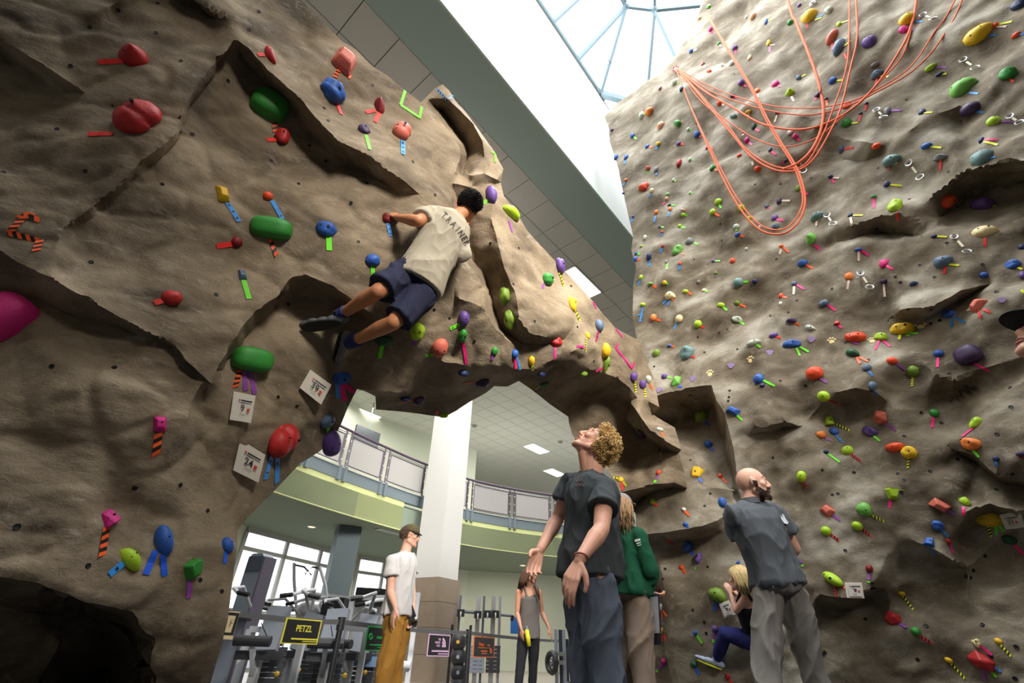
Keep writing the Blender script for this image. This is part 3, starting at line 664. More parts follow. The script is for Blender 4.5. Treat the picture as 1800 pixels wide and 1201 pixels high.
def window(name, a, b, zt, muls, trans, label=None):
    a = Vector((*a, 0)); b = Vector((*b, 0)); up = Vector((0, 0, 1)); t = (b-a).normalized()
    root = empty(name, tuple(a)); root['kind'] = 'structure'
    fr = MB()
    fr.bar(a+up*(zt+.06), b+up*(zt+.06), .1, .12); fr.bar(a+up*.05, b+up*.05, .1, .1)
    fr.bar(a, a+up*zt, .1, .1, up=t); fr.bar(b, b+up*zt, .1, .1, up=t)
    fr.build('window_frame', M_wf, root)
    for m_ in muls:
        q = a.lerp(b, m_); MB().bar(q, q+up*zt, .08, .1, up=t).build('mullion', M_wf, root)
    for z in trans: MB().bar(a+up*z, b+up*z, .08, .09).build('transom', M_wf, root)
    ms = [0]+list(muls)+[1]; zs = [.1]+list(trans)+[zt]
    for i in range(len(ms)-1):
        for j in range(len(zs)-1):
            p, q = a.lerp(b, ms[i]), a.lerp(b, ms[i+1])
            MB().prism([p+up*zs[j], q+up*zs[j], q+up*zs[j+1], p+up*zs[j+1]], Vector((-t.y, t.x, 0))*.01).build('pane', M_glass, root)
window('window_1', W1, W2, 3.0, (.40, .78), (1.25, 2.62))
window('window_2', W3, W4, 3.0, (.55,), (1.25, 2.62))
# upper storey: end wall with clerestory windows
struct(MB().box((5.5, 26.4, 5.9), (15.6, .25, 4.4)), 'wall_upper', M_pale)
struct(MB().box((5.5, 23.5, 3.55), (15.6, 6.0, .5)), 'floor_upper', M_grid)
a = MB(); wallseg(a, (-1.4, 19.5), (-2.3, 26.4), 3.8, 8.0); struct(a, 'wall_upper_side', M_pale)
a = MB(); wallseg(a, W0, W2, 3.8, 8.0); wallseg(a, W2, W5, 3.8, 8.0); struct(a, 'wall_upper_left', M_pale)
hang = atZ(645, 768, 6.6)
tv = empty('wall_screen', tuple(hang), 'dark hanging screen under the ceiling behind the balcony rail', 'screen')
MB().box(hang, (1.0, .08, .55), .9).build('panel', mat('dark_screen', (70, 76, 80), .3), tv); MB().tube([hang, hang+Vector((0, 0, CZ-hang.z))], .02, 6).build('hanger', M_steel, tv)
for (u, v, Z, lb) in ((548, 926, 3.12, 'small warm round downlight in the olive soffit left of the man in the cap'), (919, 994, 3.12, 'small warm round downlight above the woman in the tank top')):
    p = atZ(u, v, Z); t = empty('downlight', tuple(p), lb, 'downlight', 'round soffit downlights')
    MB().ring(p, .10, .018, (0, 0, 1)).build('rim', M_lframe, t); MB().cyl(p+Vector((0, 0, -.004)), p+Vector((0, 0, .01)), .09).build('lens', mat('warm_lamp_lens', (255, 214, 150), .4, emis=5), t)
for (u, v, lb) in ((834, 748, 'small round grey smoke detector on the ceiling right of the pillar'), (985, 776, 'small round grey smoke detector on the ceiling beside the man\'s face')):
    p = atZ(u, v, CZ); t = empty('smoke_detector', tuple(p), lb, 'smoke detector', 'ceiling smoke detectors')
    MB().cyl(p+Vector((0, 0, -.05)), p, .10, 14, .12).build('housing', mat('detector_grey', (150, 148, 142), .6), t); MB().cyl(p+Vector((0, 0, -.07)), p+Vector((0, 0, -.05)), .05).build('sensor', M_grid, t)
# outside: ground and a pair of houses seen through the glazing
M_out = mat('snowy_ground', (225, 232, 236), .9, var=.1)
struct(MB().box((-12, 40, -.6), (90, 60, .3)), 'outside_ground', M_out)
def house(x, y, w_, d_, h, rh, rz, lb, rm):
    t = empty('house', (x, y, 0), lb, 'house', 'houses outside the windows')
    R3 = Matrix.Rotation(rz, 3, 'Z'); c = Vector((x, y, -.4))
    MB().box(c+Vector((0, 0, h/2)), (w_, d_, h), rz).build('wall', mat('house_siding_pale', (186, 196, 204), .8), t)
    rf = MB(); P = [R3 @ Vector(q)+c for q in ((-w_/2-.3, -d_/2-.3, h), (w_/2+.3, -d_/2-.3, h), (0, -d_/2-.3, h+rh))]
    rf.prism([P[0], P[1], P[2]], R3 @ Vector((0, d_+.6, 0))); rf.build('roof', rm, t)
    for k in (-1, 1): MB().box(c+R3 @ Vector((k*w_/4, -d_/2, h*.55)), (w_*.16, .1, h*.3), rz).build('window', M_slate, t)
house(-21.5, 33, 9, 8, 2.0, 1.5, .5, 'pale house with teal roof seen through the left window', mat('teal_metal_roof', (120, 158, 158), .6))
house(-9.5, 38, 8, 7, 1.8, 1.3, .1, 'pale blue-grey house seen through the middle window panes', mat('blue_grey_roof', (150, 172, 184), .6))
# ---------------------------------------------------------------- barrier with sponsor signs
M_black = mat('black_powder_coat', (24, 24, 27), .45)
M_belt = mat('grey_barrier_belt', (84, 84, 86), .6)
BZ = .83
bp_ = [atZ(u, v, BZ) for u, v in ((300, 1073), (402, 1077), (600, 1094), (824, 1113), (996, 1128), (1090, 1136))]
def barrier_post(p, lb):
    t = empty('barrier_post', (p.x, p.y, 0), lb, 'barrier post', 'black barrier posts')
    MB().cyl((p.x, p.y, 0), (p.x, p.y, .04), .18, 20, .16).build('base', M_black, t)
    MB().cyl((p.x, p.y, .03), (p.x, p.y, BZ-.04), .034, 12).build('post', M_black, t)
    MB().cyl((p.x, p.y, BZ-.08), (p.x, p.y, BZ+.05), .047, 12).build('belt_head', M_black, t)
barrier_post(bp_[2], 'black belt barrier post between the yellow and green sponsor signs')
barrier_post(bp_[3], 'black belt barrier post between the pink and orange sponsor signs')
barrier_post(bp_[4], 'black belt barrier post between woman in tank top and curly-haired man')
barrier_post(bp_[0], 'black belt barrier post behind the boulder at far left')
for k in range(len(bp_)-1):
    lb = ['belt from the boulder edge', 'belt carrying the yellow-bordered sign', 'belt passing behind the man in the cap', 'belt behind the woman in the tank top', 'belt behind the curly-haired man'][k]
    d = (bp_[k+1]-bp_[k]); m_ = MB()
    pts_ = [bp_[k]+d*s+Vector((0, 0, -.02*math.sin(math.pi*s))) for s in (0, .25, .5, .75, 1)]
    for a, b in zip(pts_, pts_[1:]): m_.bar(a, b, .006, .05)
    o = m_.build('barrier_belt', M_belt); tag(o, 'grey barrier '+lb, 'barrier belt', 'barrier belts')
def txt(s, size, m, loc, R3, parent, name='lettering', ext=.001, align='CENTER', bold=False, sx=1):
    cu = bpy.data.curves.new(name, 'FONT'); cu.body = s; cu.size = size; cu.align_x = align; cu.align_y = 'CENTER'; cu.extrude = ext
    if bold: cu.offset = size*.02
    cu.resolution_u = 2
    tmp = bpy.data.objects.new('t', cu); me = bpy.data.meshes.new_from_object(tmp); bpy.data.objects.remove(tmp); bpy.data.curves.remove(cu)
    me.transform(Matrix.Translation(loc) @ R3.to_4x4() @ Matrix.Diagonal((sx, 1, 1, 1)))
    return link(name, me, m, parent)
def frame3(nrm, up=(0, 0, 1), roll=0):
    """3x3 with z = nrm (out of the surface), y near up, x to the viewer's right"""
    z = Vector(nrm).normalized(); x = Vector(up).cross(z)
    if x.length < 1e-4: x = Vector((1, 0, 0))
    x.normalize(); y = z.cross(x)
    M = Matrix((x, y, z)).transposed()
    return M @ Matrix.Rotation(roll, 3, 'Z')
def sign(corners, lb, bg, bd, parts):
    """corners: pixel (u, v) top-left, top-right, height in m ; stands in the belt plane"""
    (u0, v0), (u1, v1), (u2, v2) = corners
    def on_belt(u, v):
        r = Vector(ray(u, v)); best = None
        for a, b in zip(bp_, bp_[1:]):
            d = (b-a); n = Vector((d.y, -d.x, 0)); tt = (n.dot(Vector((a.x, a.y, 0))))/n.dot(Vector((r.x, r.y, 0)))
            p = Vector((r.x*tt, r.y*tt, r.z*tt+CAMH)); s = (Vector((p.x, p.y, 0))-Vector((a.x, a.y, 0))).dot(d)/d.length_squared
            if best is None or abs(s-.5) < best[0]: best = (abs(s-.5), p, n.normalized())
        return best[1], best[2]
    A, n = on_belt(u0, v0); B, n = on_belt(u1, v1); C, _ = on_belt(u2, v2)
    if n.dot(Vector((A.x, A.y, 0))) > 0: n = -n
    c = (A+B)/2; wd = (B-A).length; hh = abs(A.z-C.z); zc = (A.z+B.z)/2-hh/2; c = Vector((c.x, c.y, zc))+n*.02
    R3 = frame3(n); t = empty('barrier_sign', tuple(c), lb, 'sign', 'sponsor signs on the barrier')
    MB().box(c, (wd, hh, .006), M=R3).build('border', bd, t)
    MB().box(c+n*.004, (wd*.93, hh*.90, .004), M=R3).build('board', bg, t)
    for kind, *a in parts:
        if kind == 't': s, x, y, sz, m, sx = a; txt(s, sz*hh, m, c+n*.008+R3 @ Vector((x*wd, y*hh, 0)), R3, t, bold=True, sx=sx)
        elif kind == 'b': x, y, w2, h2, m = a; MB().box(c+n*.008+R3 @ Vector((x*wd, y*hh, 0)), (w2*wd, h2*hh, .002), M=R3).build('bar', m, t)
        elif kind == 'arc':
            x, y, r_, m = a; mb = MB()
            for k in range(3):
                ri, ro = r_*(.05+.36*k), r_*(.32+.36*k); N = 8
                pts_ = [Vector((x*wd+ro*hh*math.cos(q), y*hh+ro*hh*math.sin(q)*1.15, 0)) for q in [math.pi/2*j/N for j in range(N+1)]]
                pts2 = [Vector((x*wd+ri*hh*math.cos(q), y*hh+ri*hh*math.sin(q)*1.15, 0)) for q in [math.pi/2*j/N for j in range(N, -1, -1)]]
                P = [c+n*.007+R3 @ q for q in pts_+pts2]
                mb.prism(P, n*.002)
            mb.build('half_dome_mark', m, t)
        elif kind == 'o': x, y, r_, m = a; MB().ring(c+n*.008+R3 @ Vector((x*wd, y*hh, 0)), r_*hh, .012*hh/.15*.6, n).build('ring_mark', m, t)
    return t
def fm(n, c): return mat(n, c, .6)
BK = fm('sign_black', (26, 25, 26))
Yl, Gr, Pk, Or, Tn = fm('sign_yellow', (205, 196, 60)), fm('sign_green', (44, 168, 70)), fm('sign_pink', (206, 168, 204)), fm('sign_orange', (240, 110, 34)), fm('sign_tan', (196, 178, 138))
sign(((501, 1087), (564, 1090), (494, 1133)), 'black sponsor sign with yellow border reading PETZL on the barrier', BK, Yl,
     [('t', 'PETZL', .03, .10, .36, Yl, 1.0), ('b', .1, -.30, .72, .06, Yl), ('b', .26, -.39, .4, .035, Yl)])
sign(((397, 1074), (421, 1076), (390, 1124)), 'tan and black sponsor sign with a letter F at the boulder edge', BK, Tn,
     [('b', -.1, .04, .62, .6, Tn), ('t', 'F', .02, .05, .42, BK, 1.0), ('b', 0, -.43, 1.0, .14, Tn)])
sign(((645, 1100), (690, 1104), (642, 1144)), 'black sponsor sign with green border and lettering beside ochre trousers', BK, Gr,
     [('o', -.36, .06, .1, Gr), ('t', 'ecore', .0, .06, .22, Gr, 1.0), ('b', .05, -.26, .8, .05, Gr), ('b', .2, -.36, .5, .03, Gr)])
sign(((752, 1114), (790, 1117), (749, 1154)), 'black sponsor sign with pink border reading THE NORTH FACE below the pillar', BK, Pk,
     [('t', 'THE', -.02, .26, .14, Pk, 1.0), ('t', 'NORTH', -.09, .12, .14, Pk, 1.0), ('t', 'FACE', -.05, -.02, .14, Pk, 1.0), ('arc', .12, -.08, .36, Pk), ('b', .06, -.26, .76, .07, Pk), ('b', .22, -.38, .5, .05, Pk)])
sign(((831, 1118), (868, 1121), (829, 1156)), 'orange bordered black sponsor sign with script lettering on the barrier', BK, Or,
     [('t', 'Honey', -.15, .12, .27, Or, .9), ('t', 'Stinger', .20, .10, .15, Or, .9), ('b', 0, -.04, .6, .03, Or), ('o', .30, -.18, .09, Or), ('b', 0, -.20, .3, .07, Or), ('b', 0, -.31, .26, .05, Or)])

struct(MB().prism([Vector((-7.4, 8.6, 0)), Vector((2.5, 8.6, 0)), Vector((8, 12, 0)), Vector((8, 20.3, 0)), Vector((-7.4, 20.3, 0))], (0, 0, .012)), 'floor_gym', mat('pale_gym_floor', (160, 154, 142), .4, var=.08))
# ================================================================ gym machines behind the barrier
M_gsil = mat('silver_machine_frame', (176, 178, 182), .32, metal=.6)
M_gwht = mat('pale_machine_frame', (206, 208, 212), .4)
M_gshr = mat('blue_grey_machine_shroud', (150, 160, 176), .45)
M_gdrk = mat('dark_blue_grey_cap', (84, 94, 108), .5)
M_pad = mat('black_vinyl_pad', (40, 40, 44), .5)
M_back = mat('grey_backrest_shell', (132, 138, 148), .4)
M_yel = mat('yellow_adjuster', (222, 176, 40), .5)
M_wt = mat('grey_weight_plate', (70, 72, 78), .45, metal=.3)
def px(u, v, Y): return atY(u, v, Y)
def V3(x, y, z): return Vector((x, y, z))
# tall shrouded cable tower at the left
p = px(418, 1120, 7.6); t = empty('cable_tower', (p.x, p.y, 0), 'tall blue-grey shrouded gym cable tower next to the boulder edge', 'gym machine')
top = px(463, 975, 7.6).z
sh = MB(); R3 = Matrix.Rotation(-.35, 3, 'Z'); prof = [(-.15, 0), (.15, 0), (.15, top-.06), (.09, top), (-.09, top), (-.15, top-.06)]
sh.prism([R3 @ Vector((x, -.1, z))+Vector((p.x, p.y, 0)) for x, z in prof], R3 @ Vector((0, .2, 0))); sh.build('shroud', M_gshr, t)
MB().box(V3(p.x, p.y, top-.14)+R3 @ V3(0, -.105, 0), (.26, .02, .2), M=R3).build('cap', M_gdrk, t)
MB().box(V3(p.x, p.y, top/2)+R3 @ V3(.17, 0, 0), (.03, .23, top-.1), M=R3).build('side_trim', mat('mauve_grey_trim', (120, 112, 128), .4), t)
MB().box(V3(p.x, p.y, .05)+R3 @ V3(0, .1, 0), (.6, .7, .1), M=R3).build('foot', M_gsil, t)
MB().box(V3(p.x, p.y, .9)+R3 @ V3(0, -.3, 0), (.4, .5, .08), M=R3).build('seat', M_pad, t)
# elliptical trainer: upright handles against the window
t0 = px(540, 1120, 9.0); t = empty('elliptical_trainer', (t0.x, t0.y, 0), 'elliptical trainer with tall curved handles in front of the left window', 'gym machine')
a = [px(530, 1095, 9), px(520, 1060, 9), px(517, 1020, 9), px(517, 990, 9)]; MB().tube(a, .028).build('handle', M_gsil, t)
a = [px(577, 1085, 9), px(575, 1055, 9), px(572, 1030, 9), px(562, 997, 9)]; MB().tube(a, .028).build('handle', M_gwht, t)
MB().tube([px(517, 993, 9), px(535, 997, 9), px(541, 1004, 9), px(536, 1010, 9)], .016).build('grip', M_black, t)
MB().tube([px(562, 999, 9), px(550, 997, 9), px(541, 1003, 9), px(547, 1011, 9)], .016).build('grip', M_black, t)
c = px(552, 1075, 9); MB().ball(c, .26, 8, (1.2, .8, .75)).build('console_housing', M_gsil, t, True)
c2_ = px(570, 1066, 8.8); MB().ring(c2_, .09, .02, (0, -1, .2)).build('dial', M_gwht, t); MB().box(c2_+V3(.15, .1, -.02), (.35, .3, .3)).build('rear_housing', M_black, t)
MB().bar(V3(t0.x-.3, t0.y, .12), V3(t0.x+.9, t0.y, .12), .35, .2).build('base', M_gsil, t)
MB().bar(V3(t0.x, t0.y, .1), c, .12, .12).build('column', M_gsil, t)
def selector_machine(u, v, Y, rz, lb, w_=.9, h=1.5, pads=True, fr=None, hl=None):
    fr = fr or M_gsil
    p = px(u, v, Y); t = empty('weight_machine', (p.x, p.y, 0), lb, 'gym machine', 'weight machines behind the barrier')
    R3 = Matrix.Rotation(rz, 3, 'Z'); L = lambda x, y, z: V3(p.x, p.y, 0)+R3 @ V3(x, y, z)
    m_ = MB(); 
    for x in (-w_/2, w_/2): m_.bar(L(x, -.5, .05), L(x, .5, .05), .07, .07); m_.bar(L(x, .4, .05), L(x, .4, h), .07, .07, up=(1, 0, 0))
    m_.bar(L(-w_/2, .4, h), L(w_/2, .4, h), .07, .07); m_.bar(L(-w_/2, -.5, .05), L(w_/2, -.5, .05), .07, .07); m_.build('frame', fr, t)
    for k in range(8): MB().box(L(0, .4, .16+k*.055), (.34, .14, .045), rz).build('weight_plate', M_wt, t)
    MB().tube([L(-.12, .4, .1), L(-.12, .4, h)], .012).build('guide_rod', M_gsil, t); MB().tube([L(.12, .4, .1), L(.12, .4, h)], .012).build('guide_rod', M_gsil, t)
    MB().box(L(0, -.05, .48), (.42, .42, .09), rz).build('seat', M_pad, t)
    MB().bar(L(0, .12, .52), L(0, .28, 1.0), .28, .09, up=(0, 1, 0)).build('backrest', M_back, t)
    MB().bar(L(0, -.05, .05), L(0, -.05, .45), .09, .09, up=(1, 0, 0)).build('seat_post', fr, t)
    if pads:
        MB().cyl(L(-.2, -.42, .62), L(.2, -.42, .62), .055, 14).build('roller_pad', M_pad, t); MB().bar(L(0, -.42, .62), L(0, -.1, .3), .05, .05).build('roller_arm', fr, t)
        for s in (-1, 1):
            hd = MB().tube([L(s*.4, .3, 1.0), L(s*.45, .0, 1.2), L(s*.42, -.35, 1.15), L(s*.32, -.45, 1.1)], .022).build('press_arm', fr, t)
            MB().tube([L(s*.32, -.45, 1.1), L(s*.18, -.46, 1.08)], .026).build('grip', M_black, t)
    MB().ball(L(.25, -.02, .3), .03, 6).build('adjuster_knob', M_yel, t)
    MB().tube([L(0, .4, h), L(0, .1, h-.1), L(0, -.3, .8)], .006, 5).build('cable', M_black, t)
selector_machine(470, 1150, 9.5, .4, 'weight machine with padded roller just right of the blue-grey tower', .9, 1.15)
selector_machine(510, 1160, 8.2, -.5, 'weight machine under the yellow-bordered PETZL sign', .8, .95)
selector_machine(592, 1140, 9.5, .9, 'tangled silver weight machine behind the first black barrier post', 1.0, 1.35, fr=M_gwht)
selector_machine(625, 1130, 8.0, -.3, 'white framed weight machine left of man in the cap', .9, 1.25, fr=M_gwht)
selector_machine(572, 1170, 6.9, .2, 'low seated machine with black pads left of first barrier post', .8, .8)
selector_machine(452, 1175, 6.8, .1, 'low weight machine at the foot of the blue-grey tower', .7, .75, fr=M_gwht)
# white rack between man in cap and pillar
p = px(690, 1150, 8.5); t = empty('smith_rack', (p.x, p.y, 0), 'white barbell rack between the man in the cap and the stone pillar', 'gym machine')
for u in (668, 705, 722):
    q = px(u, 1150, 8.5); MB().bar(V3(q.x, q.y, 0), V3(q.x, q.y, 1.35), .07, .07, up=(1, 0, 0)).build('upright', M_gwht, t)
q0_, q1_ = px(655, 1165, 8.4), px(722, 1170, 8.4); MB().cyl(q0_, q1_, .05).build('crossbar', M_gwht, t)
MB().box(px(640, 1163, 8.2), (.6, .12, .12)).build('bench_pad', mat('blue_bench_pad', (110, 136, 170), .5), t)
# treadmill console in the second window
p = px(650, 1070, 10); t = empty('treadmill', (p.x, p.y, 0), 'treadmill with dark raised console in front of the second window', 'gym machine')
MB().box(px(650, 1050, 10), (.55, .12, .3), .3).build('console', M_black, t); MB().tube([px(638, 1040, 10), px(668, 1040, 10)], .02).build('handrail', M_black, t)
MB().tube([px(650, 1060, 10), px(662, 1085, 10), V3(p.x+.1, p.y, .2)], .05).build('mast', M_gdrk, t); MB().box((p.x, p.y+.6, .12), (.8, 1.8, .2), .2).build('deck', M_black, t)
MB().box(px(652, 1105, 10.2), (.7, .1, .8), .2).build('shroud', M_gwht, t)
# multi-station cable columns right of the pillar
p = px(860, 1140, 12); t = empty('cable_crossover', (p.x, p.y, 0), 'multi-station cable machine with tall silver columns right of the pillar', 'gym machine')
for u, w_ in ((802, .05), (836, .09), (846, .05), (864, .1), (876, .06)):
    q = px(u, 1150, 12); MB().bar(V3(q.x, q.y, 0), V3(q.x, q.y, 1.63), w_, w_, up=(1, 0, 0)).build('column', M_gsil if w_ > .05 else M_gdrk, t)
MB().tube([px(808, 1075, 12), px(846, 1078, 12)], .03).build('crossbeam', M_gdrk, t); MB().tube([px(878, 1081, 12), px(900, 1083, 12)], .028).build('crossbeam', M_gdrk, t)
for u, v in ((810, 1078), (840, 1081), (857, 1080), (871, 1080)): 
    hb = MB().box(px(u, v, 11.9), (.16, .12, .14)).build('pulley_block', M_black, t); MB().ring(px(u, v+3, 11.8), .05, .015, (1, 0, 0)).build('pulley', M_gwht, hb)
MB().tube([px(901, 1082, 12), px(900, 1092, 12)], .04).build('hanging_grip', M_black, t)
for u in (838, 866): 
    for k in range(7): MB().box(px(u, 1180, 12)*1+V3(0, 0, .0+.07*k), (.3, .16, .06)).build('weight_plate', M_gshr if u == 838 else M_wt, t)
# rack of medicine balls
p = px(806, 1150, 10.6); t = empty('ball_rack', (p.x, p.y, 0), 'upright rack for medicine balls beside the stone pillar', 'rack')
MB().bar(V3(p.x-.16, p.y, 0), V3(p.x-.16, p.y, 1.0), .05, .05, up=(1, 0, 0)).build('upright', M_black, t); MB().bar(V3(p.x+.2, p.y, 0), V3(p.x+.2, p.y, 1.0), .05, .05, up=(1, 0, 0)).build('upright', M_black, t)
MB().box((p.x, p.y, .04), (.5, .5, .06)).build('base', M_black, t)
for k, (v, lb) in enumerate(((1129, 'black medicine ball at the top of the rack beside the pillar'), (1155, 'black medicine ball second from top of the rack beside pillar'), (1182, 'black medicine ball third from top of the rack beside pillar'), (1205, 'black medicine ball lowest visible on the rack beside pillar'))):
    c = px(806, v, 10.5); b_ = empty('medicine_ball', tuple(c), lb, 'medicine ball', 'medicine balls on the rack')
    MB().ball(c, .15, 10).build('shell', M_pad, b_, True); MB().cyl(c+V3(0, -.15, .0), c+V3(0, -.156, 0), .03).build('valve_label', M_yel if k == 0 else M_gshr, b_)
# rack with plates and spin bike at the far right of the opening
p = px(984, 1160, 10); t = empty('plate_rack', (p.x, p.y, 0), 'silver and blue plate rack beside the curly-haired man\'s knee', 'rack')
for u in (978, 986, 992):
    q = px(u, 1160, 10); MB().bar(V3(q.x, q.y, 0), V3(q.x, q.y, .95), .06, .06, up=(1, 0, 0)).build('upright', M_gshr if u != 986 else M_wt, t)
for v in (1150, 1165): MB().bar(px(975, v, 9.9), px(994, v, 9.9), .05, .06).build('crossbar', M_gsil, t)
q = px(970, 1165, 9.9)
pl = empty('weight_plate_disc', tuple(q), 'round black weight plate hanging on the plate rack', 'weight plate'); MB().ring(q, .14, .05, (1, .5, 0)).build('rim', M_pad, pl); MB().cyl(q-V3(.03, 0, 0), q+V3(.03, 0, 0), .06).build('hub', M_gsil, pl)
p = px(905, 1100, 12.5); t = empty('exercise_bag', tuple(p), 'blue bag hanging behind the woman in the tank top', 'bag'); MB().box(p, (.2, .15, .32)).build('body', mat('blue_nylon', (36, 96, 168), .6), t); MB().tube([p+V3(0, 0, .16), px(903, 1084, 12.5)], .01).build('strap', M_black, t)
# ================================================================ holds, tapes, tags, ropes
HC = dict(red=(176, 38, 36), darkred=(128, 28, 32), salmon=(206, 104, 84), orange=(236, 128, 56), flame=(232, 78, 38), yellow=(228, 182, 28), cream=(226, 204, 150), lime=(168, 204, 40), green=(52, 138, 52), brightgreen=(112, 178, 74), olive=(112, 140, 42),
          darkgreen=(30, 78, 48), teal=(104, 134, 132), blue=(46, 92, 172), slate=(88, 108, 132), navy=(32, 44, 84), purple=(98, 70, 138), darkpurple=(64, 44, 78), magenta=(208, 36, 128), pink=(222, 44, 128), grey=(126, 126, 128), pale=(196, 204, 186), white=(222, 218, 208), peach=(232, 168, 130))
HW = dict(darkred='dark red', salmon='salmon red', flame='orange-red', brightgreen='light green', darkgreen='dark green', darkpurple='dark purple', teal='grey-green', slate='slate blue', pale='pale green')
def hmat(c): return mat('resin_'+c, HC[c], .5, spec=.4, bump=.25, bscale=130, var=.12, vscale=12)
M_bolt = mat('bolt_black', (22, 22, 24), .5, metal=.4)
TC = dict(red=(232, 52, 44), orange=(250, 96, 42), blue=(56, 140, 218), dblue=(38, 92, 214), green=(112, 226, 40), purple=(148, 76, 164), pink=(250, 36, 126), yellow=(224, 226, 34), cream=(238, 214, 188), black=(34, 28, 26), yb=(60, 58, 40))
def tmat(c): return mat('tape_'+c, TC[c], .5, spec=.3)
HOLES = []
def wall_hit(bv, u, v):
    r = Vector(ray(u, v)); o = Vector((0, 0, CAMH)); h = bv.ray_cast(o, r.normalized())
    if h[0] is None:
        for q in ((0, -6), (-6, 0), (6, 0), (0, 6), (-12, -8), (12, -8)):
            r = Vector(ray(u+q[0], v+q[1])); h = bv.ray_cast(o, r.normalized())
            if h[0] is not None: break
        else: return None
    n = h[1]
    if n.dot(r) > 0: n = -n
    # averaged normal from neighbours
    acc = n.copy()
    for du, dv in ((7, 0), (-7, 0), (0, 7), (0, -7)):
        g = bv.ray_cast(o, Vector(ray(u+du, v+dv)).normalized())
        if g[0] is not None and (g[0]-h[0]).length < .3:
            m_ = g[1]; acc += m_ if m_.dot(r) < 0 else -m_
    return h[0], acc.normalized(), (h[0]-o).dot(Vector(CM @ np.array([0, 0, 1.0])))
_ico = {}
def ico(sub):
    if sub not in _ico:
        b = bmesh.new(); bmesh.ops.create_icosphere(b, subdivisions=sub, radius=1); b.verts.ensure_lookup_table()
        _ico[sub] = ([v.co.copy() for v in b.verts], [tuple(v.index for v in f.verts) for f in b.faces]); b.free()
    return _ico[sub]
def hold_mesh(kind, sub, seed, w, h, dep):
    """x right, y up, z out of the wall, sized w x h x dep; open back against the wall"""
    rnd = random.Random(seed); sd = Vector((seed*1.7, seed*.31, 4)); vs, fs = ico(sub); out = []
    if kind in ('prism', 'block', 'cup', 'wedge'):
        m = MB()
        if kind == 'prism': base = [(-1, -.55), (-.15, -1), (1, -.35), (.75, .75), (-.7, .85)]; tip = [(.05, .1)]
        elif kind == 'block': base = [(-1, -.8), (.8, -1), (1, .75), (-.75, 1)]; tip = [(-.55, -.3), (.45, -.5), (.55, .35), (-.4, .5)]
        elif kind == 'wedge': base = [(-.9, -1), (1, -.75), (.55, 1), (-.5, .8)]; tip = [(-.3, -.8), (.5, -.6)]
        else: base = [(-.6, -1), (.6, -1), (1, .8), (.3, 1), (-.4, 1), (-1, .8)]; tip = [(-.45, -.5), (.45, -.5), (.8, .75), (.2, .85), (-.3, .85), (-.8, .7)]
        bb = bmesh.new(); V = [bb.verts.new((x*w/2, y*h/2, -dep*.15)) for x, y in base]+[bb.verts.new((x*w/2*.9, y*h/2*.9, dep*.35)) for x, y in base]+[bb.verts.new((x*w/2, y*h/2, dep)) for x, y in tip]
        bmesh.ops.convex_hull(bb, input=V); bmesh.ops.bevel(bb, geom=bb.edges[:], offset=min(w, h)*.05, segments=1, affect='EDGES')
        me = bpy.data.meshes.new('h'); bb.to_mesh(me); bb.free(); return me, False
    for p in vs:
        x, y, z = p; r = 1.0
        n1 = noise.noise(p*1.3+sd); n2 = noise.noise(p*3.1+sd)
        if kind == 'blob': r += .28*n1+.10*n2
        elif kind == 'egg': r += .05*n1
        elif kind == 'jug': r += .18*n1; y = y-.25*max(0, z)*1.0 if y < .3 else y; z *= (1.15 if y > 0 else .8)
        elif kind == 'brick':
            q = 3.2; L_ = (abs(x)**q+abs(y)**q+abs(z)**q)**(1/q); r = 1/L_
        elif kind == 'cone': k = max(0, z); x, y = x*(1-.55*k), y*(1-.55*k)+.25*k; z *= 1.2; r += .08*n1
        elif kind == 'ridged': r += .14*math.sin(y*9+n1*3)*(.4+max(0, z))+.08*n1
        elif kind == 'knob': c = noise.voronoi(p*3.2+sd)[0][0]; r += .16*(1-c*1.6)
        elif kind == 'double':
            r = max(.62+.38*max(0, Vector((x, y, 0)).dot(Vector((.75, .66, 0))))**.7+.1*n1, .62+.30*max(0, -(x*.75+y*.66))**.7)
            r += .06*n2
        elif kind == 'crescent': x = x+.55*y*y; r += .08*n1
        elif kind == 'split': r += -.16*math.exp(-(y*7)**2)*(1 if z > -.2 else 0)+.05*n1
        elif kind == 'star': a_ = math.atan2(y, x); r *= .62+.38*max(0, math.cos(a_*2.5+seed))+.1*n1
        elif kind == 'bone': r *= .68+.42*x*x
        elif kind == 'leaf': r *= 1; y *= (1-.35*x); r += .10*n2
        x, y, z = x*r, y*r, z*r
        out.append((x*w/2, y*h/2, z*dep if z > 0 else z*dep*.30))
    me = bpy.data.meshes.new('h'); me.from_pydata(out, [], fs); me.update(); return me, True
def axes(n, roll):
    cu = Vector(CM @ np.array([0, 1.0, 0])); y = (cu-n*cu.dot(n)); y = y.normalized() if y.length > .05 else Vector((0, 0, 1)); x = y.cross(n).normalized()
    M = Matrix((x, y, n)).transposed(); return M @ Matrix.Rotation(roll, 3, 'Z')
INFO = []
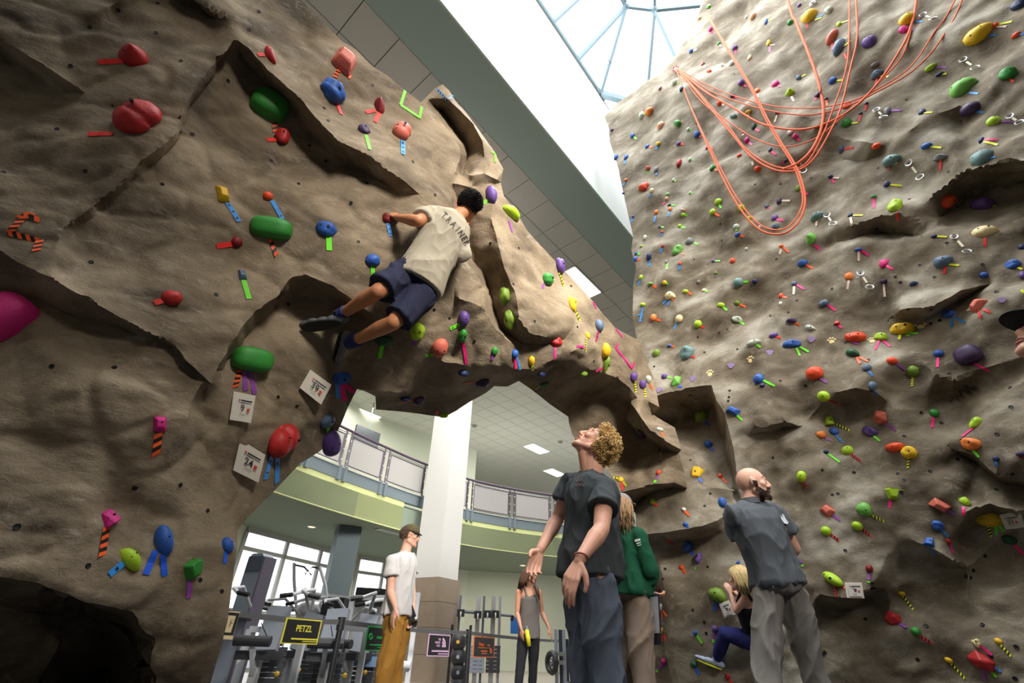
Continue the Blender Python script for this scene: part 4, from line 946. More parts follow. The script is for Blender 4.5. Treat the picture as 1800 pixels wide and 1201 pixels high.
def add_hold(bv, u, v, w, h, col, kind, roll=0, out=.6):
    g = wall_hit(bv, u, v)
    if g is None: return None
    p, n, dep = g; k = dep/FPX; d = p-Vector((0, 0, CAMH)); obl = max(.55, abs(n.dot(d.normalized())))
    W_, H_ = w*k*1.0, h*k/obl**.5; D_o = (W_*H_)**.5*out*.8
    big = max(w, h); sub = 4 if big > 44 else (3 if big > 17 else 2)
    me, sm = hold_mesh(kind, sub, len(INFO)+3, W_, H_, D_o)
    R3 = axes(n, math.radians(roll)); me.transform(R3.to_4x4())
    me.name = 'hold'; me.materials.append(hmat(col))
    if sm: me.polygons.foreach_set('use_smooth', [True]*len(me.polygons))
    if big > 17:
        t = empty('climbing_hold', tuple(p)); b = bpy.data.objects.new('grip_body', me); COL.objects.link(b); b.parent = t
        zs = D_o*(.93 if kind not in ('prism', 'wedge') else .72); bb = MB(); c = R3 @ Vector((W_*.08, H_*.06, zs*.92)); rr = max(.005, min(.011, W_*.06))
        bb.cyl(c, c+(R3 @ Vector((0, 0, zs*.10+.002))), rr, 10)
        if big > 30 and kind not in ('prism',):
            c2 = R3 @ Vector((-W_*.28, H_*.04, zs*.80)); bb.cyl(c2, c2+(R3 @ Vector((0, 0, zs*.09))), rr*.6, 8)
        o = link('bolt', bb.mesh(), M_bolt); o.parent = t
        root = t
    else:
        root = bpy.data.objects.new('climbing_hold', me); COL.objects.link(root); root.location = p
    INFO.append(dict(o=root, u=u, v=v, w=w, h=h, col=col, kind=kind, bv=bv, tapes=[])); return INFO[-1]
def tape(bv, a, b, col, style='plain', wpx=5.5):
    """strip of tape stuck on the wall from pixel a to pixel b"""
    N = max(2, int(math.hypot(b[0]-a[0], b[1]-a[1])/6)+1); P = []
    o = Vector((0, 0, CAMH)); ns = []
    for k in range(N+1):
        u, v = a[0]+(b[0]-a[0])*k/N, a[1]+(b[1]-a[1])*k/N; h = bv.ray_cast(o, Vector(ray(u, v)).normalized())
        if h[0] is None: continue
        n = h[1] if h[1].dot(Vector(ray(u, v))) < 0 else -h[1]
        if P and (h[0]-P[-1]).length > .35: continue
        P.append(h[0]); ns.append(n)
    if len(P) < 2: return None
    fwd = Vector(CM @ np.array([0, 0, 1.0])); dep = (P[0]-o).dot(fwd); wd = wpx*dep/FPX
    n = sum(ns, Vector()).normalized(); base = P[0].copy(); mb = MB(); two = style in ('stripe', 'dash', 'heart'); mats = [tmat(col)]+([tmat('black' if style != 'dash' else 'yb')] if two else [])
    def ribbon(p0, p1, n0, off, w0, sl=0, th=.0012):
        d = (p1-p0); x = d.cross(n).normalized()*w0/2; e = d.normalized()*sl
        q = [p0+x+e, p0-x-e, p1-x-e, p1+x+e]; q = [z_+n*off-base for z_ in q]
        mb.add(q+[z_-n*th for z_ in q], [(0, 1, 2, 3), (7, 6, 5, 4), (0, 4, 5, 1), (1, 5, 6, 2), (2, 6, 7, 3), (3, 7, 4, 0)])
    L_ = (P[-1]-P[0]).length
    if style in ('plain', 'heart'):
        for k in range(len(P)-1): ribbon(P[k], P[k+1], n, .006, wd)
        if style == 'heart':
            mb.cur = 1; m_ = max(1, int(L_/(wd*1.5)))
            for k in range(m_):
                c = P[0].lerp(P[-1], (k+.5)/m_)+n*.0085-base; x = (P[-1]-P[0]).cross(n).normalized()*wd*.26; y = (P[0]-P[-1]).normalized()*wd*.28
                mb.add([c-y, c+x*.9, c+x*.9+y*.7, c+x*.45+y, c+y*.55, c-x*.45+y, c-x*.9+y*.7, c-x*.9], [(0, 1, 2, 3, 4), (0, 4, 5, 6, 7)])
    else:
        m_ = max(3, int(L_/(wd*.62))); m_ += (1-m_ % 2); sl = wd*.28*(1 if style == 'stripe' else .8)
        for k in range(m_):
            f0, f1 = k/m_, (k+1)/m_
            def at(f):
                g = f*(len(P)-1); i = min(int(g), len(P)-2); return P[i].lerp(P[i+1], g-i)
            mb.cur = k % 2
            if style == 'dash' and k % 2: ribbon(at(f0), at(f1), n, .0050, wd*.9, sl)
            else: ribbon(at(f0), at(f1), n, .006, wd, sl)
    me = mb.mesh('tape'); ob = bpy.data.objects.new('marking_tape', me); COL.objects.link(ob); ob.location = base
    for q in mats: me.materials.append(q)
    return ob
TAPES = []
S_ = {'p': 'plain', 's': 'stripe', 'h': 'heart', 'd': 'dash'}
TW = dict(r='red', o='orange', b='blue', B='dblue', g='green', u='purple', k='pink', y='yellow', c='cream')
def put(bv, rows, wpx):
    """row: u v w h colour kind roll tapes ; tape: colour+style:x1,y1,x2,y2 (relative to the hold centre)"""
    for ln in rows.strip().split('\n'):
        f = ln.split()
        if not f: continue
        u, v, w, h = map(float, f[:4]); I = add_hold(bv, u, v, w, h, f[4], f[5], float(f[6]) if len(f) > 6 and ':' not in f[6] else 0)
        for tk in f[6:]:
            if ':' not in tk: continue
            ct, co = tk.split(':'); n_ = [float(q) for q in co.split(',')]; x1, y1, x2, y2 = n_[:4]
            ob = tape(bv, (u+x1, v+y1), (u+x2, v+y2), TW[ct[0]], S_[ct[1]], n_[4] if len(n_) > 4 else wpx*(.85+.3*(v/1200)) if wpx < 5 else wpx)
            if ob is not None: TAPES.append(dict(o=ob, col=TW[ct[0]], st=S_[ct[1]], I=I, d=(x2, y2))); I and I['tapes'].append((TW[ct[0]], S_[ct[1]]))
NL0 = 0
put(bvhL, """
235 100 42 36 red cone 20 rp:-20,8,-62,10,9
241 211 80 58 red double 20 rp:-42,25,-86,26,10
473 97 14 30 red crescent 10 rp:-8,0,-20,0,8
604 110 40 40 salmon block -20 os:-8,14,-16,26,7 os:4,14,12,28,7
584 162 42 36 blue ridged -40 rp:8,20,16,40,6
474 190 58 44 green brick -20 os:8,22,10,42,9
497 241 24 26 red jug 0 rp:-10,5,-28,6,8
667 187 18 28 darkred cone 0 rp:-8,8,-24,11,7 rp:0,12,-8,28,7
640 230 21 16 darkpurple jug 0 gp:3,8,10,34,6
706 232 40 32 salmon double 20 bh:2,16,2,40,8
391 342 20 30 yellow block 10 bh:8,14,29,48,8
471 345 17 16 flame egg 0 bh:7,8,26,41,7
478 403 66 36 green brick -5 os:-4,18,8,46,8
416 426 18 18 darkred knob 0 rp:-8,3,-36,7,9
574 403 35 25 blue jug -15 gp:4,12,5,38,9
426 484 13 21 slate block 10 gp:2,8,12,42,8
302 524 30 25 red knob 0 rp:-12,4,-31,9,10
6 563 74 78 pink brick -40
655 458 25 21 blue knob 0 gp:0,10,0,26,7
681 384 19 18 darkred jug 0 bh:1,8,6,32,6
443 633 66 40 green brick -14 os:-22,18,-30,48,9 up:-14,20,-12,54,9 up:-4,20,4,60,9
493 775 70 54 red double -25 bh:-16,26,-28,68,11 bh:-6,28,-7,74,11
575 739 30 20 slate jug 15 gp:1,10,2,34,7
580 784 34 44 purple egg 20
281 746 21 30 magenta block 0 os:-3,16,-7,54,12
190 912 32 27 magenta wedge 0 os:-4,14,-12,66,12
227 985 24 38 lime egg 0 bh:-12,6,-36,26,11
287 951 28 52 blue egg 0 Bp:-14,18,-32,60,11 Bp:-2,24,1,62,11
336 1002 32 28 green cup 0 up:-3,16,-6,50,10
399 959 20 24 blue egg 0 Bp:-3,12,-5,32,8
863 343 21 30 purple egg 0 gp:-6,8,-13,16,5
898 374 20 28 lime leaf 60 up:-4,14,2,34,4
983 467 17 23 purple blob 0 yd:0,12,7,36,5
962 491 27 17 green split 0 up:-6,8,-9,16,4
888 521 20 26 olive blob 0
898 562 20 29 olive blob 0
815 560 20 28 purple egg 0 gh:-8,10,-24,18,6
813 590 16 23 green jug 0 kp:1,10,7,50,5
733 583 27 31 lime jug 0 up:-4,14,-7,24,6
772 611 30 33 salmon egg 0 gh:-10,11,-24,15,6
675 598 32 18 darkgreen jug 0 gp:-3,8,-8,32,7
869 617 14 13 green jug 0 up:-3,6,-4,16,5
904 622 15 13 blue knob 0 kp:1,6,2,26,5 bp:4,6,10,28,4
934 634 12 17 yellow jug 0 yd:1,8,3,17,5
977 601 23 20 red blob 0 kp:-1,10,-2,32,4
1005 535 16 20 yellow jug 0 yd:5,9,14,29,5
1052 573 18 17 slate egg 0 ks:0,9,-5,28,4
1032 590 11 10 yellow jug 0 yd:-2,5,-3,28,4
1063 616 18 20 yellow knob 0 yd:2,8,7,20,4
1063 641 12 24 olive jug 0 kp:-4,6,-16,12,4
1113 663 15 14 purple jug 0 yd:3,7,4,27,4
1129 676 15 14 purple jug 0 yd:4,7,5,22,4
1139 667 11 13 pale blob 0 op:3,8,7,18,4
1025 656 18 10 olive jug 0
815 655 20 12 navy jug 0
848 671 24 18 darkpurple egg 0 rp:-14,0,-35,3,4
735 703 20 17 darkpurple egg 0 rp:-8,0,-34,5,4
712 700 18 10 navy jug 0
952 657 18 8 navy egg 0
956 675 18 8 darkgreen jug 0 yd:-8,4,-14,9,4
1129 762 17 15 darkpurple knob 0 yd:-12,-20,-4,-10,4
1115 743 8 6 teal blob 0
1160 756 14 6 pale leaf -30 op:2,4,7,13,4
1158 831 8 9 flame egg 0 up:-1,5,-4,12,3 gp:-5,14,-8,18,4
1091 844 11 9 yellow jug 0 yd:-5,-2,-13,-4,4 yd:5,4,10,11,4 rp:2,5,4,18,4
600 664 34 22 blue jug 0 bp:-8,8,-6,36,9 kp:0,12,6,40,9 kp:6,10,36,38,9
780 730 18 6 lime jug 0 kp:-12,-8,-12,-2,4
""", 6)
put(bvhR, """
1076 229 7 5 darkpurple egg 0
1112 239 8 9 blue jug 0 gp:2,2,7,6
1083 277 8 10 blue jug 0 bp:-1,5,-3,12
1101 277 8 9 blue jug 0 bp:-1,5,-3,12
1142 196 16 12 orange leaf 25 gp:-8,4,-14,5
1128 203 9 11 pale blob 0
1162 222 14 12 peach blob 0
1192 217 11 14 green leaf 40 op:4,-1,7,-3
1210 228 7 6 pale blob 0 gp:1,0,5,1
1225 237 11 12 blue jug 0 op:2,4,8,3
1193 253 9 7 purple jug 0 op:2,0,10,1
1138 258 9 6 blue jug 0 op:3,0,9,1
1157 253 8 7 yellow jug 0 bp:0,3,-4,10
1243 261 6 5 red jug 0 op:2,0,11,1
1194 288 9 15 red egg 0
1213 281 7 7 pale egg 0 gp:-1,0,5,0
1139 296 9 8 salmon jug 0 gp:1,5,-1,9
1154 299 8 11 grey blob 0 bp:0,5,0,9
1253 296 11 10 green jug 0 op:3,2,9,4
1100 317 7 6 orange egg 0 bp:-1,3,-5,10
1131 330 18 12 flame crescent 0
1146 336 8 9 cream egg 0 bp:-1,4,-5,11
1184 317 6 6 pale egg 0 gp:-1,1,4,1
1213 339 5 4 white egg 0 gp:-2,0,4,1
1174 341 5 4 pale egg 0 gp:-4,0,3,0
1096 340 5 4 blue egg 0 bp:0,0,0,11
1172 350 7 8 peach egg 0 kp:-3,6,-7,11
1177 361 7 4 darkpurple egg 0 gp:2,0,10,0
1154 374 8 9 orange egg 0 bp:-1,5,-4,17
1178 368 7 8 orange jug 0 bp:-1,4,-4,13
1199 369 5 4 pale egg 0 op:-1,0,6,0
1201 378 8 6 lime jug 0 gp:2,0,7,1
1263 355 14 10 lime jug 0 gp:1,5,5,11
1253 373 11 10 lime knob 0 op:3,2,12,7
1303 366 12 13 lime egg 0 op:4,3,10,4
1318 384 10 8 lime egg 0 op:3,0,8,1
1113 381 5 5 blue egg 0 bp:0,0,-3,10
1195 398 8 7 lime jug 0 gp:2,1,10,3
1294 399 12 9 pale split 0 gp:0,4,1,7
1160 399 6 5 purple egg 0 gp:2,0,7,1
1164 408 5 4 flame egg 0 bp:0,2,-1,7
1297 413 11 8 blue knob 0 op:4,1,11,3
1335 399 5 5 white egg 0 cp:0,0,-1,5
1134 418 7 9 pale jug 0
1165 433 6 6 red jug 0 bp:-1,3,-5,11
1213 425 16 11 grey jug 0 gp:7,2,14,5
1192 441 20 15 brightgreen jug 0 op:6,6,11,6
1128 433 6 4 lime egg 0
1118 446 6 5 blue jug 0 gp:3,0,7,1
1117 456 9 9 blue knob 0 op:3,1,9,1
1141 452 9 13 navy jug 0 bp:0,6,1,16
1172 461 5 8 grey egg 0 gp:1,3,0,13
1196 463 6 6 flame jug 0 bp:0,3,-3,12
1254 459 6 7 purple egg 0 gp:2,0,12,0
1288 459 10 8 flame jug 0
1312 438 6 6 pale egg 0
1258 480 5 6 olive egg 0
1228 496 6 7 grey egg 0
1127 488 8 8 lime egg 0 bp:-1,4,-5,14
1144 500 13 7 olive leaf 0 op:4,2,10,6
1168 497 9 7 yellow jug 0 gp:2,1,7,2
1205 513 11 7 lime egg 0 op:4,1,11,5
1238 511 9 6 cream jug 0 gp:2,1,7,2
1298 497 16 15 teal brick 0 gp:8,-1,17,-2
1327 495 10 9 navy jug 0
1179 521 21 13 cream leaf -20 bp:-6,6,-14,14 bp:-2,8,-6,17 op:2,6,6,6
1130 536 11 7 lime egg 0 bp:0,4,-4,26,3
1267 537 14 8 lime jug 0 gp:4,3,11,9
1296 533 10 9 olive knob 0 op:4,2,15,7
1373 521 9 8 flame jug 0 op:3,1,11,3
1372 534 6 7 white knob 0
1396 499 10 8 slate jug 0 kp:4,2,18,10 cp:0,5,-1,19
1446 535 11 13 slate egg 0
1411 463 16 13 blue jug 0 op:6,3,18,9
1426 420 17 18 brightgreen jug 0 kp:6,10,16,19
1373 433 8 7 orange egg 0 op:2,1,13,11 cp:0,5,-3,14
1363 399 13 11 slate jug 0 gp:2,3,8,4
1362 384 12 10 purple jug 0 kp:3,2,16,4
1370 354 9 11 darkpurple jug 0 cp:4,-1,19,-1
1348 363 7 8 slate egg 0 kp:1,2,4,4
1438 381 24 13 teal leaf 10 cp:-2,8,-3,17
1332 297 11 10 flame knob 0 cp:-8,-6,-10,-12
1300 274 9 6 flame egg 0
1313 247 9 11 magenta egg 0 kp:4,4,9,8
1325 223 9 10 darkgreen jug 0 kp:3,4,10,8
1306 234 6 5 pink egg 0 cp:0,1,0,4
1265 182 9 8 flame jug 0 cp:4,0,7,4
1331 161 11 8 orange jug 0 cp:1,4,1,11
1288 169 9 6 darkpurple jug 0 kp:2,1,9,3
1316 197 11 6 yellow leaf 0 cp:0,3,0,12
1366 199 7 6 darkred jug 0 cp:0,3,-4,16
1389 164 16 12 lime cone 30 cp:2,6,6,14
1398 240 10 9 pink jug 0 kp:2,3,8,8
1388 234 8 8 white jug 0 kp:2,-3,6,-3
1354 264 6 7 navy jug 0 kp:2,3,10,8
1381 283 7 6 navy jug 0 kp:-2,2,-6,3
1430 267 8 6 navy jug 0 yp:2,0,5,-1
1404 332 11 11 olive jug 0 kp:3,4,16,10
1198 157 7 8 navy jug 0 op:3,0,7,2
1160 155 5 7 grey egg 0
1246 12 8 7 brightgreen egg 30
1229 33 8 6 peach egg 40
1324 29 11 12 peach egg 0
1312 31 5 6 pale egg 0
1347 39 7 9 blue jug 0 yp:2,-1,12,-6
1389 40 10 9 green egg 0
1423 30 26 18 yellow leaf 35 bp:12,1,24,-4 yp:10,5,21,1 rp:-4,12,-4,20
1457 18 12 12 pale leaf 40
1475 43 8 9 lime egg 40 yp:2,-2,18,-7
1249 52 8 9 pink egg 0 kp:2,4,3,7
1264 77 6 6 green egg 0 cp:1,2,4,5
1292 84 10 7 purple jug 0 kp:1,3,1,11
1351 77 8 11 yellow jug 0 cp:2,3,10,2 kp:2,6,2,15
1215 90 8 7 blue jug 0 cp:3,0,10,-3
1318 102 7 10 cream jug 0
1463 66 15 22 salmon egg -20 rp:0,10,0,22
1476 84 18 25 slate egg 0 yp:8,-3,20,-12 rp:8,10,12,20
1236 113 6 8 darkred jug 0 cp:1,2,3,6
1269 116 6 9 white egg 0
1286 113 11 14 pale blob 0
1247 126 7 10 flame leaf 40
1161 156 5 8 darkred egg 0
1185 146 11 10 pale blob 0 gp:4,0,8,0
1303 146 12 9 purple jug 0 kp:3,3,9,7
1363 149 13 10 pink jug 0 kp:3,1,9,4
1404 137 9 9 slate jug 0 yp:2,0,12,-6
1464 142 14 11 blue jug 20 yp:7,0,19,-1
1437 168 9 10 darkpurple egg 0 kp:-2,4,-4,9
1452 174 6 6 darkpurple egg 0 op:0,2,2,12
1489 187 15 12 flame jug 0
1513 200 6 6 navy egg 0 rp:0,2,-3,14
1523 182 6 5 navy egg 0 rp:0,1,-2,13
1488 217 17 15 green jug 20 yp:8,0,20,-1
1560 196 11 15 grey jug 0 up:5,-1,26,-2
1621 198 11 10 navy jug 0 yp:4,1,18,0
1694 155 38 24 brightgreen leaf 20 bp:10,8,26,10
1705 192 28 22 darkpurple egg 20 bp:10,4,24,6
1746 214 19 15 lime egg 25 up:8,1,38,1
1541 257 14 11 flame jug 0
1479 263 10 12 slate jug 0 rp:5,0,22,-4
1629 257 16 10 blue knob 0 yp:4,1,26,3
1726 247 9 9 navy jug 0 yp:4,2,28,8 kp:4,-1,28,-1
1568 282 28 18 teal leaf 10 rp:-4,8,-5,16 cp:0,8,10,4
1728 279 34 25 teal leaf 35 bp:10,0,22,-3
1653 277 19 10 grey jug 0 rp:1,4,0,22
1460 311 8 7 navy egg 0 kp:2,4,6,11 cp:4,2,15,2
1559 324 10 11 navy jug 0 yp:4,1,26,3
1663 355 27 19 flame jug 0
1726 360 30 22 purple blob 0 yp:10,3,24,3
1573 364 22 23 lime blob 0 rp:4,10,6,24
1536 346 9 6 green jug 0 kp:0,2,0,20
1495 379 9 7 navy jug 0 yp:4,0,22,0 cp:0,3,3,18
1509 439 11 6 blue jug 0 cp:0,3,0,20 kp:4,1,18,10
1642 416 9 7 navy egg 0 yp:4,0,22,1
1731 410 35 18 cream leaf 5 rp:0,8,0,24
1797 435 12 9 navy jug 0
1658 460 27 20 slate leaf 25 yp:8,5,28,7 rp:4,9,2,22
1555 464 17 12 pink jug 0 kp:3,3,15,10
1781 466 21 15 blue jug 10 yp:8,5,16,8
1729 484 12 11 blue knob 0
1492 487 14 14 orange jug 0 cp:0,6,-3,22
1554 495 13 8 darkpurple jug 0 cp:0,4,2,27
1606 499 12 8 navy jug 20
1797 484 8 14 purple blob 0 yp:-1,26,3,32
1450 533 12 13 slate egg 0 kp:5,3,19,13
1722 538 20 22 salmon block 0 cp:-8,0,-20,6 cp:-8,6,-22,8 rp:-1,10,2,22 rp:6,6,20,12
1669 553 22 12 blue jug 0 bh:4,6,4,22 bh:10,5,28,15
1471 568 11 9 red wedge 0 kp:3,4,8,9
1425 577 18 8 pale leaf -20
1503 594 31 17 flame blob 0 up:-6,8,6,12
1549 593 20 13 lime jug 0 kp:-4,6,-10,22 kp:2,6,16,17
1586 579 35 20 yellow jug 10 gp:8,7,28,8 yp:-4,10,-6,18 gp:6,10,12,12
1392 606 30 13 blue jug 10 gp:8,6,14,20 gp:14,4,30,13
1500 622 24 13 darkgreen leaf -30 op:6,6,12,18 op:10,6,26,14
1568 635 17 13 flame egg -20 up:6,4,24,16
1604 653 18 20 olive knob 0 ys:0,10,-1,26
1650 622 15 13 blue egg 0 kp:-1,7,-2,24
1703 625 36 32 darkpurple brick 35 kp:10,14,36,28
1524 647 14 12 slate jug -20 bh:3,6,10,14
1533 679 14 16 slate jug -20 bh:3,8,9,16
1432 657 26 22 flame knob 0 up:8,8,22,16
1448 697 20 18 lime egg -20 rs:8,6,24,12
1549 734 27 24 salmon prism 0 up:8,10,26,24
1457 740 18 18 lime wedge 0 ys:8,4,36,17
1443 765 17 12 orange jug 0 up:6,5,17,10
1466 759 16 12 blue jug -10 bh:3,6,15,19
1530 759 24 16 purple jug -20 gp:6,8,17,17
1642 727 15 15 green egg 0 kp:-2,7,-4,25
1716 745 14 19 lime jug 0 kp:-5,8,-24,23
1708 781 30 20 orange jug 0 gp:2,10,14,23
1751 807 10 10 navy jug 0 bh:0,4,1,13
1795 799 14 8 darkpurple jug 0 kp:2,3,8,6
1573 788 17 24 flame leaf -60
1598 796 24 20 yellow jug -35 ys:0,9,-2,27
1490 793 18 17 lime egg -20 rs:6,6,24,18
1452 795 9 8 navy egg 0 gp:3,3,24,18
1409 838 15 19 lime egg 0 rs:3,9,8,19
1149 559 12 13 orange egg 0 op:5,3,13,5
1194 561 14 14 cream egg 0 bp:-3,7,-9,18
1227 570 14 14 lime egg 0 rp:5,4,11,6
1296 562 18 11 pale jug -20 gp:5,4,12,9
1391 564 17 9 darkpurple jug 0 op:4,3,15,8
1360 590 15 9 purple leaf 25 rp:4,2,13,5
1325 603 24 9 pale leaf 20 gp:5,3,12,8
1177 608 8 6 blue egg 0 op:2,0,8,2
1154 621 14 13 olive jug -20
1208 621 26 22 teal jug 10 rp:6,5,14,8
1168 662 11 10 purple egg 0 gp:5,1,12,3
1189 671 17 22 brightgreen prism 0 Bp:3,9,10,9
1334 667 18 17 blue egg 0 gp:8,2,28,12
1341 677 10 8 navy wedge 0
1289 723 24 14 blue block -15 gp:6,7,16,16
1234 733 25 19 olive leaf 35 Bp:5,7,14,16
1245 781 14 13 blue egg 0 Bp:3,5,9,13
1225 833 24 17 yellow wedge 180 Bp:3,8,9,15
1266 837 8 9 flame egg 0 op:1,2,12,13
1270 884 14 18 blue egg 10 Bp:4,8,12,16
1202 896 8 7 white egg 0 op:1,2,10,11
1205 922 9 7 blue jug 0 Bp:2,2,6,8
1165 944 9 7 teal egg 0 rp:5,2,18,13
1210 962 18 18 blue jug -20 Bp:4,8,10,14
1228 982 20 18 purple star 0 gp:-5,16,-6,20
1198 998 9 8 flame egg 0 op:1,2,8,11
1298 990 6 8 blue egg 0
1262 1046 23 31 olive leaf 80 Bp:-3,14,-7,28 Bp:3,14,9,28
1257 1106 12 12 purple egg 0 up:-1,6,-3,18 gp:-3,18,-3,24
1222 1113 8 8 blue egg 0 gp:3,4,12,18
1220 1168 13 11 darkgreen egg 0 Bp:2,6,9,18
1167 1163 10 9 magenta egg 0 up:-2,4,-10,14 gp:-11,15,-13,18
1279 1190 9 10 red jug 0 rp:2,4,8,12
1159 1036 7 7 darkred egg 0
1163 1068 10 9 white jug 0 op:-3,6,-6,18 op:1,6,2,20 op:3,6,10,16
1164 1110 8 11 yellow egg 0 rp:-1,6,0,18 rp:2,6,9,16
1148 882 10 9 lime egg 0 rp:2,4,8,7
1455 899 22 19 salmon block -20 up:8,6,22,17
1452 934 17 16 lime egg -20 rs:7,5,23,17
1507 925 17 16 lime egg -20 rs:7,5,24,18
1465 1019 38 16 lime egg -5 rs:2,12,6,30 rs:14,8,20,16
1409 990 5 5 purple egg 0 up:-2,-6,0,-1 gp:0,3,4,6
1352 863 6 5 green egg 0
1568 869 20 19 lime cup 0 kp:-3,11,-4,24
1520 897 24 22 brightgreen leaf -40 ys:8,7,34,20
1652 888 28 18 salmon block -20 up:10,6,28,17
1695 883 17 14 lime jug 10 kp:-1,8,-1,24
1737 909 40 31 yellow knob 10 ys:0,16,5,35 gp:12,16,14,32 gp:16,14,28,26
1774 949 21 15 darkgreen jug 0 kp:8,8,26,26
1648 924 18 16 blue jug -20 bh:6,8,18,20
1633 953 17 18 blue wedge -10 bh:2,9,10,24
1666 952 9 8 red egg 0 kp:2,4,8,20
1528 1000 11 14 darkred egg 0 up:0,6,-1,20 gp:-1,22,-1,25
1585 1043 12 7 yellow jug -10 ys:2,4,20,29
1570 1088 25 25 red prism 0 up:10,8,24,16
1610 1111 15 14 green leaf -40 rs:6,6,28,20
1716 1131 20 15 cream star 0 kp:8,5,28,21
1755 1128 12 10 yellow egg 0 ys:4,6,22,26
1668 1161 12 9 yellow egg 0 ys:4,5,28,32
1726 1163 38 30 red prism -15 up:2,14,6,34 gp:12,10,26,28 bh:14,6,34,18
1792 9 22 15 navy jug 0
1721 61 42 24 yellow leaf 35 bp:16,2,30,1
1749 45 10 8 flame jug 0 yp:3,-1,30,-7 cp:3,2,20,2
1786 62 13 8 flame egg 30 bp:6,-1,14,-2
1594 35 25 18 yellow egg 35 bp:12,3,28,4
1588 54 14 13 magenta jug 30 up:5,2,20,-1
1529 74 21 20 purple leaf 45
1636 119 17 9 lime leaf 30 up:8,0,28,0
1652 131 12 6 navy egg 20 yp:4,0,12,-1
1771 131 25 19 green jug 0 rp:4,8,10,14
1542 131 19 13 slate jug 30 yp:6,3,20,4 rp:0,7,-3,20
1538 114 13 7 grey jug 0
1405 10 7 6 purple egg 0
1240 180 6 7 olive egg 0
1290 205 9 12 teal leaf 60
""", 3.6)
# ---- labels: colour, size, shape, tape and the neighbour that tells it apart
SHW = dict(blob='lumpy', egg='rounded', jug='jug', brick='big brick-shaped', cone='pointed', ridged='ridged', knob='knobbly', double='two-lobed', crescent='curved', split='split', star='flower-shaped', bone='bone-shaped', leaf='flat slab', prism='faceted', block='angular block', wedge='wedge', cup='cup-shaped')
TWD = dict(dblue='dark blue'); STW = dict(plain='', stripe='striped ', heart='heart-print ', dash='dashed ')
def cname(c): return HW.get(c, c)
def sizew(I):
    a = max(I['w'], I['h']); return 'huge' if a > 55 else 'large' if a > 29 else 'mid-sized' if a > 18 else 'small' if a > 10 else 'tiny'
def tword(I):
    ts = I['tapes']
    if not ts: return 'untaped'
    c = []
    for x in ts:
        if x[0] not in c: c.append(x[0])
    return ('two '+TWD.get(c[0], c[0])+' tapes' if len(ts) > 1 and len(c) == 1 else ' and '.join(TWD.get(q, q) for q in c[:2])+' tape')
def direction(a, b):
    dx, dy = a['u']-b['u'], a['v']-b['v']
    if abs(dx) > 1.8*abs(dy): return 'right of' if dx > 0 else 'left of'
    if abs(dy) > 1.8*abs(dx): return 'below' if dy > 0 else 'above'
    return ('below right of' if dx > 0 else 'below left of') if dy > 0 else ('above right of' if dx > 0 else 'above left of')
def zone(I):
    u, v = I['u'], I['v']
    if I['bv'] is bvhL:
        return 'on left boulder' if u < 650 else ('under the arch' if v > 650 and u > 640 else 'on the arch')
    z = 'at tower top' if v < 190 else 'high on tower' if v < 420 else 'mid tower' if v < 700 else 'low on tower'
    return z
used = set(); short = []
for I in INFO:
    desc = '%s %s %s hold' % (sizew(I), cname(I['col']), SHW[I['kind']]); tp = tword(I); tpw = ('with '+tp) if tp != 'untaped' else 'without tape'
    I['desc'] = desc
    nb = sorted((J_ for J_ in INFO if J_ is not I and J_['bv'] is I['bv']), key=lambda J_: (J_['u']-I['u'])**2+(J_['v']-I['v'])**2)
    lb = None
    for J_ in nb[:9]:
        if J_['col'] == I['col'] and J_['kind'] == I['kind']: continue
        c = '%s %s, %s %s one, %s' % (desc, tpw, direction(I, J_), cname(J_['col']), zone(I))
        if len(c.split()) <= 16 and c not in used: lb = c; break
        c = '%s %s %s %s %s one' % (desc, tpw, direction(I, J_), sizew(J_), cname(J_['col']))
        if len(c.split()) <= 16 and c not in used: lb = c; break
    lb = lb or '%s %s, %s at photo x %d' % (desc, tpw, zone(I), I['u'])
    used.add(lb); tag(I['o'], lb, 'climbing hold', 'holds on the boulder and arch' if I['bv'] is bvhL else 'holds on the tall wall')
for T_ in TAPES:
    I = T_['I']; dx, dy = T_['d']; side = 'below' if dy > abs(dx) else ('right of' if dx > 0 else 'left of') if abs(dx) >= abs(dy) else 'above'
    nb = sorted((J_ for J_ in INFO if J_ is not I and J_['bv'] is I['bv']), key=lambda J_: (J_['u']-I['u'])**2+(J_['v']-I['v'])**2)
    base_ = '%s%s tape %s %s %s hold' % (STW[T_['st']], TWD.get(T_['col'], T_['col']), side, sizew(I), cname(I['col'])); lb = base_
    for J_ in nb[:12]:
        c = '%s near %s %s, %s' % (base_, cname(J_['col']), SHW[J_['kind']].split()[-1], zone(I))
        if len(c.split()) > 16: c = '%s near %s one, %s' % (base_, cname(J_['col']), zone(I))
        if c not in used and len(c.split()) <= 16: lb = c; break
    if lb in used: lb = 'one of the '+lb+', '+zone(I)
    used.add(lb); tag(T_['o'], lb, 'tape', 'tapes on the boulder and arch' if I['bv'] is bvhL else 'tapes on the tall wall')
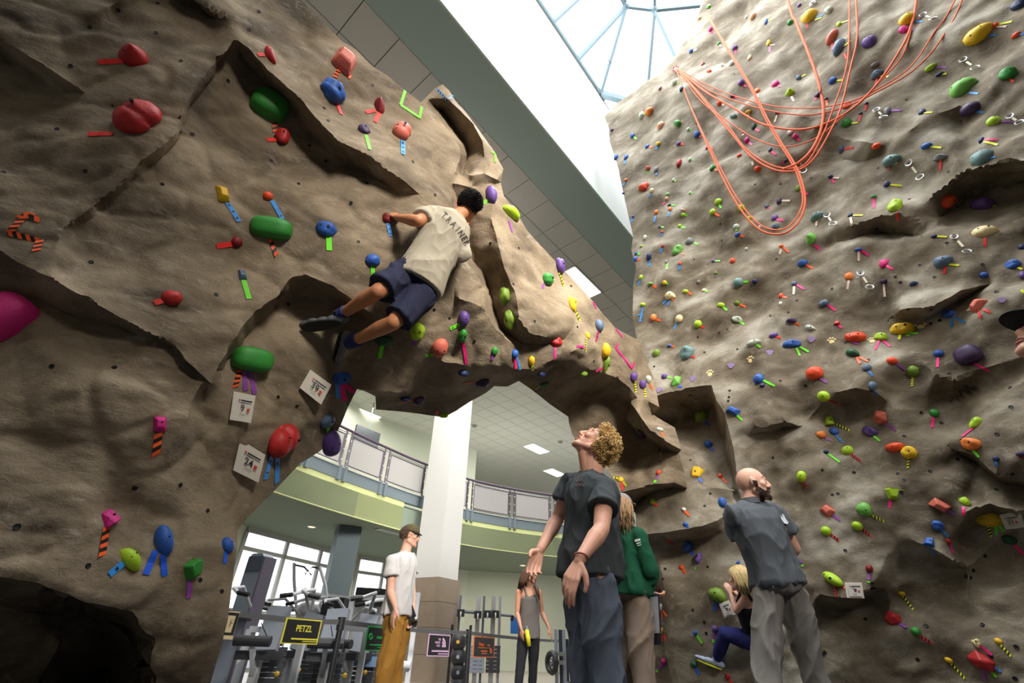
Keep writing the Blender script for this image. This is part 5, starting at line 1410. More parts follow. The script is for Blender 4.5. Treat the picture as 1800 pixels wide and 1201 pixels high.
# ---- tape figures stuck on the boulder
def figure(bv, segs, col, st, w_, lb):
    rt = None; vs = []
    for a, b in segs:
        o = tape(bv, a, b, col, st, w_)
        if o is None: continue
        if rt is None: rt = empty('tape_figure', tuple(o.location), lb, 'tape')
        o.name = 'tape_strip'; o.parent = rt; o.location = o.location-rt.location
figure(bvhL, [((712, 160), (704, 185)), ((704, 185), (737, 207)), ((737, 208), (741, 188))], 'green', 'plain', 5, 'bright green tape bracket at the top edge of the boulder')
figure(bvhL, [((70, 388), (42, 378)), ((58, 376), (34, 384)), ((44, 382), (18, 408)), ((15, 410), (70, 424)), ((70, 424), (64, 442))], 'orange', 'stripe', 10, 'orange and black striped tape figure at far left of the boulder')
figure(bvhL, [((768, 157), (788, 179)), ((788, 179), (795, 168))], 'blue', 'dash', 4, 'pale blue dashed tape tick at the topmost knob of the boulder')
figure(bvhL, [((863, 267), (870, 271)), ((870, 271), (870, 286))], 'green', 'plain', 4, 'small green tape seven near the right rim of the boulder')
figure(bvhL, [((1086, 604), (1082, 612)), ((1082, 612), (1111, 648)), ((1111, 648), (1115, 637))], 'pink', 'plain', 3.5, 'pink tape bracket at the right end of the arch')
figure(bvhL, [((1082, 578), (1094, 593))], 'pink', 'plain', 3, 'short pink tape line on the outer rim of the arch')
figure(bvhL, [((1042, 531), (1048, 543))], 'pink', 'plain', 3, 'short pink tape line near the ceiling light on the arch rim')
figure(bvhL, [((1013, 609), (1026, 610))], 'pink', 'plain', 3.5, 'short level pink tape at the peak of the arch opening')
figure(bvhR, [((1126, 563), (1127, 566)), ((1120, 555), (1128, 553)), ((1128, 553), (1124, 566))], 'blue', 'plain', 2, 'light blue tape figure at the left edge of the tall wall')
# ---- cream paw prints and mauve dabs painted on the tall wall
M_paw = mat('cream_paw_paint', (232, 206, 140), .7); M_dab = mat('mauve_paint_dab', (140, 116, 158), .8)
def paws(u, v, s, lb):
    g = wall_hit(bvhR, u, v); p, n, dep = g; k = dep/FPX*s; R3 = axes(n, .2); mb = MB()
    for x, y, r_ in ((0, -.25, .42), (-.5, .2, .17), (-.2, .5, .18), (.18, .5, .18), (.5, .2, .17)):
        mb.ball(R3 @ Vector((x*k, y*k, 0))+p+n*.004, r_*k, 5, (1, 1, 1)); 
    vs = [Vector(q) for q in mb.v]; mb.v = [tuple(q-n*((q-p).dot(n))*.9) for q in vs]
    o = mb.build('paw_print', M_paw); tag(o, lb, 'marker', 'cream paw prints on the tall wall')
for u, v, s, lb in ((1618, 573, 13, 'cream paw print beside the large yellow hold'), (1462, 599, 10, 'cream paw print left of the orange-red oval hold'), (1533, 598, 10, 'cream paw print left of the lime hold with two pink tapes'), (1319, 632, 10, 'cream paw print between two mauve paint dabs mid tower'), (1248, 656, 10, 'cream paw print at the upper edge of the alcove')): paws(u, v, s, lb)
for u, v, lb in ((1285, 643, 'between the two left cream paw prints'), (1218, 666, 'left of the cream paw print above the alcove'), (1159, 686, 'at the left corner of the alcove'), (1353, 620, 'below the purple leaf-like hold'), (1427, 597, 'right of the wide blue hold'), (1761, 528, 'above the black cap')):
    g = wall_hit(bvhR, u, v)
    if not g: continue
    p, n, dep = g; R3 = axes(n, 0); mb = MB(); k = dep/FPX*5.5
    pts_ = [R3 @ Vector((math.cos(a_)*k*(1+.3*math.sin(a_*3)), math.sin(a_)*k, 0))+p+n*.004 for a_ in [6.283*q/14 for q in range(14)]]
    mb.prism(pts_, n*.002); tag(mb.build('paint_dab', M_dab), 'mauve paint dab '+lb, 'marker', 'mauve paint dabs on the tall wall')
# ---- numbered route cards
M_card = mat('card_sleeve', (214, 206, 190), .45, spec=.5); M_card2 = mat('card_paper', (206, 198, 188), .7); M_num = mat('card_ink', (40, 42, 48), .7); M_redm = mat('card_red_mark', (196, 60, 48), .7)
def card(bv, cn, num, lb, lines=True):
    """cn: pixel corners TL, TR, BR, BL"""
    cu, cv = sum(c[0] for c in cn)/4, sum(c[1] for c in cn)/4; p, n, dep = wall_hit(bv, cu, cv); n = (n+(Vector((0, 0, CAMH))-p).normalized()*.8).normalized()
    o = Vector((0, 0, CAMH)); Q = []
    pp = p+n*(.055 if bv is bvhL else .05)
    for u, v in cn:
        r = Vector(ray(u, v)); t_ = (pp-o).dot(n)/r.dot(n); Q.append(o+r*t_)
    t = empty('route_card', tuple(pp), lb, 'card', 'route cards')
    def S(a, b, off): return Q[0]*(1-a)*(1-b)+Q[1]*a*(1-b)+Q[2]*a*b+Q[3]*(1-a)*b+n*off
    nn = 5; vs = []
    for j in range(nn+1):
        for i in range(nn+1):
            a, b = i/nn, j/nn; vs.append(S(a, b, .006*math.sin(a*3.1+.5)*b-.004))
    fs = [(j*(nn+1)+i, (j+1)*(nn+1)+i, (j+1)*(nn+1)+i+1, j*(nn+1)+i+1) for j in range(nn) for i in range(nn)]
    m_ = len(vs); mb = MB().add(vs+[q-n*.003 for q in vs], fs+[tuple(m_+k for k in f_[::-1]) for f_ in fs]); mb.build('sleeve', M_card, t, True)
    def quad(a0, b0, a1, b1, off, m, nm): MB().prism([S(a0, b0, off), S(a0, b1, off), S(a1, b1, off), S(a1, b0, off)], n*.0006).build(nm, m, t)
    if not lines: quad(.12, .1, .88, .9, .008, M_card2, 'paper')
    quad(.22, .24, .30, .30, .010, M_redm, 'logo_mark'); quad(.33, .24, .84, .295, .010, M_num, 'caption'); quad(.3, .36, .55, .375, .010, M_num, 'fine_print')
    if num:
        cu_ = bpy.data.curves.new('c', 'FONT'); cu_.body = num; cu_.size = 1; cu_.align_x = 'CENTER'; cu_.align_y = 'CENTER'; cu_.resolution_u = 3; cu_.offset = .008
        tmp = bpy.data.objects.new('t', cu_); me = bpy.data.meshes.new_from_object(tmp); bpy.data.objects.remove(tmp); bpy.data.curves.remove(cu_)
        co = [S(.45+v.co.x*.34, .54-v.co.y*.34, .010) for v in me.vertices]
        for v, c in zip(me.vertices, co): v.co = c
        link('number', me, M_num, t)
    if not num: quad(.42, .44, .60, .52, .010, M_num, 'smudged_number'); quad(.46, .55, .58, .62, .010, M_num, 'smudged_number')
    quad(.66, .52, .78, .60, .010, M_redm, 'red_mark'); quad(.66, .62, .78, .66, .010, M_redm, 'red_bar'); quad(.34, .76, .60, .775, .010, M_num, 'fine_print')
card(bvhL, [(412, 688), (450, 696), (442, 744), (404, 738)], '9', 'white route card numbered 9 below the lowest large green hold')
card(bvhL, [(423, 773), (467, 800), (455, 849), (410, 827)], '24', 'white route card numbered 24 left of the big red hold')
card(bvhL, [(546, 650), (583, 677), (565, 712), (527, 682)], '39', 'white route card numbered 39 below the climber\'s feet')
card(bvhR, [(1756, 906), (1793, 899), (1801, 928), (1768, 931)], '21', 'white route card numbered 21 beside the knobbly yellow hold')
card(bvhR, [(1485, 1024), (1515, 1024), (1520, 1052), (1489, 1051)], '', 'small white route card beside the wide lime hold low on tower', False)
card(bvhR, [(1264, 1062), (1281, 1055), (1293, 1080), (1273, 1087)], '', 'small white route card under the girl\'s elbow by the olive hold', False)
# ---- bolt holes
def hole(bv, parent, u, v, r=.009):
    g = wall_hit(bv, u, v)
    if not g: return
    p, n, dep = g; mb = MB(); mb.ring(p+n*.001, r*1.1, r*.35, n, 10, 5); mb.cyl(p-n*.01, p+n*.0022, r, 10); mb.build('bolt_hole', M_bolt, parent)
for u, v in ((124, 116), (158, 48), (274, 58), (208, 18), (277, 6), (318, 107), (401, 142), (338, 236), (285, 324), (150, 301), (100, 227), (6, 303), (160, 461), (380, 518), (91, 644), (201, 646), (477, 282), (573, 283), (525, 323), (617, 357), (645, 322), (726, 284), (577, 212), (544, 256), (630, 425), (507, 535),
             (489, 698), (522, 714), (365, 898), (317, 853), (237, 858), (155, 995), (30, 926), (765, 343), (455, 20), (438, 52), (655, 150), (570, 190), (760, 480), (763, 545), (902, 500), (912, 436), (862, 428), (1004, 503), (1044, 635), (940, 565), (1015, 575), (834, 600), (790, 560), (352, 1020), (390, 1040)):
    hole(bvhL, wallL, u, v)
rnd = random.Random(12); cnt_ = 0
while cnt_ < 110:
    u, v = rnd.uniform(1130, 1795), rnd.uniform(120, 1195)
    if v < 230 and u < 1200: continue
    if any(abs(I['u']-u) < 14 and abs(I['v']-v) < 14 for I in INFO): continue
    hole(bvhR, wallR, u, v, .010); cnt_ += 1
# ---- quickdraws: bolt hanger, sling, carabiner
M_cara = mat('brushed_carabiner', (206, 206, 202), .3, metal=.7); M_sling = mat('pale_sling', (226, 216, 190), .8)
qd = [((1622, 30), (1640, 38), 'beside upper yellow hold'), ((1693, 108), (1716, 124), 'above light green slab hold'), ((1541, 197), (1553, 210), 'beside grey hold with purple tape'), ((1776, 207), (1793, 219), 'right of lime hold at the right edge'), ((1600, 288), (1621, 312), 'under the grey-green slab hold'),
      ((1455, 380), (1468, 397), 'right of grey-green leaf hold'), ((1677, 420), (1699, 446), 'left of the cream slab hold'), ((1513, 483), (1529, 508), 'right of orange hold with cream tape'), ((1404, 293), (1413, 302), 'where the ropes cross'), ((1430, 8), (1436, 3), 'at the top edge of the photo')]
for (a, b, lb) in qd:
    ga, gb = wall_hit(bvhR, *a), wall_hit(bvhR, *b)
    if not ga or not gb: continue
    p, n, dep = ga; q = gb[0]+gb[1]*.04; p2 = p+n*.03; k = max(.018, 5*dep/FPX)
    t = empty('quickdraw', tuple(p), 'pale quickdraw '+lb, 'quickdraw', 'quickdraws on the tall wall')
    MB().ring(p2, k, k*.22, n, 14, 5).build('upper_carabiner', M_cara, t); MB().bar(p2.lerp(q, .3), p2.lerp(q, .7), .018, .006, up=n).build('sling', M_sling, t)
    MB().ring(q, k*1.1, k*.22, n+Vector((.3, 0, .2)), 14, 5).build('lower_carabiner', M_cara, t); MB().cyl(p-n*.01, p2, .008).build('bolt', M_bolt, t)
# ---- orange ropes
M_rope = mat('orange_climbing_rope', (232, 104, 56), .7, bump=.4, bscale=300)
def rope(pts, lb, r=.011, lift=.18):
    P = []; pts = list(pts)
    if pts[-1][1] < 0:                      # go on up to the anchor above the frame
        (u0, v0), (u1, v1) = pts[-2][:2], pts[-1][:2]; k = (u1-u0)/(v1-v0); pts.append((u1+k*.7*(-330-v1), -330))
    for q in pts:
        u, v = q[:2]; f_ = q[2] if len(q) > 2 else 1.0; D = PC/float(np.dot(ray(u, v), PN)); P.append(atD(u, v, D*f_-lift))
    C = []
    for i in range(len(P)-1):
        p0, p1, p2, p3 = P[max(0, i-1)], P[i], P[i+1], P[min(len(P)-1, i+2)]
        for k in range(8):
            t = k/8; C.append(.5*((2*p1)+(p2-p0)*t+(2*p0-5*p1+4*p2-p3)*t*t+(3*p1-p0-3*p2+p3)*t**3))
    C.append(P[-1]); o = MB().tube(C, r, 7).build('climbing_rope', M_rope, None, True); tag(o, lb, 'rope', 'orange ropes hanging across the tall wall')
rope([(1187, 118), (1215, 190), (1250, 270), (1290, 350), (1330, 400), (1370, 412), (1400, 395), (1415, 360), (1410, 320), (1395, 285), (1374, 252), (1350, 210), (1325, 160), (1300, 118), (1270, 70), (1243, 24)], 'long orange rope looping lowest and rising to the skylight edge', .012)
rope([(1187, 118), (1218, 196), (1256, 275), (1298, 352), (1336, 395), (1372, 404), (1396, 388), (1411, 355), (1404, 315), (1390, 284), (1370, 252), (1346, 210), (1322, 160), (1297, 118), (1268, 70), (1241, 24)], 'orange rope just inside the lowest loop', .009)
rope([(1190, 120), (1240, 180), (1290, 240), (1320, 275), (1360, 298), (1400, 300), (1430, 280), (1460, 230), (1478, 190), (1495, 120), (1507, 60), (1504, -30)], 'orange rope sagging under the crossing point and rising to the top', .012)
rope([(1190, 120), (1235, 170), (1280, 222), (1312, 262), (1355, 290), (1395, 296), (1420, 284), (1445, 240), (1465, 190), (1485, 130), (1492, 80), (1494, -30)], 'orange rope sagging second lowest in the middle', .010)
rope([(1190, 120), (1235, 158), (1290, 190), (1340, 218), (1400, 228), (1450, 218), (1500, 190), (1540, 150), (1575, 100), (1600, 50), (1616, -30)], 'thick orange rope curving right up to the photo top', .014)
rope([(1190, 120), (1240, 155), (1300, 180), (1360, 196), (1420, 202), (1480, 190), (1545, 160), (1610, 120), (1660, 60), (1702, -30)], 'orange rope reaching furthest right at the photo top', .009)
rope([(1190, 120), (1245, 150), (1310, 175), (1370, 188), (1430, 190), (1490, 180), (1540, 158), (1600, 118), (1640, 60), (1688, -20)], 'thin orange rope, second furthest right at the photo top', .008)
rope([(1190, 120), (1230, 175), (1275, 210), (1330, 245), (1380, 258), (1430, 245), (1470, 215), (1520, 170), (1560, 130), (1590, 90), (1608, 20), (1612, -30)], 'thin orange rope beside the thick one curving right', .008)
rope([(1376, 298), (1404, 286), (1428, 262), (1444, 225), (1447, 185), (1436, 135), (1420, 90), (1400, 40), (1378, -30)], 'thick straight orange rope coming down from the photo top', .018)
rs_ = wall_hit(bvhR, 1188, 122)
if rs_:
    p = rs_[0]+rs_[1]*.03; t = empty('rope_anchor', tuple(rs_[0]), 'dark red rope anchor and sling near the tower\'s left shoulder', 'rope anchor')
    MB().cyl(rs_[0], p, .012).build('bolt', M_bolt, t); MB().ring(p, .05, .012, rs_[1]).build('ring', mat('anchor_red', (168, 62, 52), .6), t); MB().tube([p, p+Vector((-.04, -.02, -.16)), p+Vector((0, -.02, -.28))], .02).build('sling', mat('anchor_red', (168, 62, 52), .6), t)
# ================================================================ people
def rcone(mb, a, b, ra, rb, n=7):
    a = Vector(a); b = Vector(b); mb.ball(a, ra, n); mb.ball(b, rb, n); mb.tube([a, b], [ra, rb], 2*n)
def chain(mb, pts, rs, n=7):
    for i in range(len(pts)-1): rcone(mb, pts[i], pts[i+1], rs[i], rs[i+1], n)
def ell(mb, c, R, rx, ry, rz, n=10): mb.ball(c, 1, n, (rx, ry, rz), R)
def loft(mb, secs, n=28, p=2.3):
    """secs: (centre, x axis, y axis, rx, ry)"""
    vs = []
    for c, X, Y, rx, ry in secs:
        for k in range(n):
            t = 2*math.pi*k/n; cx, sy = math.cos(t), math.sin(t)
            x = math.copysign(abs(cx)**(2/p), cx)*rx; y = math.copysign(abs(sy)**(2/p), sy)*ry
            vs.append(c+X*x+Y*y)
    fs = [(i*n+k, i*n+(k+1) % n, (i+1)*n+(k+1) % n, (i+1)*n+k) for i in range(len(secs)-1) for k in range(n)]
    fs += [tuple(range(n))[::-1], tuple((len(secs)-1)*n+k for k in range(n))]
    mb.add(vs, fs)
def fuse(mb, name, m, parent, vox, smooth=3, wr=0, wdir=None, wsc=9, seed=0):
    """one continuous surface from overlapping solids"""
    me = mb.mesh(name); o = bpy.data.objects.new(name, me); COL.objects.link(o)
    r = o.modifiers.new('r', 'REMESH'); r.mode = 'VOXEL'; r.voxel_size = vox; r.adaptivity = 0
    if smooth: s = o.modifiers.new('s', 'SMOOTH'); s.factor = .5; s.iterations = smooth
    dg = bpy.context.evaluated_depsgraph_get(); me2 = bpy.data.meshes.new_from_object(o.evaluated_get(dg))
    bpy.data.objects.remove(o); bpy.data.meshes.remove(me)
    if wr:
        n = len(me2.vertices); co = np.empty(n*3); me2.vertices.foreach_get('co', co); co = co.reshape(-1, 3)
        nr = np.empty(n*3); me2.vertices.foreach_get('normal', nr); nr = nr.reshape(-1, 3)
        w1 = Vector(wdir or (0, 0, 1)).normalized(); sd = Vector((seed, seed*.7, 3))
        for i in range(n):
            p = Vector(co[i]); q = (p-w1*(p.dot(w1)*.62))*wsc+sd
            q = q+Vector((noise.noise(q*.5), noise.noise(q*.5+Vector((5, 1, 2))), 0))*.9
            f = (1-abs(noise.noise(q)))**4; g = (1-abs(noise.noise(q*2.1+Vector((7, 7, 7)))))**4
            h = (1-abs(noise.noise(q*.45+Vector((2, 9, 4)))))**3; co[i] += nr[i]*wr*(f*1.25+g*.5+h*.6-.75)
        me2.vertices.foreach_set('co', co.ravel())
    me2.materials.clear()
    return link(name, me2, m, parent, smooth=True)
def skin_mat(name, rgb, rgb2=None):
    m = mat(name, rgb, .55, spec=.4, bump=.12, bscale=220, var=.10, vscale=14)
    b = m.node_tree.nodes['Principled BSDF']; b.inputs['Subsurface Weight'].default_value = .12
    b.inputs['Subsurface Radius'].default_value = (.02, .008, .004); b.inputs['Subsurface Scale'].default_value = .5
    return m
def cloth_mat(name, rgb, var=.10, bump=.3, bscale=420, rough=.9):
    return mat(name, rgb, rough, spec=.2, bump=bump, bscale=bscale, var=var, vscale=5)
M_lip = mat('lips', (172, 104, 92), .5); M_eye = mat('eye_white', (225, 220, 212), .25); M_iris = mat('iris', (60, 52, 44), .2)
def head(mb, c, F, U, s=1.0, open_mouth=0):
    R = Matrix((F.cross(U).normalized(), F, U)).transposed(); P = lambda r, f, u: c+(R @ Vector((r, f, u)))*s
    ell(mb, P(0, -.012, .020), R, .075*s, .095*s, .092*s, 12)
    ell(mb, P(0, .028, -.045), R, .060*s, .058*s, .074*s, 10)
    for k in (-1, 1):
        rcone(mb, P(k*.052, .00, -.062), P(k*.016, .070, -.098), .022*s, .018*s)
        rcone(mb, P(k*.040, .070, .030), P(k*.014, .082, .026), .012*s, .013*s)
        ell(mb, P(k*.042, .058, -.022), R, .024*s, .024*s, .024*s, 7)
        ell(mb, P(k*.077, -.004, -.008), R, .009*s, .019*s, .031*s, 7); rcone(mb, P(k*.080, -.010, .014), P(k*.082, -.012, -.020), .008*s, .006*s, 5)
        mb.ball(P(k*.014, .093, -.036), .0095*s, 6)
        ell(mb, P(k*.033, .074, .006), R, .019*s, .012*s, .012*s, 7)
    rcone(mb, P(0, .080, .020), P(0, .104, -.028), .010*s, .0125*s)
    mb.ball(P(0, .074, -.104), .020*s, 8)
    g = .006*open_mouth
    for k in (-1, 1):
        rcone(mb, P(0, .091, -.057+g), P(k*.020, .080, -.060), .0085*s, .006*s, 6)
        rcone(mb, P(0, .087, -.073-g), P(k*.018, .078, -.070-g), .0090*s, .006*s, 6)
    return P
def face_parts(c, F, U, s, t, eyes=True, brow=(90, 66, 44), open_mouth=0):
    R = Matrix((F.cross(U).normalized(), F, U)).transposed(); P = lambda r, f, u: c+(R @ Vector((r, f, u)))*s
    for k in (-1, 1):
        if eyes:
            e = MB().ball(P(k*.033, .0755, .004), .0125*s, 8).build('eye', M_eye, t, True)
            MB().ball(P(k*.033, .0835, .004), .0062*s, 6).build('iris', M_iris, e)
            MB().tube([P(k*.018, .086, .006), P(k*.033, .0905, .012), P(k*.048, .078, .007)], .0022*s, 5).build('eyelid', mat('lid_brown', (120, 76, 58), .7), t)  # eyelids in a brown darker than the skin
        MB().tube([P(k*.014, .093, .028), P(k*.032, .087, .036), P(k*.052, .070, .031)], [.0035*s, .0045*s, .002*s], 5).build('eyebrow', mat('brow_%d' % brow[0], brow, .9), t)
    g = .006*open_mouth
    m_ = MB()
    for k in (-1, 1):
        m_.tube([P(0, .0975, -.058+g), P(k*.012, .094, -.057+g), P(k*.023, .083, -.063)], [.0045*s, .004*s, .002*s], 6)
        m_.tube([P(0, .0945, -.073-g), P(k*.012, .091, -.072-g), P(k*.022, .081, -.068)], [.005*s, .0045*s, .002*s], 6)
    m_.build('lips', M_lip, t, True)
    return P
def hand(mb, w, d, nrm, side, curl, s=1.0, spread=.0, thumb=1.0):
    """w wrist, d towards the fingertips, nrm the way the palm faces, side = +1/-1 thumb side along d x nrm"""
    d = Vector(d).normalized(); nrm = Vector(nrm); nrm = (nrm-d*nrm.dot(d)).normalized(); x = d.cross(nrm).normalized()*side
    cu = curl if isinstance(curl, (list, tuple)) else [curl]*4
    L = [(.044, .027, .021), (.048, .031, .022), (.044, .029, .022), (.035, .022, .019)]; off = [.030, .010, -.011, -.031]; kn = [.086, .090, .085, .077]
    tips = []
    for i in range(4):
        a = w+x*off[i]*.45*s+d*.012*s; k = w+x*off[i]*s+d*kn[i]*s
        rcone(mb, a, k, .014*s, .0115*s, 6)
        if i < 3: rcone(mb, w+x*(off[i]+off[i+1])*.5*s*.7+d*.03*s, w+x*(off[i]+off[i+1])*.5*s+d*.075*s, .0125*s, .010*s, 6)
        p = k; ang = cu[i]*.45; r_ = .0098*s
        for j, l in enumerate(L[i]):
            dd = (d*math.cos(ang)+nrm*math.sin(ang)+x*off[i]*spread*6).normalized(); q = p+dd*l*s
            rcone(mb, p, q, r_, r_*.90, 6); p = q; r_ *= .88; ang += cu[i]*.55
        tips.append(p)
    t0 = w+x*.018*s+d*.018*s; t1 = w+x*.044*s+d*.046*s+nrm*.016*s; t2 = t1+(d*.75+x*.35*thumb+nrm*.35).normalized()*.034*s; t3 = t2+(d*.85+nrm*.35-x*.05).normalized()*.027*s
    chain(mb, [t0, t1, t2, t3], [.016*s, .0145*s, .0112*s, .009*s], 6)
    return tips
def spine_frame(J):
    U = (J['neck']-J['pel']).normalized(); S = (J['sr']-J['sl']); S = (S-U*S.dot(U)).normalized(); F = U.cross(S).normalized()
    return U, S, F
def person(name, label, cfg):
    """builds body (one surface) and clothing; J holds world joints: pel, neck, head, sl, sr, el, er, wl, wr, hl, hr, kl, kr, al, ar"""
    J = cfg['J']; s = cfg.get('s', 1.0); fem = cfg.get('fem', 0); v = cfg.get('vox', .007)
    U, S, F = spine_frame(J); base = (J['al']+J['ar'])/2; t = empty(name, (base.x, base.y, cfg.get('z0', 0)), label, 'person')
    HS = (J['hr']-J['hl']); HS = (HS-U*HS.dot(U)).normalized(); HF = U.cross(HS).normalized()
    hf = Vector(cfg['hf']).normalized(); hu = Vector(cfg['hu']); hu = (hu-hf*hu.dot(hf)).normalized()
    b = MB(); hs = cfg.get('hs', 1.0)
    head(b, J['head'], hf, hu, hs, cfg.get('open', 0))
    nk = cfg.get('neckr', 1.0)
    rcone(b, J['head']-hu*.055*hs-hf*.022*hs, J['neck']+U*.01, .052*s*nk*(1-.12*fem), .058*s*nk*(1-.1*fem)); rcone(b, J['head']-hu*.09*hs-hf*.0*hs, J['neck']+F*.015*s, .042*s*(1-.1*fem), .05*s)
    sp = J['neck']-J['pel']; W = (1-.12*fem); L = lambda k: J['pel']+sp*k
    loft(b, [(L(-.06), HS, HF, .10*s, .08*s), (L(.03), HS, HF, .158*s, .112*s), (L(.30), HS, HF, (.132*W)*s, .100*s*W), (L(.5), S, F, .145*W*s, .108*s*W), (L(.74), S, F, .165*W*s, .118*s), (L(.88), S, F, .145*W*s, .095*s), (L(.97), S, F, .08*W*s, .065*s), (L(1.02), S, F, .058*s, .055*s)])
    for k in ('l', 'r'):
        sh, e, w_ = J['s'+k], J['e'+k], J['w'+k]
        rcone(b, J['neck']-U*.03*s, sh, .05*s*W, .050*s*W); rcone(b, L(.80), sh-U*.02*s, .07*s*W, .05*s*W)
        a_ = cfg.get('arm', 1.0)*s*(1-.14*fem); d_ = (w_-e)
        chain(b, [sh, sh.lerp(e, .4), e], [.053*a_, .050*a_, .040*a_]); chain(b, [e, e+d_*.28, e+d_*.68, w_], [.040*a_, .043*a_, .032*a_, .026*a_])
        h_ = cfg['hand'+k]
        if h_: 
            w2 = w_+Vector(h_[0]).normalized()*.01; rcone(b, w_, w2, .026*a_, .024*a_, 6); hand(b, w2, h_[0], h_[1], h_[2], h_[3], s*cfg.get('hands', 1.0)*(1-.08*fem), *(h_[4:]))
        hp, kn, an = J['h'+k], J['k'+k], J['a'+k]; g = (1-.04*fem)*s*cfg.get('legr', .86)
        chain(b, [hp, hp.lerp(kn, .45), kn], [.092*g, .080*g, .056*g]); c_ = an-kn; bk = -F*.012*s
        chain(b, [kn, kn+c_*.28+bk, kn+c_*.65+bk*.5, an], [.054*g, .057*g, .043*g, .037*g])
        if cfg.get('foot'+k):
            ft = cfg['foot'+k]; chain(b, [an-Vector((0, 0, 0)), an+Vector(ft)*.5, an+Vector(ft)], [.038*s, .034*s, .025*s])
    fuse(b, 'body', cfg['skin'], t, v, 3)
    face_parts(J['head'], hf, hu, hs, t, cfg.get('eyes', True), cfg.get('brow', (90, 66, 44)), cfg.get('open', 0))
    return t, U, S, F, HS, HF, L
def tee(t, J, s, U, S, F, HS, HF, L, m, sleeve=.55, hem=-.08, hr=(.185, .14), ch=(.178, .13), sr=(.074, .078), vox=.009, wr=.012, name='t_shirt', neckr=.072, seed=0, wdir=None, hemoff=Vector((0, 0, 0)), top=.97, extra=None):
    b = MB()
    loft(b, [(L(hem)+hemoff, HS, HF, hr[0]*s, hr[1]*s), (L(hem+.10)+hemoff*.8, HS, HF, hr[0]*s*.99, hr[1]*s*.99), (L(.30)+hemoff*.4, HS, HF, (hr[0]+ch[0])/2*s*.95, (hr[1]+ch[1])/2*s*.95), (L(.55), S, F, ch[0]*s*.97, ch[1]*s*.98), (L(.76), S, F, ch[0]*s, ch[1]*s), (L(.89 if sleeve else .79), S, F, ch[0]*.86*s, ch[1]*.84*s), (L(top), S, F, neckr*1.25*s, neckr*1.1*s), (L(top+.025), S, F, neckr*s, neckr*.95*s)])
    for k in ('l', 'r'):
        sh, e = J['s'+k], J['e'+k]
        if not sleeve:
            q = J['neck'].lerp(sh, .55); chain(b, [L(.76)+(q-L(.9))*.8+F*.095*s, q+F*.03*s+U*.045*s, q-F*.03*s+U*.045*s, L(.76)+(q-L(.9))*.8-F*.085*s], [.020*s, .017*s, .017*s, .020*s], 6); continue
        rcone(b, J['neck']-U*.035*s, sh, .062*s, .064*s); rcone(b, L(.74), sh-U*.02*s, .09*s, .062*s)
        if sleeve: 
            q = sh.lerp(e, sleeve); b.ball(sh, .068*s, 8); b.tube([sh, sh.lerp(q, .6), q], [.066*s, sr[0]*s, sr[1]*s], 18)
            if sleeve >= .95:
                w_ = J['w'+k]; chain(b, [e, e.lerp(w_, .5), e.lerp(w_, .93)], [sr[1]*s, sr[1]*.86*s, .045*s])
    if extra: extra(b)
    o = fuse(b, name, m, t, vox, 3, wr, wdir or U, 7, seed)
    return o
def trousers(t, J, s, U, HS, HF, L, m, r=(.112, .085, .075, .070), waist=.14, vox=.010, wr=.014, to=.97, name='trousers', seed=5, wa=(.165, .125), stop=1.0, wsc=8):
    b = MB()
    loft(b, [(L(-.10), HS, HF, wa[0]*.85*s, wa[1]*.9*s), (L(-.02), HS, HF, wa[0]*1.06*s, wa[1]*1.05*s), (L(waist), HS, HF, wa[0]*s*.95, wa[1]*s*.95)])
    for k in ('l', 'r'):
        hp, kn, an = J['h'+k], J['k'+k], J['a'+k]
        e = kn.lerp(an, to)
        hp = hp-U*.02*s; b.ball(hp, r[0]*.88*s, 9)
        if stop < 1: 
            q = hp.lerp(kn, stop); b.tube([hp, hp.lerp(q, .5), q], [r[0]*s, r[1]*s*1.03, r[1]*s*1.1], 20)
        else: b.tube([hp, hp.lerp(kn, .5), kn, kn.lerp(an, .5), e], [r[0]*.92*s, (r[0]+r[1])/2*s, r[1]*s, r[2]*s, r[3]*s], 20)
    return fuse(b, name, m, t, vox, 3, wr, (.25, 0, 1), wsc, seed)
def shoe(t, an, toe, s, m, msole, up=(0, 0, 1), name='shoe'):
    """an ankle joint; toe = vector heel->toe"""
    f = Vector(toe).normalized(); u = Vector(up); u = (u-f*u.dot(f)).normalized(); r_ = f.cross(u); L_ = .275*s; b = MB()
    heel = an-f*.055*s-u*.045*s
    for a_, w_, h_ in ((0.02, .032, .036), (.25, .034, .036), (.5, .037, .030), (.75, .044, .024), (.93, .036, .020)):
        ell(b, heel+f*a_*L_+u*(h_-.02)*s, Matrix((r_, f, u)).transposed(), w_*s, .055*s, h_*s, 8)
    rcone(b, heel+f*.12*L_+u*.02*s, an+u*.02*s, .036*s, .042*s)
    o = fuse(b, name, m, t, .007, 2)
    P = []
    for k in range(24):
        a_ = 2*math.pi*k/24; y = math.cos(a_); x = math.sin(a_); wd = .040+.008*y-.006*(1-y*y); P.append(heel+f*(L_*.47+y*L_*.53)+r_*x*wd*s-u*.022*s)
    MB().prism(P, -u*.014*s).build('sole', msole, o)
    return o
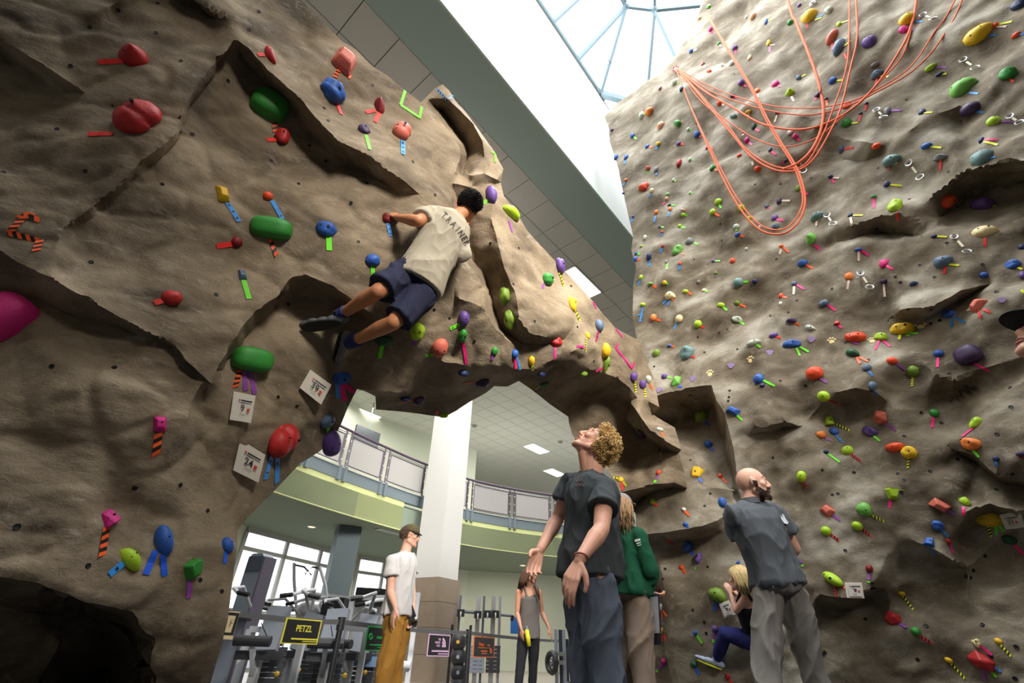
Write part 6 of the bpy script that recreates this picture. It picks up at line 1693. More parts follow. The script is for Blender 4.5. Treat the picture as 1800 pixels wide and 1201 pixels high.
def strands(c, F, U, s, m, t, n=220, length=.2, spread=1.0, seed=1, r=.0045, back=1.0, droop=(0, 0, -1), name='hair', cut=-.2, wave=0.0, R0=(.084, .104, .102), grow=.35):
    """hair as many tapering locks that leave the scalp and hang"""
    rnd = random.Random(seed); Rm = Matrix((F.cross(U).normalized(), F, U)).transposed(); b = MB(); dr = Vector(droop)
    for _ in range(n*4):
        z = rnd.uniform(cut, 1); th = rnd.uniform(0, 2*math.pi); q = math.sqrt(max(0, 1-z*z)); x, y = q*math.cos(th), q*math.sin(th)
        if y > .35 and z < .62: continue
        if y > .05 and z < .15: continue
        n -= 1
        if n < 0: break
        p = c+(Rm @ Vector((x*R0[0], y*R0[1]-.012, z*R0[2]+.018)))*s; nr = (Rm @ Vector((x, y-.15*back, z*.6))).normalized(); pts = [p]; d = (nr*grow+Rm @ Vector((x*.3, -.55*back, -.25*(1-z)))+dr*.25).normalized()
        st = length*s/6*rnd.uniform(.8, 1.15); ph = rnd.uniform(0, 6.28)
        for k in range(6):
            d = (d*.72+dr*.42).normalized(); pn = pts[-1]+d*st
            loc = Rm.transposed() @ (pn-c); e = Vector((loc.x/(R0[0]*s*1.03), (loc.y+.012*s)/(R0[1]*s*1.03), (loc.z-.018*s)/(R0[2]*s*1.03)))
            if e.length < 1 and loc.z > -.08*s: pn = c+Rm @ Vector((e.x/e.length*R0[0]*1.03*s, e.y/e.length*R0[1]*1.03*s-.012*s, e.z/e.length*R0[2]*1.03*s+.018*s))
            if wave: pn = pn+Rm @ Vector((math.sin(ph+k*1.7), math.cos(ph+k*1.7), 0))*wave*s
            pts.append(pn)
        b.tube(pts, [r*s*1.2, r*s*1.5, r*s*1.5, r*s*1.4, r*s*1.2, r*s*.9, r*s*.3], 5)
    return b.build(name, m, t, True)
def hair_cap(c, F, U, s, m, t, R0=(.081, .101, .099), front=.45, low=-.25, name='hair', spk=1.0, seed=3, n=26):
    """short hair: a close shell over the skull, open at the face"""
    Rm = Matrix((F.cross(U).normalized(), F, U)).transposed()
    b = MB(); rnd = random.Random(seed)
    for i in range(n):
        for j in range(2*n):
            ph = math.pi*(i+.5)/n; th = math.pi*j/n; x, y, z = math.sin(ph)*math.cos(th), math.sin(ph)*math.sin(th), math.cos(ph)
            lim = low if y < -.1 else (low+(y+.1)*1.3)
            if z < lim or (y > front and z < .78): continue
            q = c+(Rm @ Vector((x*R0[0], y*R0[1]-.012, z*R0[2]+.018)))*s
            d = (Rm @ Vector((x, y-.5, z*.3-.4))).normalized()
            b.tube([q-d*.010*s, q+d*.004*s+(Rm @ Vector((x, y, z)))*rnd.uniform(.002, .012)*s*spk, q+d*rnd.uniform(.015, .03)*s+(Rm @ Vector((x, y, z)))*rnd.uniform(-.002, .012)*s*spk], [.004*s, .0055*s, .001], 4, False)
    return b.build(name, m, t, True)
def cap_hat(c, F, U, s, m, t, mb_=None, brim_dir=None, name='cap', bl=.075):
    R = Matrix((F.cross(U).normalized(), F, U)).transposed(); P = lambda r, f, u: c+(R @ Vector((r, f, u)))*s
    n, vs, N = 8, [], 28
    for i in range(n+1):
        a_ = math.pi/2*i/n; z = .035+.092*math.sin(a_); q = math.cos(a_)**.8
        for k in range(N):
            th = 2*math.pi*k/N; vs.append(P(.086*q*math.cos(th), -.010+.108*q*math.sin(th), z))
    fs = [(i*N+k, i*N+(k+1) % N, (i+1)*N+(k+1) % N, (i+1)*N+k) for i in range(n) for k in range(N)]
    fs.append(tuple(range(N))[::-1]); mb = MB().add(vs, fs); o = mb.build(name, m, t, True)
    MB().ball(P(0, -.01, .128), .009*s, 6).build('button', m, o)
    bd = 1 if brim_dir is None else brim_dir; top = []
    for k in range(15):
        a_ = math.pi*k/14; x = .080*math.cos(a_); y = .055+bl*math.sin(a_)**.8; top.append(P(x, bd*y-.010*(1-bd)/2, .036-.016*math.sin(a_)-0.10*x*x*20*.1))
    inner = [P(.080*math.cos(math.pi*k/14), bd*(.02+.07*math.sin(math.pi*k/14)), .040) for k in range(14, -1, -1)]
    br = MB(); Np = 15; vs = top+inner[::-1]; vs = vs+[q-(R @ Vector((0, 0, .005)))*s for q in vs]
    fs = [(k, k+1, Np+k+1, Np+k) for k in range(Np-1)]+[(2*Np+k, 3*Np+k, 3*Np+k+1, 2*Np+k+1) for k in range(Np-1)]+[(k, 2*Np+k, 2*Np+k+1, k+1) for k in range(Np-1)]
    br.add(vs, fs).build('brim', mb_ or m, o, True)
    return o
def below(h, k, z=.09, f=.92):   # ankle continued from hip and knee down to the floor
    d = k-h; q = k+d*((k.z-z)/max(.05, -d.z)); return Vector((k.x+(q.x-k.x)*f, k.y+(q.y-k.y)*f, z))
SK1 = skin_mat('skin_fair', (214, 158, 132)); SK2 = skin_mat('skin_tan', (190, 126, 86)); SK3 = skin_mat('skin_light', (222, 170, 146)); SK4 = skin_mat('skin_warm', (204, 146, 118))

# ---- 1 the curly-haired man looking up
J = dict(head=atY(1047, 781, 2.6), neck=atY(1040, 836, 2.62), sl=atY(1064, 862, 2.45), sr=atY(1006, 852, 2.80), el=atY(1057, 931, 2.32), wl=atY(1019, 984, 2.20), er=atY(980, 912, 2.86), wr=atY(950, 966, 2.72),
         pel=atY(1038, 1002, 2.62), hl=atY(1052, 1018, 2.55), hr=atY(1019, 1018, 2.71), kl=atY(1061, 1142, 2.52), kr=atY(1027, 1140, 2.66))
J['al'] = below(J['hl'], J['kl']); J['ar'] = below(J['hr'], J['kr'])
HF1, HU1 = Vector((-.62, -.10, .78)), Vector((.78, .05, .62))
t, U, S, F, HS, HFw, L = person('person', 'curly blond man in dark grey t-shirt and faded jeans looking up, centre foreground',
    dict(J=J, s=.98, hf=HF1, hu=HU1, hs=1.0, neckr=1.16, skin=SK1, vox=.0043, hands=1.04, open=1, brow=(150, 112, 70),
         handl=(atY(1002, 1024, 2.17)-J['wl'], Vector((.6, .8, -.1)), 1, [.50, .62, .68, .75], .03), handr=(atY(936, 1003, 2.66)-J['wr'], Vector((.55, -.75, .35)), 1, [.30, .48, .58, .70], .10)))
CM1 = t
M_t1 = cloth_mat('charcoal_cotton', (66, 70, 72)); tee(t, J, 1.0, U, S, F, HS, HFw, L, M_t1, .52, -.08, (.172, .158), (.182, .140), (.074, .080), .0075, .015, seed=1)
M_jean = mat('faded_blue_denim', (92, 98, 110), .95, spec=.1, bump=.12, bscale=500, var=.28, vscale=7)
trousers(t, J, 1.0, U, HS, HFw, L, M_jean, (.092, .077, .074, .074), .02, .0075, .020, wa=(.142, .122), wsc=9)
for k in ('l', 'r'): shoe(t, J['a'+k]+Vector((0, 0, 0)), (-.85, -.35, 0), 1.0, M_pad, M_black)
bw = J['wl']; d = (atY(1002, 1024, 2.17)-bw).normalized(); MB().ring(bw-d*.012, .031, .005, d+Vector((.3, 0, .2)), 24, 6).build('bracelet', mat('brown_leather_cord', (150, 92, 74), .6), t)
M_curl = mat('golden_blond_hair', (206, 168, 104), .45, spec=.5, var=.25, vscale=30)
rnd = random.Random(4); hb = MB(); Rm = Matrix((HF1.cross(HU1).normalized(), HF1.normalized(), HU1.normalized())).transposed(); c0 = J['head']
for _ in range(1500):
    z = rnd.uniform(-.75, 1); th = rnd.uniform(0, 6.283); q = math.sqrt(1-z*z); x, y = q*math.cos(th), q*math.sin(th)
    if y > .50 and z < .74: continue
    if y > .10 and z < .12: continue
    rr = rnd.uniform(1.0, 1.42); p = c0+Rm @ Vector((x*.086*rr, y*.096*rr-.008, z*.094*rr+.016))
    ax = Vector((rnd.gauss(0, 1), rnd.gauss(0, 1), rnd.gauss(0, 1))).normalized(); R_ = rnd.uniform(.005, .0125); a_ = ax.orthogonal().normalized(); b_ = ax.cross(a_); nt_ = rnd.uniform(1.3, 2.2); N_ = 11
    pts = [p+a_*R_*math.cos(6.283*nt_*k/N_)+b_*R_*math.sin(6.283*nt_*k/N_)+ax*(.022*(k/N_-.5)) for k in range(N_+1)]
    hb.tube(pts, [.001]+[.0024]*(N_-1)+[.0008], 4, False)
hb.build('curly_hair', M_curl, t, True)
hc = MB(); ell(hc, c0+Rm @ Vector((0, -.030, .032)), Rm, .088, .098, .100, 14); hc.build('hair_volume', M_curl, t, True)
# faded chest print
o1 = [o for o in t.children if o.name.startswith('t_shirt')][0]; bv = BVHTree.FromObject(o1, bpy.context.evaluated_depsgraph_get()); lm = MB()
def on_cloth(bv, u, v, off=.004, D=2.5):
    h_ = bv.ray_cast(Vector((0, 0, CAMH)), Vector(ray(u, v)).normalized()); return h_[0]+h_[1]*off if h_[0] is not None else atD(u, v, D)
rnd = random.Random(2)
for cy_, amp in ((845, 1.6), (853, 1.8)):
    for k in range(7):
        u = 1013+k*2.1; v = cy_+amp*math.sin(k*2.3)-k*.1; vs = [on_cloth(bv, u+a, v+b_) for a, b_ in ((-.9, -.8), (1.3, -1.2), (1.0, .5), (-1.0, .9))]; lm.add(vs, [(0, 1, 2, 3)])
lm.build('chest_print', mat('faded_orange_print', (128, 98, 84), .9), o1)
# ---- 2 the climber
J = dict(head=atD(826, 362, 3.72), neck=atD(804, 381, 3.62), sl=atD(759, 376, 3.56), sr=atD(812, 444, 3.55), el=atD(735, 389, 3.36), wl=atD(699, 383, 3.52), er=atD(808, 424, 3.88), wr=atD(814, 396, 4.05),
         pel=atD(733, 486, 3.36), hl=atD(716, 478, 3.34), hr=atD(745, 512, 3.34), kl=atD(664, 513, 3.12), kr=atD(692, 567, 3.14), al=atD(594, 557, 3.36), ar=atD(613, 604, 3.38))
cup = Vector(_u); HF2 = Vector((.10, .95, .30)); HU2 = (atD(835, 340, 3.72)-atD(822, 372, 3.72)).normalized()
t, U, S, F, HS, HFw, L = person('person', 'dark-haired climber in tan TRAINER t-shirt and navy shorts on the overhanging boulder',
    dict(J=J, s=.98, legr=1.0, hf=HF2, hu=HU2, hs=.97, skin=SK2, vox=.0055, eyes=True, brow=(40, 34, 30), z0=J['al'].z, arm=1.08,
         handl=(atD(683, 372, 3.62)-J['wl'], Vector((-.1, .9, -.3)), -1, [1.2, 1.25, 1.3, 1.3], .03), handr=(Vector((.05, .5, .85)), Vector((0, .6, -.6)), 1, 1.2)))
M_t2 = cloth_mat('khaki_tan_cotton', (168, 158, 138)); hang_ = atD(752, 520, 3.30)-atD(735, 492, 3.36)
TR = tee(t, J, 1.0, U, S, F, HS, HFw, L, M_t2, .72, -.04, (.178, .150), (.180, .140), (.072, .076), .0075, .013, seed=3, hemoff=hang_*.36, wdir=(atD(800, 360, 3.5)-atD(760, 510, 3.5)))
M_sh = cloth_mat('navy_nylon', (44, 46, 66), bump=.1); trousers(t, J, 1.0, U, HS, HFw, L, M_sh, (.112, .098, .08, .07), .06, .009, .013, name='shorts', stop=.86, seed=8, wa=(.165, .135))
M_sock = cloth_mat('navy_sock', (48, 56, 104)); M_csh = mat('grey_suede', (96, 98, 100), .85, var=.15); M_rub = mat('black_climbing_rubber', (26, 26, 28), .6)
for k, toe in (('l', atD(515, 578, 3.44)-atD(582, 567, 3.36)), ('r', atD(597, 650, 3.50)-atD(606, 612, 3.38))):
    an = J['a'+k]; kn = J['k'+k]; sk_ = MB(); sk_.tube([an.lerp(kn, .22), an.lerp(kn, .12), an.lerp(kn, .0)], [.049, .047, .047], 14); sk_.ring(an.lerp(kn, .21), .044, .008, kn-an, 20, 6); sk_.ring(an.lerp(kn, .10), .044, .006, kn-an, 20, 6); sk_.build('sock', M_sock, t, True)
    up_ = (kn-an).normalized() if k == 'r' else Vector(_u)*.55+Vector(_f)*.85; sh_ = shoe(t, an+(an-kn).normalized()*.01, toe, 1.16 if k == 'l' else 1.0, M_csh, M_rub, up_, 'climbing_shoe')
M_hair2 = mat('black_hair', (34, 31, 30), .85, spec=.15); hair_cap(J['head'], HF2.normalized(), (HU2-HF2.normalized()*HU2.dot(HF2.normalized())).normalized(), .97, M_hair2, t, front=.3, low=-.62, n=34, R0=(.085, .104, .102))
MB().ball(J['head']-HF2.normalized()*.014+HU2*.018, 1, 12, (.083, .101, .100), Matrix((HF2.cross(HU2).normalized(), HF2.normalized(), HU2)).transposed()).build('hair_base', M_hair2, t, True)
MB().tube([atD(797, 371, 3.55), atD(801, 362, 3.60), atD(803, 352, 3.64)], .004, 5).build('neck_cord', mat('red_cord', (170, 70, 56), .7), t)
# TRAINER lettering laid on the cloth
bv = BVHTree.FromObject(TR, bpy.context.evaluated_depsgraph_get())
word = 'TRAINER'; M_ink = mat('dark_brown_print', (70, 62, 54), .8)
path = [(781, 379), (789, 387), (797, 395), (804.5, 403), (810, 411), (815.5, 419), (819.5, 427)]
tmb = MB()
for i, ch in enumerate(word):
    u, v = path[i]; a, b2 = path[max(0, i-1)], path[min(6, i+1)]; xd = Vector((b2[0]-a[0], b2[1]-a[1])).normalized(); yd = Vector((xd.y, -xd.x))
    cu = bpy.data.curves.new('c', 'FONT'); cu.body = ch; cu.size = 1; cu.align_x = 'CENTER'; cu.align_y = 'CENTER'; cu.resolution_u = 2; cu.offset = .02
    tmp = bpy.data.objects.new('t', cu); me = bpy.data.meshes.new_from_object(tmp); bpy.data.objects.remove(tmp); bpy.data.curves.remove(cu)
    bmm = bmesh.new(); bmm.from_mesh(me); bmesh.ops.triangulate(bmm, faces=bmm.faces); bmesh.ops.subdivide_edges(bmm, edges=bmm.edges, cuts=1, use_grid_fill=False)
    vs = []
    for q in bmm.verts:
        uu = u+xd.x*q.co.x*12.5+yd.x*q.co.y*15; vv = v+xd.y*q.co.x*12.5+yd.y*q.co.y*15; r_ = Vector(ray(uu, vv)).normalized()
        hit = bv.ray_cast(Vector((0, 0, CAMH)), r_); p = hit[0]+hit[1]*.0035 if hit[0] is not None else atD(uu, vv, 3.3); vs.append(p)
    tmb.add(vs, [tuple(w_.index for w_ in f_.verts) for f_ in bmm.faces]); bmm.free()
tmb.build('shirt_lettering', M_ink, TR)
# ---- 3 woman in green
J = dict(head=atY(1095, 894, 3.85), neck=atY(1098, 930, 3.86), sl=atY(1080, 945, 3.98), sr=atY(1119, 946, 3.74), el=atY(1085, 1000, 4.1), wl=atY(1110, 1030, 4.2), er=atY(1141, 1003, 3.72), wr=atY(1137, 1040, 3.86),
         pel=atY(1108, 1042, 3.86), hl=atY(1092, 1056, 3.95), hr=atY(1121, 1058, 3.80), kl=atY(1092, 1136, 3.92), kr=atY(1127, 1140, 3.74))
J['al'] = below(J['hl'], J['kl']); J['ar'] = below(J['hr'], J['kr'])
HF3 = Vector((.80, .58, .12)); t, U, S, F, HS, HFw, L = person('person', 'woman in green sweatshirt, grey cap and brown trousers holding a clipboard, seen from behind',
    dict(J=J, s=.95, fem=1, hf=HF3, hu=(0, 0, 1), hs=.93, skin=SK4, vox=.0075, handl=(Vector((.8, .2, -.2)), Vector((0, -.6, .5)), 1, .9), handr=(Vector((.75, .1, -.25)), Vector((0, .3, .9)), -1, .95)))
tee(t, J, .95, U, S, F, HS, HFw, L, cloth_mat('bottle_green_fleece', (22, 74, 50)), 1.0, -.05, (.182, .146), (.176, .136), (.068, .066), .009, .020, name='sweatshirt', seed=11, neckr=.08)
trousers(t, J, .95, U, HS, HFw, L, cloth_mat('taupe_corduroy', (122, 106, 92)), (.104, .082, .074, .068), .04, .0095, .018, seed=12, wa=(.160, .125))
HF3n = HF3.normalized(); HU3 = (Vector((0, 0, 1))-HF3n*HF3n.z).normalized()
cap_hat(J['head'], HF3n, HU3, .95, cloth_mat('grey_cap_cloth', (134, 124, 122)), t); strands(J['head'], HF3n, HU3, .93, mat('light_brown_hair', (142, 108, 70), .5, var=.3, vscale=40), t, 620, .22, seed=5, cut=-.35, wave=.006, r=.0028)
for k in ('l', 'r'): shoe(t, J['a'+k], (.6, .8, 0), .9, M_pad, M_black)
o1 = [o for o in t.children if o.name.startswith('sweatshirt')][0]; bv = BVHTree.FromObject(o1, bpy.context.evaluated_depsgraph_get()); lm = MB()
for q in (((1116, 949), (1125, 947), (1126, 951), (1117, 953)), ((1119, 955), (1126, 953), (1127, 955), (1120, 957)), ((1121, 959), (1127, 957), (1127.5, 958.5), (1121, 960.5))):
    vs = []
    for u, v in q:
        h_ = bv.ray_cast(Vector((0, 0, CAMH)), Vector(ray(u, v)).normalized()); vs.append(h_[0]+h_[1]*.006 if h_[0] is not None else atY(u, v, 3.62))
    lm.add(vs, [(0, 1, 2, 3)])
lm.build('sleeve_print', mat('white_print', (205, 212, 206), .8), o1)
# clipboard in her hand: a thing of its own
cA, cB, cC = atY(1139, 1046, 3.78), atY(1158, 1044, 3.70), atY(1143, 1134, 3.80)
ct = empty('clipboard', tuple((cA+cB)/2), 'dark clipboard with grey sheet of paper held by the woman in green', 'clipboard')
ex = (cB-cA); ey = (cC-cA); nn = ex.cross(ey).normalized()
MB().prism([cA, cB, cB+ey, cA+ey], nn*.004).build('board', mat('dark_board', (46, 48, 56), .5), ct)
for sgn in (1, -1): MB().prism([cA+ex*.08+ey*.05+nn*(.0075 if sgn > 0 else -.0035), cB-ex*.08+ey*.05+nn*(.0075 if sgn > 0 else -.0035), cB-ex*.08+ey*.78+nn*(.0075 if sgn > 0 else -.0035), cA+ex*.08+ey*.78+nn*(.0075 if sgn > 0 else -.0035)], nn*.001).build('paper', mat('grey_paper', (176, 178, 184), .8), ct)
MB().cyl(cA.lerp(cB, .2)-nn*.0, cA.lerp(cB, .8), .008).build('clip', M_gdrk, ct)
# ---- 4 man in the cap
J = dict(head=atY(722, 942, 5.6), neck=atY(712, 972, 5.6), sl=atY(722, 985, 5.78), sr=atY(690, 988, 5.45), el=atY(724, 1036, 5.75), wl=atY(726, 1074, 5.65), er=atY(686, 1040, 5.42), wr=atY(695, 1068, 5.36),
         pel=atY(697, 1076, 5.6), hl=atY(706, 1088, 5.68), hr=atY(694, 1088, 5.52), kl=atY(700, 1143, 5.70), kr=atY(683, 1147, 5.45))
J['al'] = below(J['hl'], J['kl']); J['ar'] = below(J['hr'], J['kr'])
HF4 = Vector((.98, -.10, -.08)); t, U, S, F, HS, HFw, L = person('person', 'man in olive cap, white t-shirt and ochre trousers standing by the belt barrier',
    dict(J=J, s=.98, hf=HF4, hu=(0, 0, 1), hs=.98, skin=SK3, vox=.0085, handr=(Vector((-.1, -.1, -1)), Vector((.5, .5, 0)), 1, .35, .12), handl=(Vector((0, 0, -1)), Vector((-.3, -.6, 0)), -1, .9)))
tee(t, J, .98, U, S, F, HS, HFw, L, cloth_mat('off_white_cotton', (200, 196, 194)), .50, -.05, (.180, .152), (.176, .134), (.076, .084), .009, .015, seed=21)
trousers(t, J, .98, U, HS, HFw, L, cloth_mat('ochre_twill', (156, 112, 48)), (.105, .080, .070, .062), .05, .0095, .018, seed=22, wa=(.155, .122))
HFn = HF4.normalized(); HUn = (Vector((0, 0, 1))-HFn*HFn.z).normalized()
cap_hat(J['head'], HFn, HUn, .98, cloth_mat('olive_camouflage_cap', (92, 84, 58), var=.35), t, mat('dark_brim', (54, 46, 36), .8)); hair_cap(J['head'], HFn, HUn, .98, mat('brown_short_hair', (96, 72, 52), .6), t, front=.1, low=-.5, spk=.25, n=40)
g_ = MB(); P4 = lambda r, f, u: J['head']+(Matrix((HFn.cross(HUn).normalized(), HFn, HUn)).transposed() @ Vector((r, f, u)))*.98
for k in (-1, 1): g_.ring(P4(k*.032, .096, .002), .019, .002, HFn, 16, 5); g_.tube([P4(k*.05, .094, .006), P4(k*.078, .04, .006), P4(k*.082, 0, .006)], .002, 5)
g_.tube([P4(-.013, .100, .006), P4(.013, .100, .006)], .002, 5); g_.build('glasses', M_black, t)
for k in ('l', 'r'): shoe(t, J['a'+k], (.9, -.35, 0), 1.0, M_pad, M_black)
fA = atY(720, 1066, 5.62); ft = empty('folder', tuple(fA), 'dark grey folder held at the hip of the man in the cap', 'folder')
fp = [atY(719, 1066, 5.60), atY(725, 1064, 5.56), atY(734, 1092, 5.56), atY(731, 1103, 5.60), atY(719, 1104, 5.62)]; MB().prism(fp, (0, .03, 0)).build('cover', mat('dark_grey_folder', (58, 60, 64), .5), ft); MB().ball(atY(731, 1088, 5.54), .022, 6).build('clasp', M_gsil, ft)
# ---- 5 woman in the tank top
J = dict(head=atY(933, 1010, 7.6), neck=atY(931, 1034, 7.65), sl=atY(948, 1042, 7.7), sr=atY(912, 1041, 7.6), el=atY(953, 1078, 7.75), wl=atY(965, 1104, 7.6), er=atY(909, 1078, 7.62), wr=atY(916, 1105, 7.5),
         pel=atY(930, 1114, 7.68), hl=atY(939, 1123, 7.7), hr=atY(920, 1123, 7.66), kl=atY(937, 1166, 7.72), kr=atY(915, 1168, 7.5))
J['al'] = below(J['hl'], J['kl']); J['ar'] = below(J['hr'], J['kr'])
HF5 = Vector((.85, -.45, -.15)); t, U, S, F, HS, HFw, L = person('person', 'long-haired woman in grey tank top and black leggings walking behind the curly man',
    dict(J=J, s=.93, fem=1, hf=HF5, hu=(0, 0, 1), hs=.93, skin=SK4, vox=.009, handr=(Vector((.1, 0, -1)), Vector((.5, .5, 0)), 1, .6), handl=(Vector((.4, -.1, -1)), Vector((-.5, .3, 0)), -1, .4, .06)))
tee(t, J, .90, U, S, F, HS, HFw, L, cloth_mat('taupe_grey_knit', (112, 106, 102)), 0, -.10, (.172, .128), (.168, .138), vox=.010, wr=.006, name='tank_top', seed=31, top=.82, neckr=.10)
trousers(t, J, .92, U, HS, HFw, L, cloth_mat('black_leggings', (38, 38, 42)), (.098, .068, .062, .042), .04, .0095, .006, name='leggings', seed=32, wa=(.155, .115))
HFn = HF5.normalized(); HUn = (Vector((0, 0, 1))-HFn*HFn.z).normalized()
hm_ = mat('brown_long_hair', (92, 60, 42), .5, var=.25, vscale=40); strands(J['head'], HFn, HUn, .93, hm_, t, 420, .28, seed=9, cut=-.3, r=.0032)
MB().tube([atY(941, 1028, 7.5), atY(945, 1040, 7.48), atY(948, 1055, 7.5)], [.02, .028, .008], 8).build('hair_lock', hm_, t, True)
for k in ('l', 'r'): shoe(t, J['a'+k], (.5, -.8, 0), .9, M_pad, M_black)
yk = empty('lanyard_tag', tuple(atY(926, 1106, 7.45)), 'bright yellow strap hanging at the hip of the tank top woman', 'strap')
MB().tube([atY(926, 1108, 7.46), atY(928, 1122, 7.44), atY(930, 1136, 7.46)], [.028, .032, .028], 10).build('strap', mat('bright_yellow_strap', (226, 214, 30), .5), yk, True); MB().tube([atY(926, 1101, 7.48), atY(926, 1108, 7.46)], .012).build('clip', M_gsil, yk)
# ---- 6 bald man
J = dict(head=atY(1323, 850, 3.60), neck=atY(1319, 886, 3.62), sl=atY(1291, 905, 3.56), sr=atY(1362, 902, 3.74), el=atY(1305, 962, 3.85), wl=atY(1335, 985, 4.05), er=atY(1398, 965, 3.82), wr=atY(1378, 985, 4.05),
         pel=atY(1366, 1026, 3.64), hl=atY(1349, 1042, 3.62), hr=atY(1388, 1040, 3.72), kl=atY(1348, 1142, 3.58), kr=atY(1416, 1135, 3.72))
J['al'] = below(J['hl'], J['kl']); J['ar'] = below(J['hr'], J['kr'])
HF6 = Vector((.91, -.38, .02)); t, U, S, F, HS, HFw, L = person('person', 'bald bearded man in grey polo shirt and grey trousers, back turned, by the tall wall',
    dict(J=J, s=1.0, hf=HF6, hu=(-.05, 0, 1), hs=1.10, skin=SK3, vox=.0065, brow=(84, 60, 44), handl=(Vector((.5, .6, .1)), Vector((0, 0, -1)), 1, .8), handr=(Vector((-.5, .6, .1)), Vector((0, 0, -1)), -1, .8)))
tee(t, J, 1.02, U, S, F, HS, HFw, L, cloth_mat('slate_grey_polo_knit', (88, 92, 97)), .55, -.02, (.186, .160), (.196, .146), (.082, .090), .009, .018, name='polo_shirt', seed=41)
co = MB(); co.tube([J['neck']-U*.005, J['neck']+U*.040], [.078, .066], 20, False); co.build('collar', cloth_mat('slate_grey_polo_knit', (88, 92, 97)), [o for o in t.children if o.name.startswith('polo')][0], True)
trousers(t, J, 1.0, U, HS, HFw, L, cloth_mat('warm_grey_twill', (124, 118, 112)), (.102, .082, .076, .072), .06, .0085, .020, seed=42, wa=(.166, .136))
HFn = HF6.normalized(); HUn = (Vector((-.05, 0, 1))-HFn*HFn.z).normalized(); Rm = Matrix((HFn.cross(HUn).normalized(), HFn, HUn)).transposed(); bd = MB(); rnd = random.Random(6)
bvb = BVHTree.FromObject([o for o in t.children if o.name.startswith('body')][0], bpy.context.evaluated_depsgraph_get())
for _ in range(5200):
    az = rnd.uniform(-1.75, 1.75); aa = abs(az); z = rnd.uniform(-.128, .004)
    top_ = .002 if aa > 1.35 else (-.036 if aa > .30 else -.040)
    if z > top_-(.030*max(0, min(1, (1.35-aa)/.5)) if aa < 1.35 and aa > .5 else 0): continue
    if aa < .28 and -.082 < z < -.050 and not z > -.052: continue
    if aa > 1.5 and z < -.07: continue
    o_ = J['head']+Rm @ Vector((0, .01, z*1.1)); d_ = (Rm @ Vector((math.sin(az), math.cos(az), 0))).normalized()
    h_ = bvb.ray_cast(o_+d_*.25, -d_)
    if h_[0] is None: continue
    p = h_[0]; dn = (Rm @ Vector((0, .25, -.9))+h_[1]*.5).normalized(); bd.tube([p-h_[1]*.002, p+dn*.009], [.0028, .0006], 4, False)
bd.build('beard', mat('dark_brown_beard', (66, 48, 36), .8), t)
for k in ('l', 'r'): shoe(t, J['a'+k], (.3, .9, 0), 1.0, M_pad, M_black)
pl_ = [o for o in t.children if o.name.startswith('polo')][0]; bv = BVHTree.FromObject(pl_, bpy.context.evaluated_depsgraph_get()); bl = MB(); vs = []
Pg = [(1371, 905), (1376, 904), (1380, 912), (1386, 919), (1384, 922), (1377, 920), (1373, 914)]
for u, v in [(1377, 913)]+Pg:
    h_ = bv.ray_cast(Vector((0, 0, CAMH)), Vector(ray(u, v)).normalized()); vs.append(h_[0]+h_[1]*.005 if h_[0] is not None else atY(u, v, 3.6))
bl.add(vs, [(0, 1+k, 1+(k+1) % 7) for k in range(7)]).build('sleeve_badge', mat('white_embroidery', (220, 222, 226), .8), pl_)
# ---- 7 blonde girl low on the tall wall
J = dict(head=atD(1299, 1017, 4.06), neck=atD(1309, 1043, 4.06), sl=atD(1309, 1054, 3.96), sr=atD(1322, 1050, 4.22), el=atD(1294, 1074, 4.00), wl=atD(1285, 1046, 4.12), er=atD(1306, 1060, 4.30), wr=atD(1294, 1044, 4.30),
         pel=atD(1333, 1122, 4.04), hl=atD(1326, 1126, 3.98), hr=atD(1336, 1130, 4.14), kl=atD(1275, 1114, 4.10), kr=atD(1312, 1165, 4.20), al=atD(1259, 1160, 4.16), ar=atD(1325, 1196, 4.22))
HF7 = Vector((-.62, .75, .1)); t, U, S, F, HS, HFw, L = person('person', 'small blonde climber in navy leggings low on the tall wall beside bald man',
    dict(J=J, s=.76, fem=1, hf=HF7, hu=(0, 0, 1), hs=.84, skin=SK3, vox=.0075, z0=J['ar'].z, handl=(Vector((-.1, .3, .9)), Vector((.2, .9, 0)), -1, .9), handr=(Vector((-.2, .3, .9)), Vector((.2, .9, 0)), 1, .9)))
tee(t, J, .80, U, S, F, HS, HFw, L, cloth_mat('black_tank', (30, 30, 34)), 0, -.05, (.165, .125), (.162, .135), vox=.010, wr=.006, name='tank_top', seed=51, top=.80, neckr=.10)
trousers(t, J, .80, U, HS, HFw, L, cloth_mat('navy_leggings', (40, 42, 96)), (.100, .076, .064, .048), .06, .009, .006, name='leggings', seed=52, wa=(.150, .115), to=.95)
HFn = HF7.normalized(); HUn = (Vector((0, 0, 1))-HFn*HFn.z).normalized(); strands(J['head'], HFn, HUn, .88, mat('blonde_hair', (204, 176, 118), .5, var=.2, vscale=40), t, 620, .17, seed=13, cut=-.3, r=.0026)
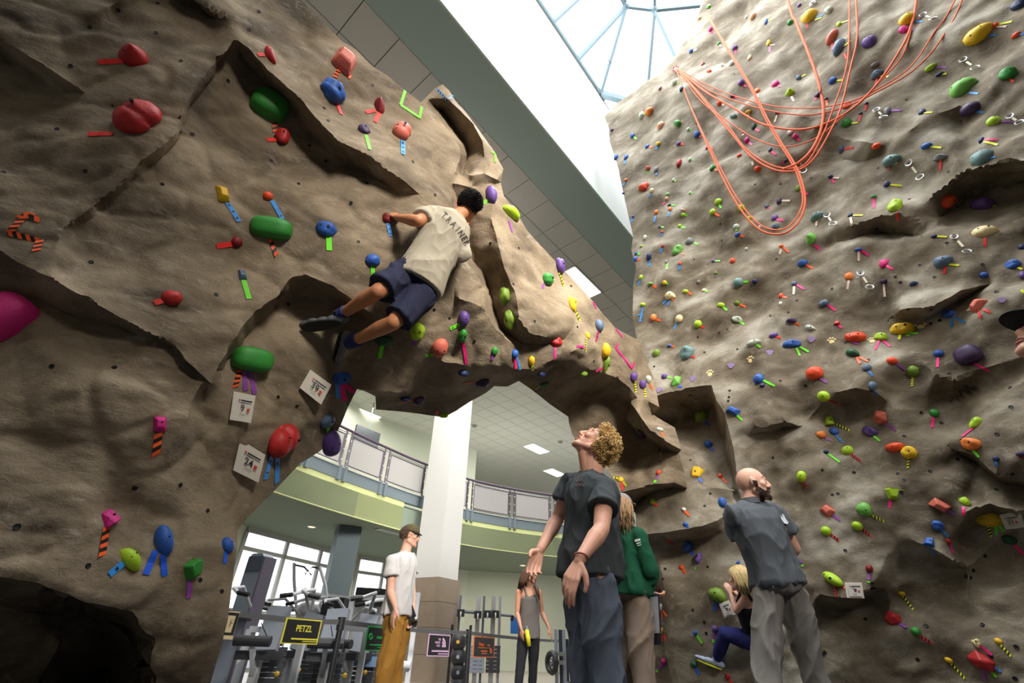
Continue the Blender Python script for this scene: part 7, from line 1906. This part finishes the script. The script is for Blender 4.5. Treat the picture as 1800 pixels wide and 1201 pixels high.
shoe(t, J['al'], Vector((-.55, .55, .25)), .78, mat('white_blue_shoe', (170, 180, 206), .6), mat('yellow_toe_rubber', (216, 214, 60), .6)); shoe(t, J['ar'], Vector((-.4, .6, 0)), .78, M_pad, M_black)
# ---- 8 person at the right edge, mostly outside the picture
J = dict(head=atD(1868, 590, 1.62)); hx = J['head']; J.update(neck=hx+Vector((.05, -.02, -.15)), pel=hx+Vector((.10, -.05, -.66)))
Fd = Vector((-.80, .45, 0)).normalized(); Sd = Vector((Fd.y, -Fd.x, 0))
J.update(sl=J['neck']-Sd*.19+Vector((0, 0, -.05)), sr=J['neck']+Sd*.19+Vector((0, 0, -.05)))
for k in ('l', 'r'):
    sg = -1 if k == 'l' else 1; J['e'+k] = J['s'+k]+Sd*sg*.05+Vector((0, 0, -.29)); J['w'+k] = J['e'+k]+Fd*.04+Vector((0, 0, -.26)); J['h'+k] = J['pel']+Sd*sg*.09+Vector((0, 0, -.06)); J['k'+k] = J['h'+k]+Vector((0, 0, -.38)); J['a'+k] = Vector((J['k'+k].x, J['k'+k].y, .09))
HF8 = (Fd*.75+Vector((0, 0, .62))).normalized(); HU8 = (Vector((0, 0, 1))-HF8*HF8.z).normalized()
t, U, S, F, HS, HFw, L = person('person', 'person in black cap looking up, cut off by right edge of the photo',
    dict(J=J, s=.95, hf=HF8, hu=HU8, hs=1.0, skin=SK1, vox=.009, handl=(Vector((0, 0, -1)), Vector((.5, .5, 0)), 1, .5), handr=(Vector((0, 0, -1)), Vector((-.5, .5, 0)), -1, .5)))
cap_hat(J['head'], HF8, HU8, 1.02, cloth_mat('black_cap_cloth', (16, 16, 20)), t, mat('black_brim', (10, 10, 12), .9), bl=.11)
tee(t, J, .95, U, S, F, HS, HFw, L, cloth_mat('dark_grey_hoodie', (60, 60, 64)), .97, -.06, (.17, .13), (.18, .135), (.066, .062), .012, .01, name='hooded_top', seed=61)
trousers(t, J, .95, U, HS, HFw, L, cloth_mat('black_trousers', (40, 40, 44)), (.105, .085, .075, .07), .06, .012, .01, seed=62)
for k in ('l', 'r'): shoe(t, J['a'+k], Fd, 1.0, M_pad, M_black)
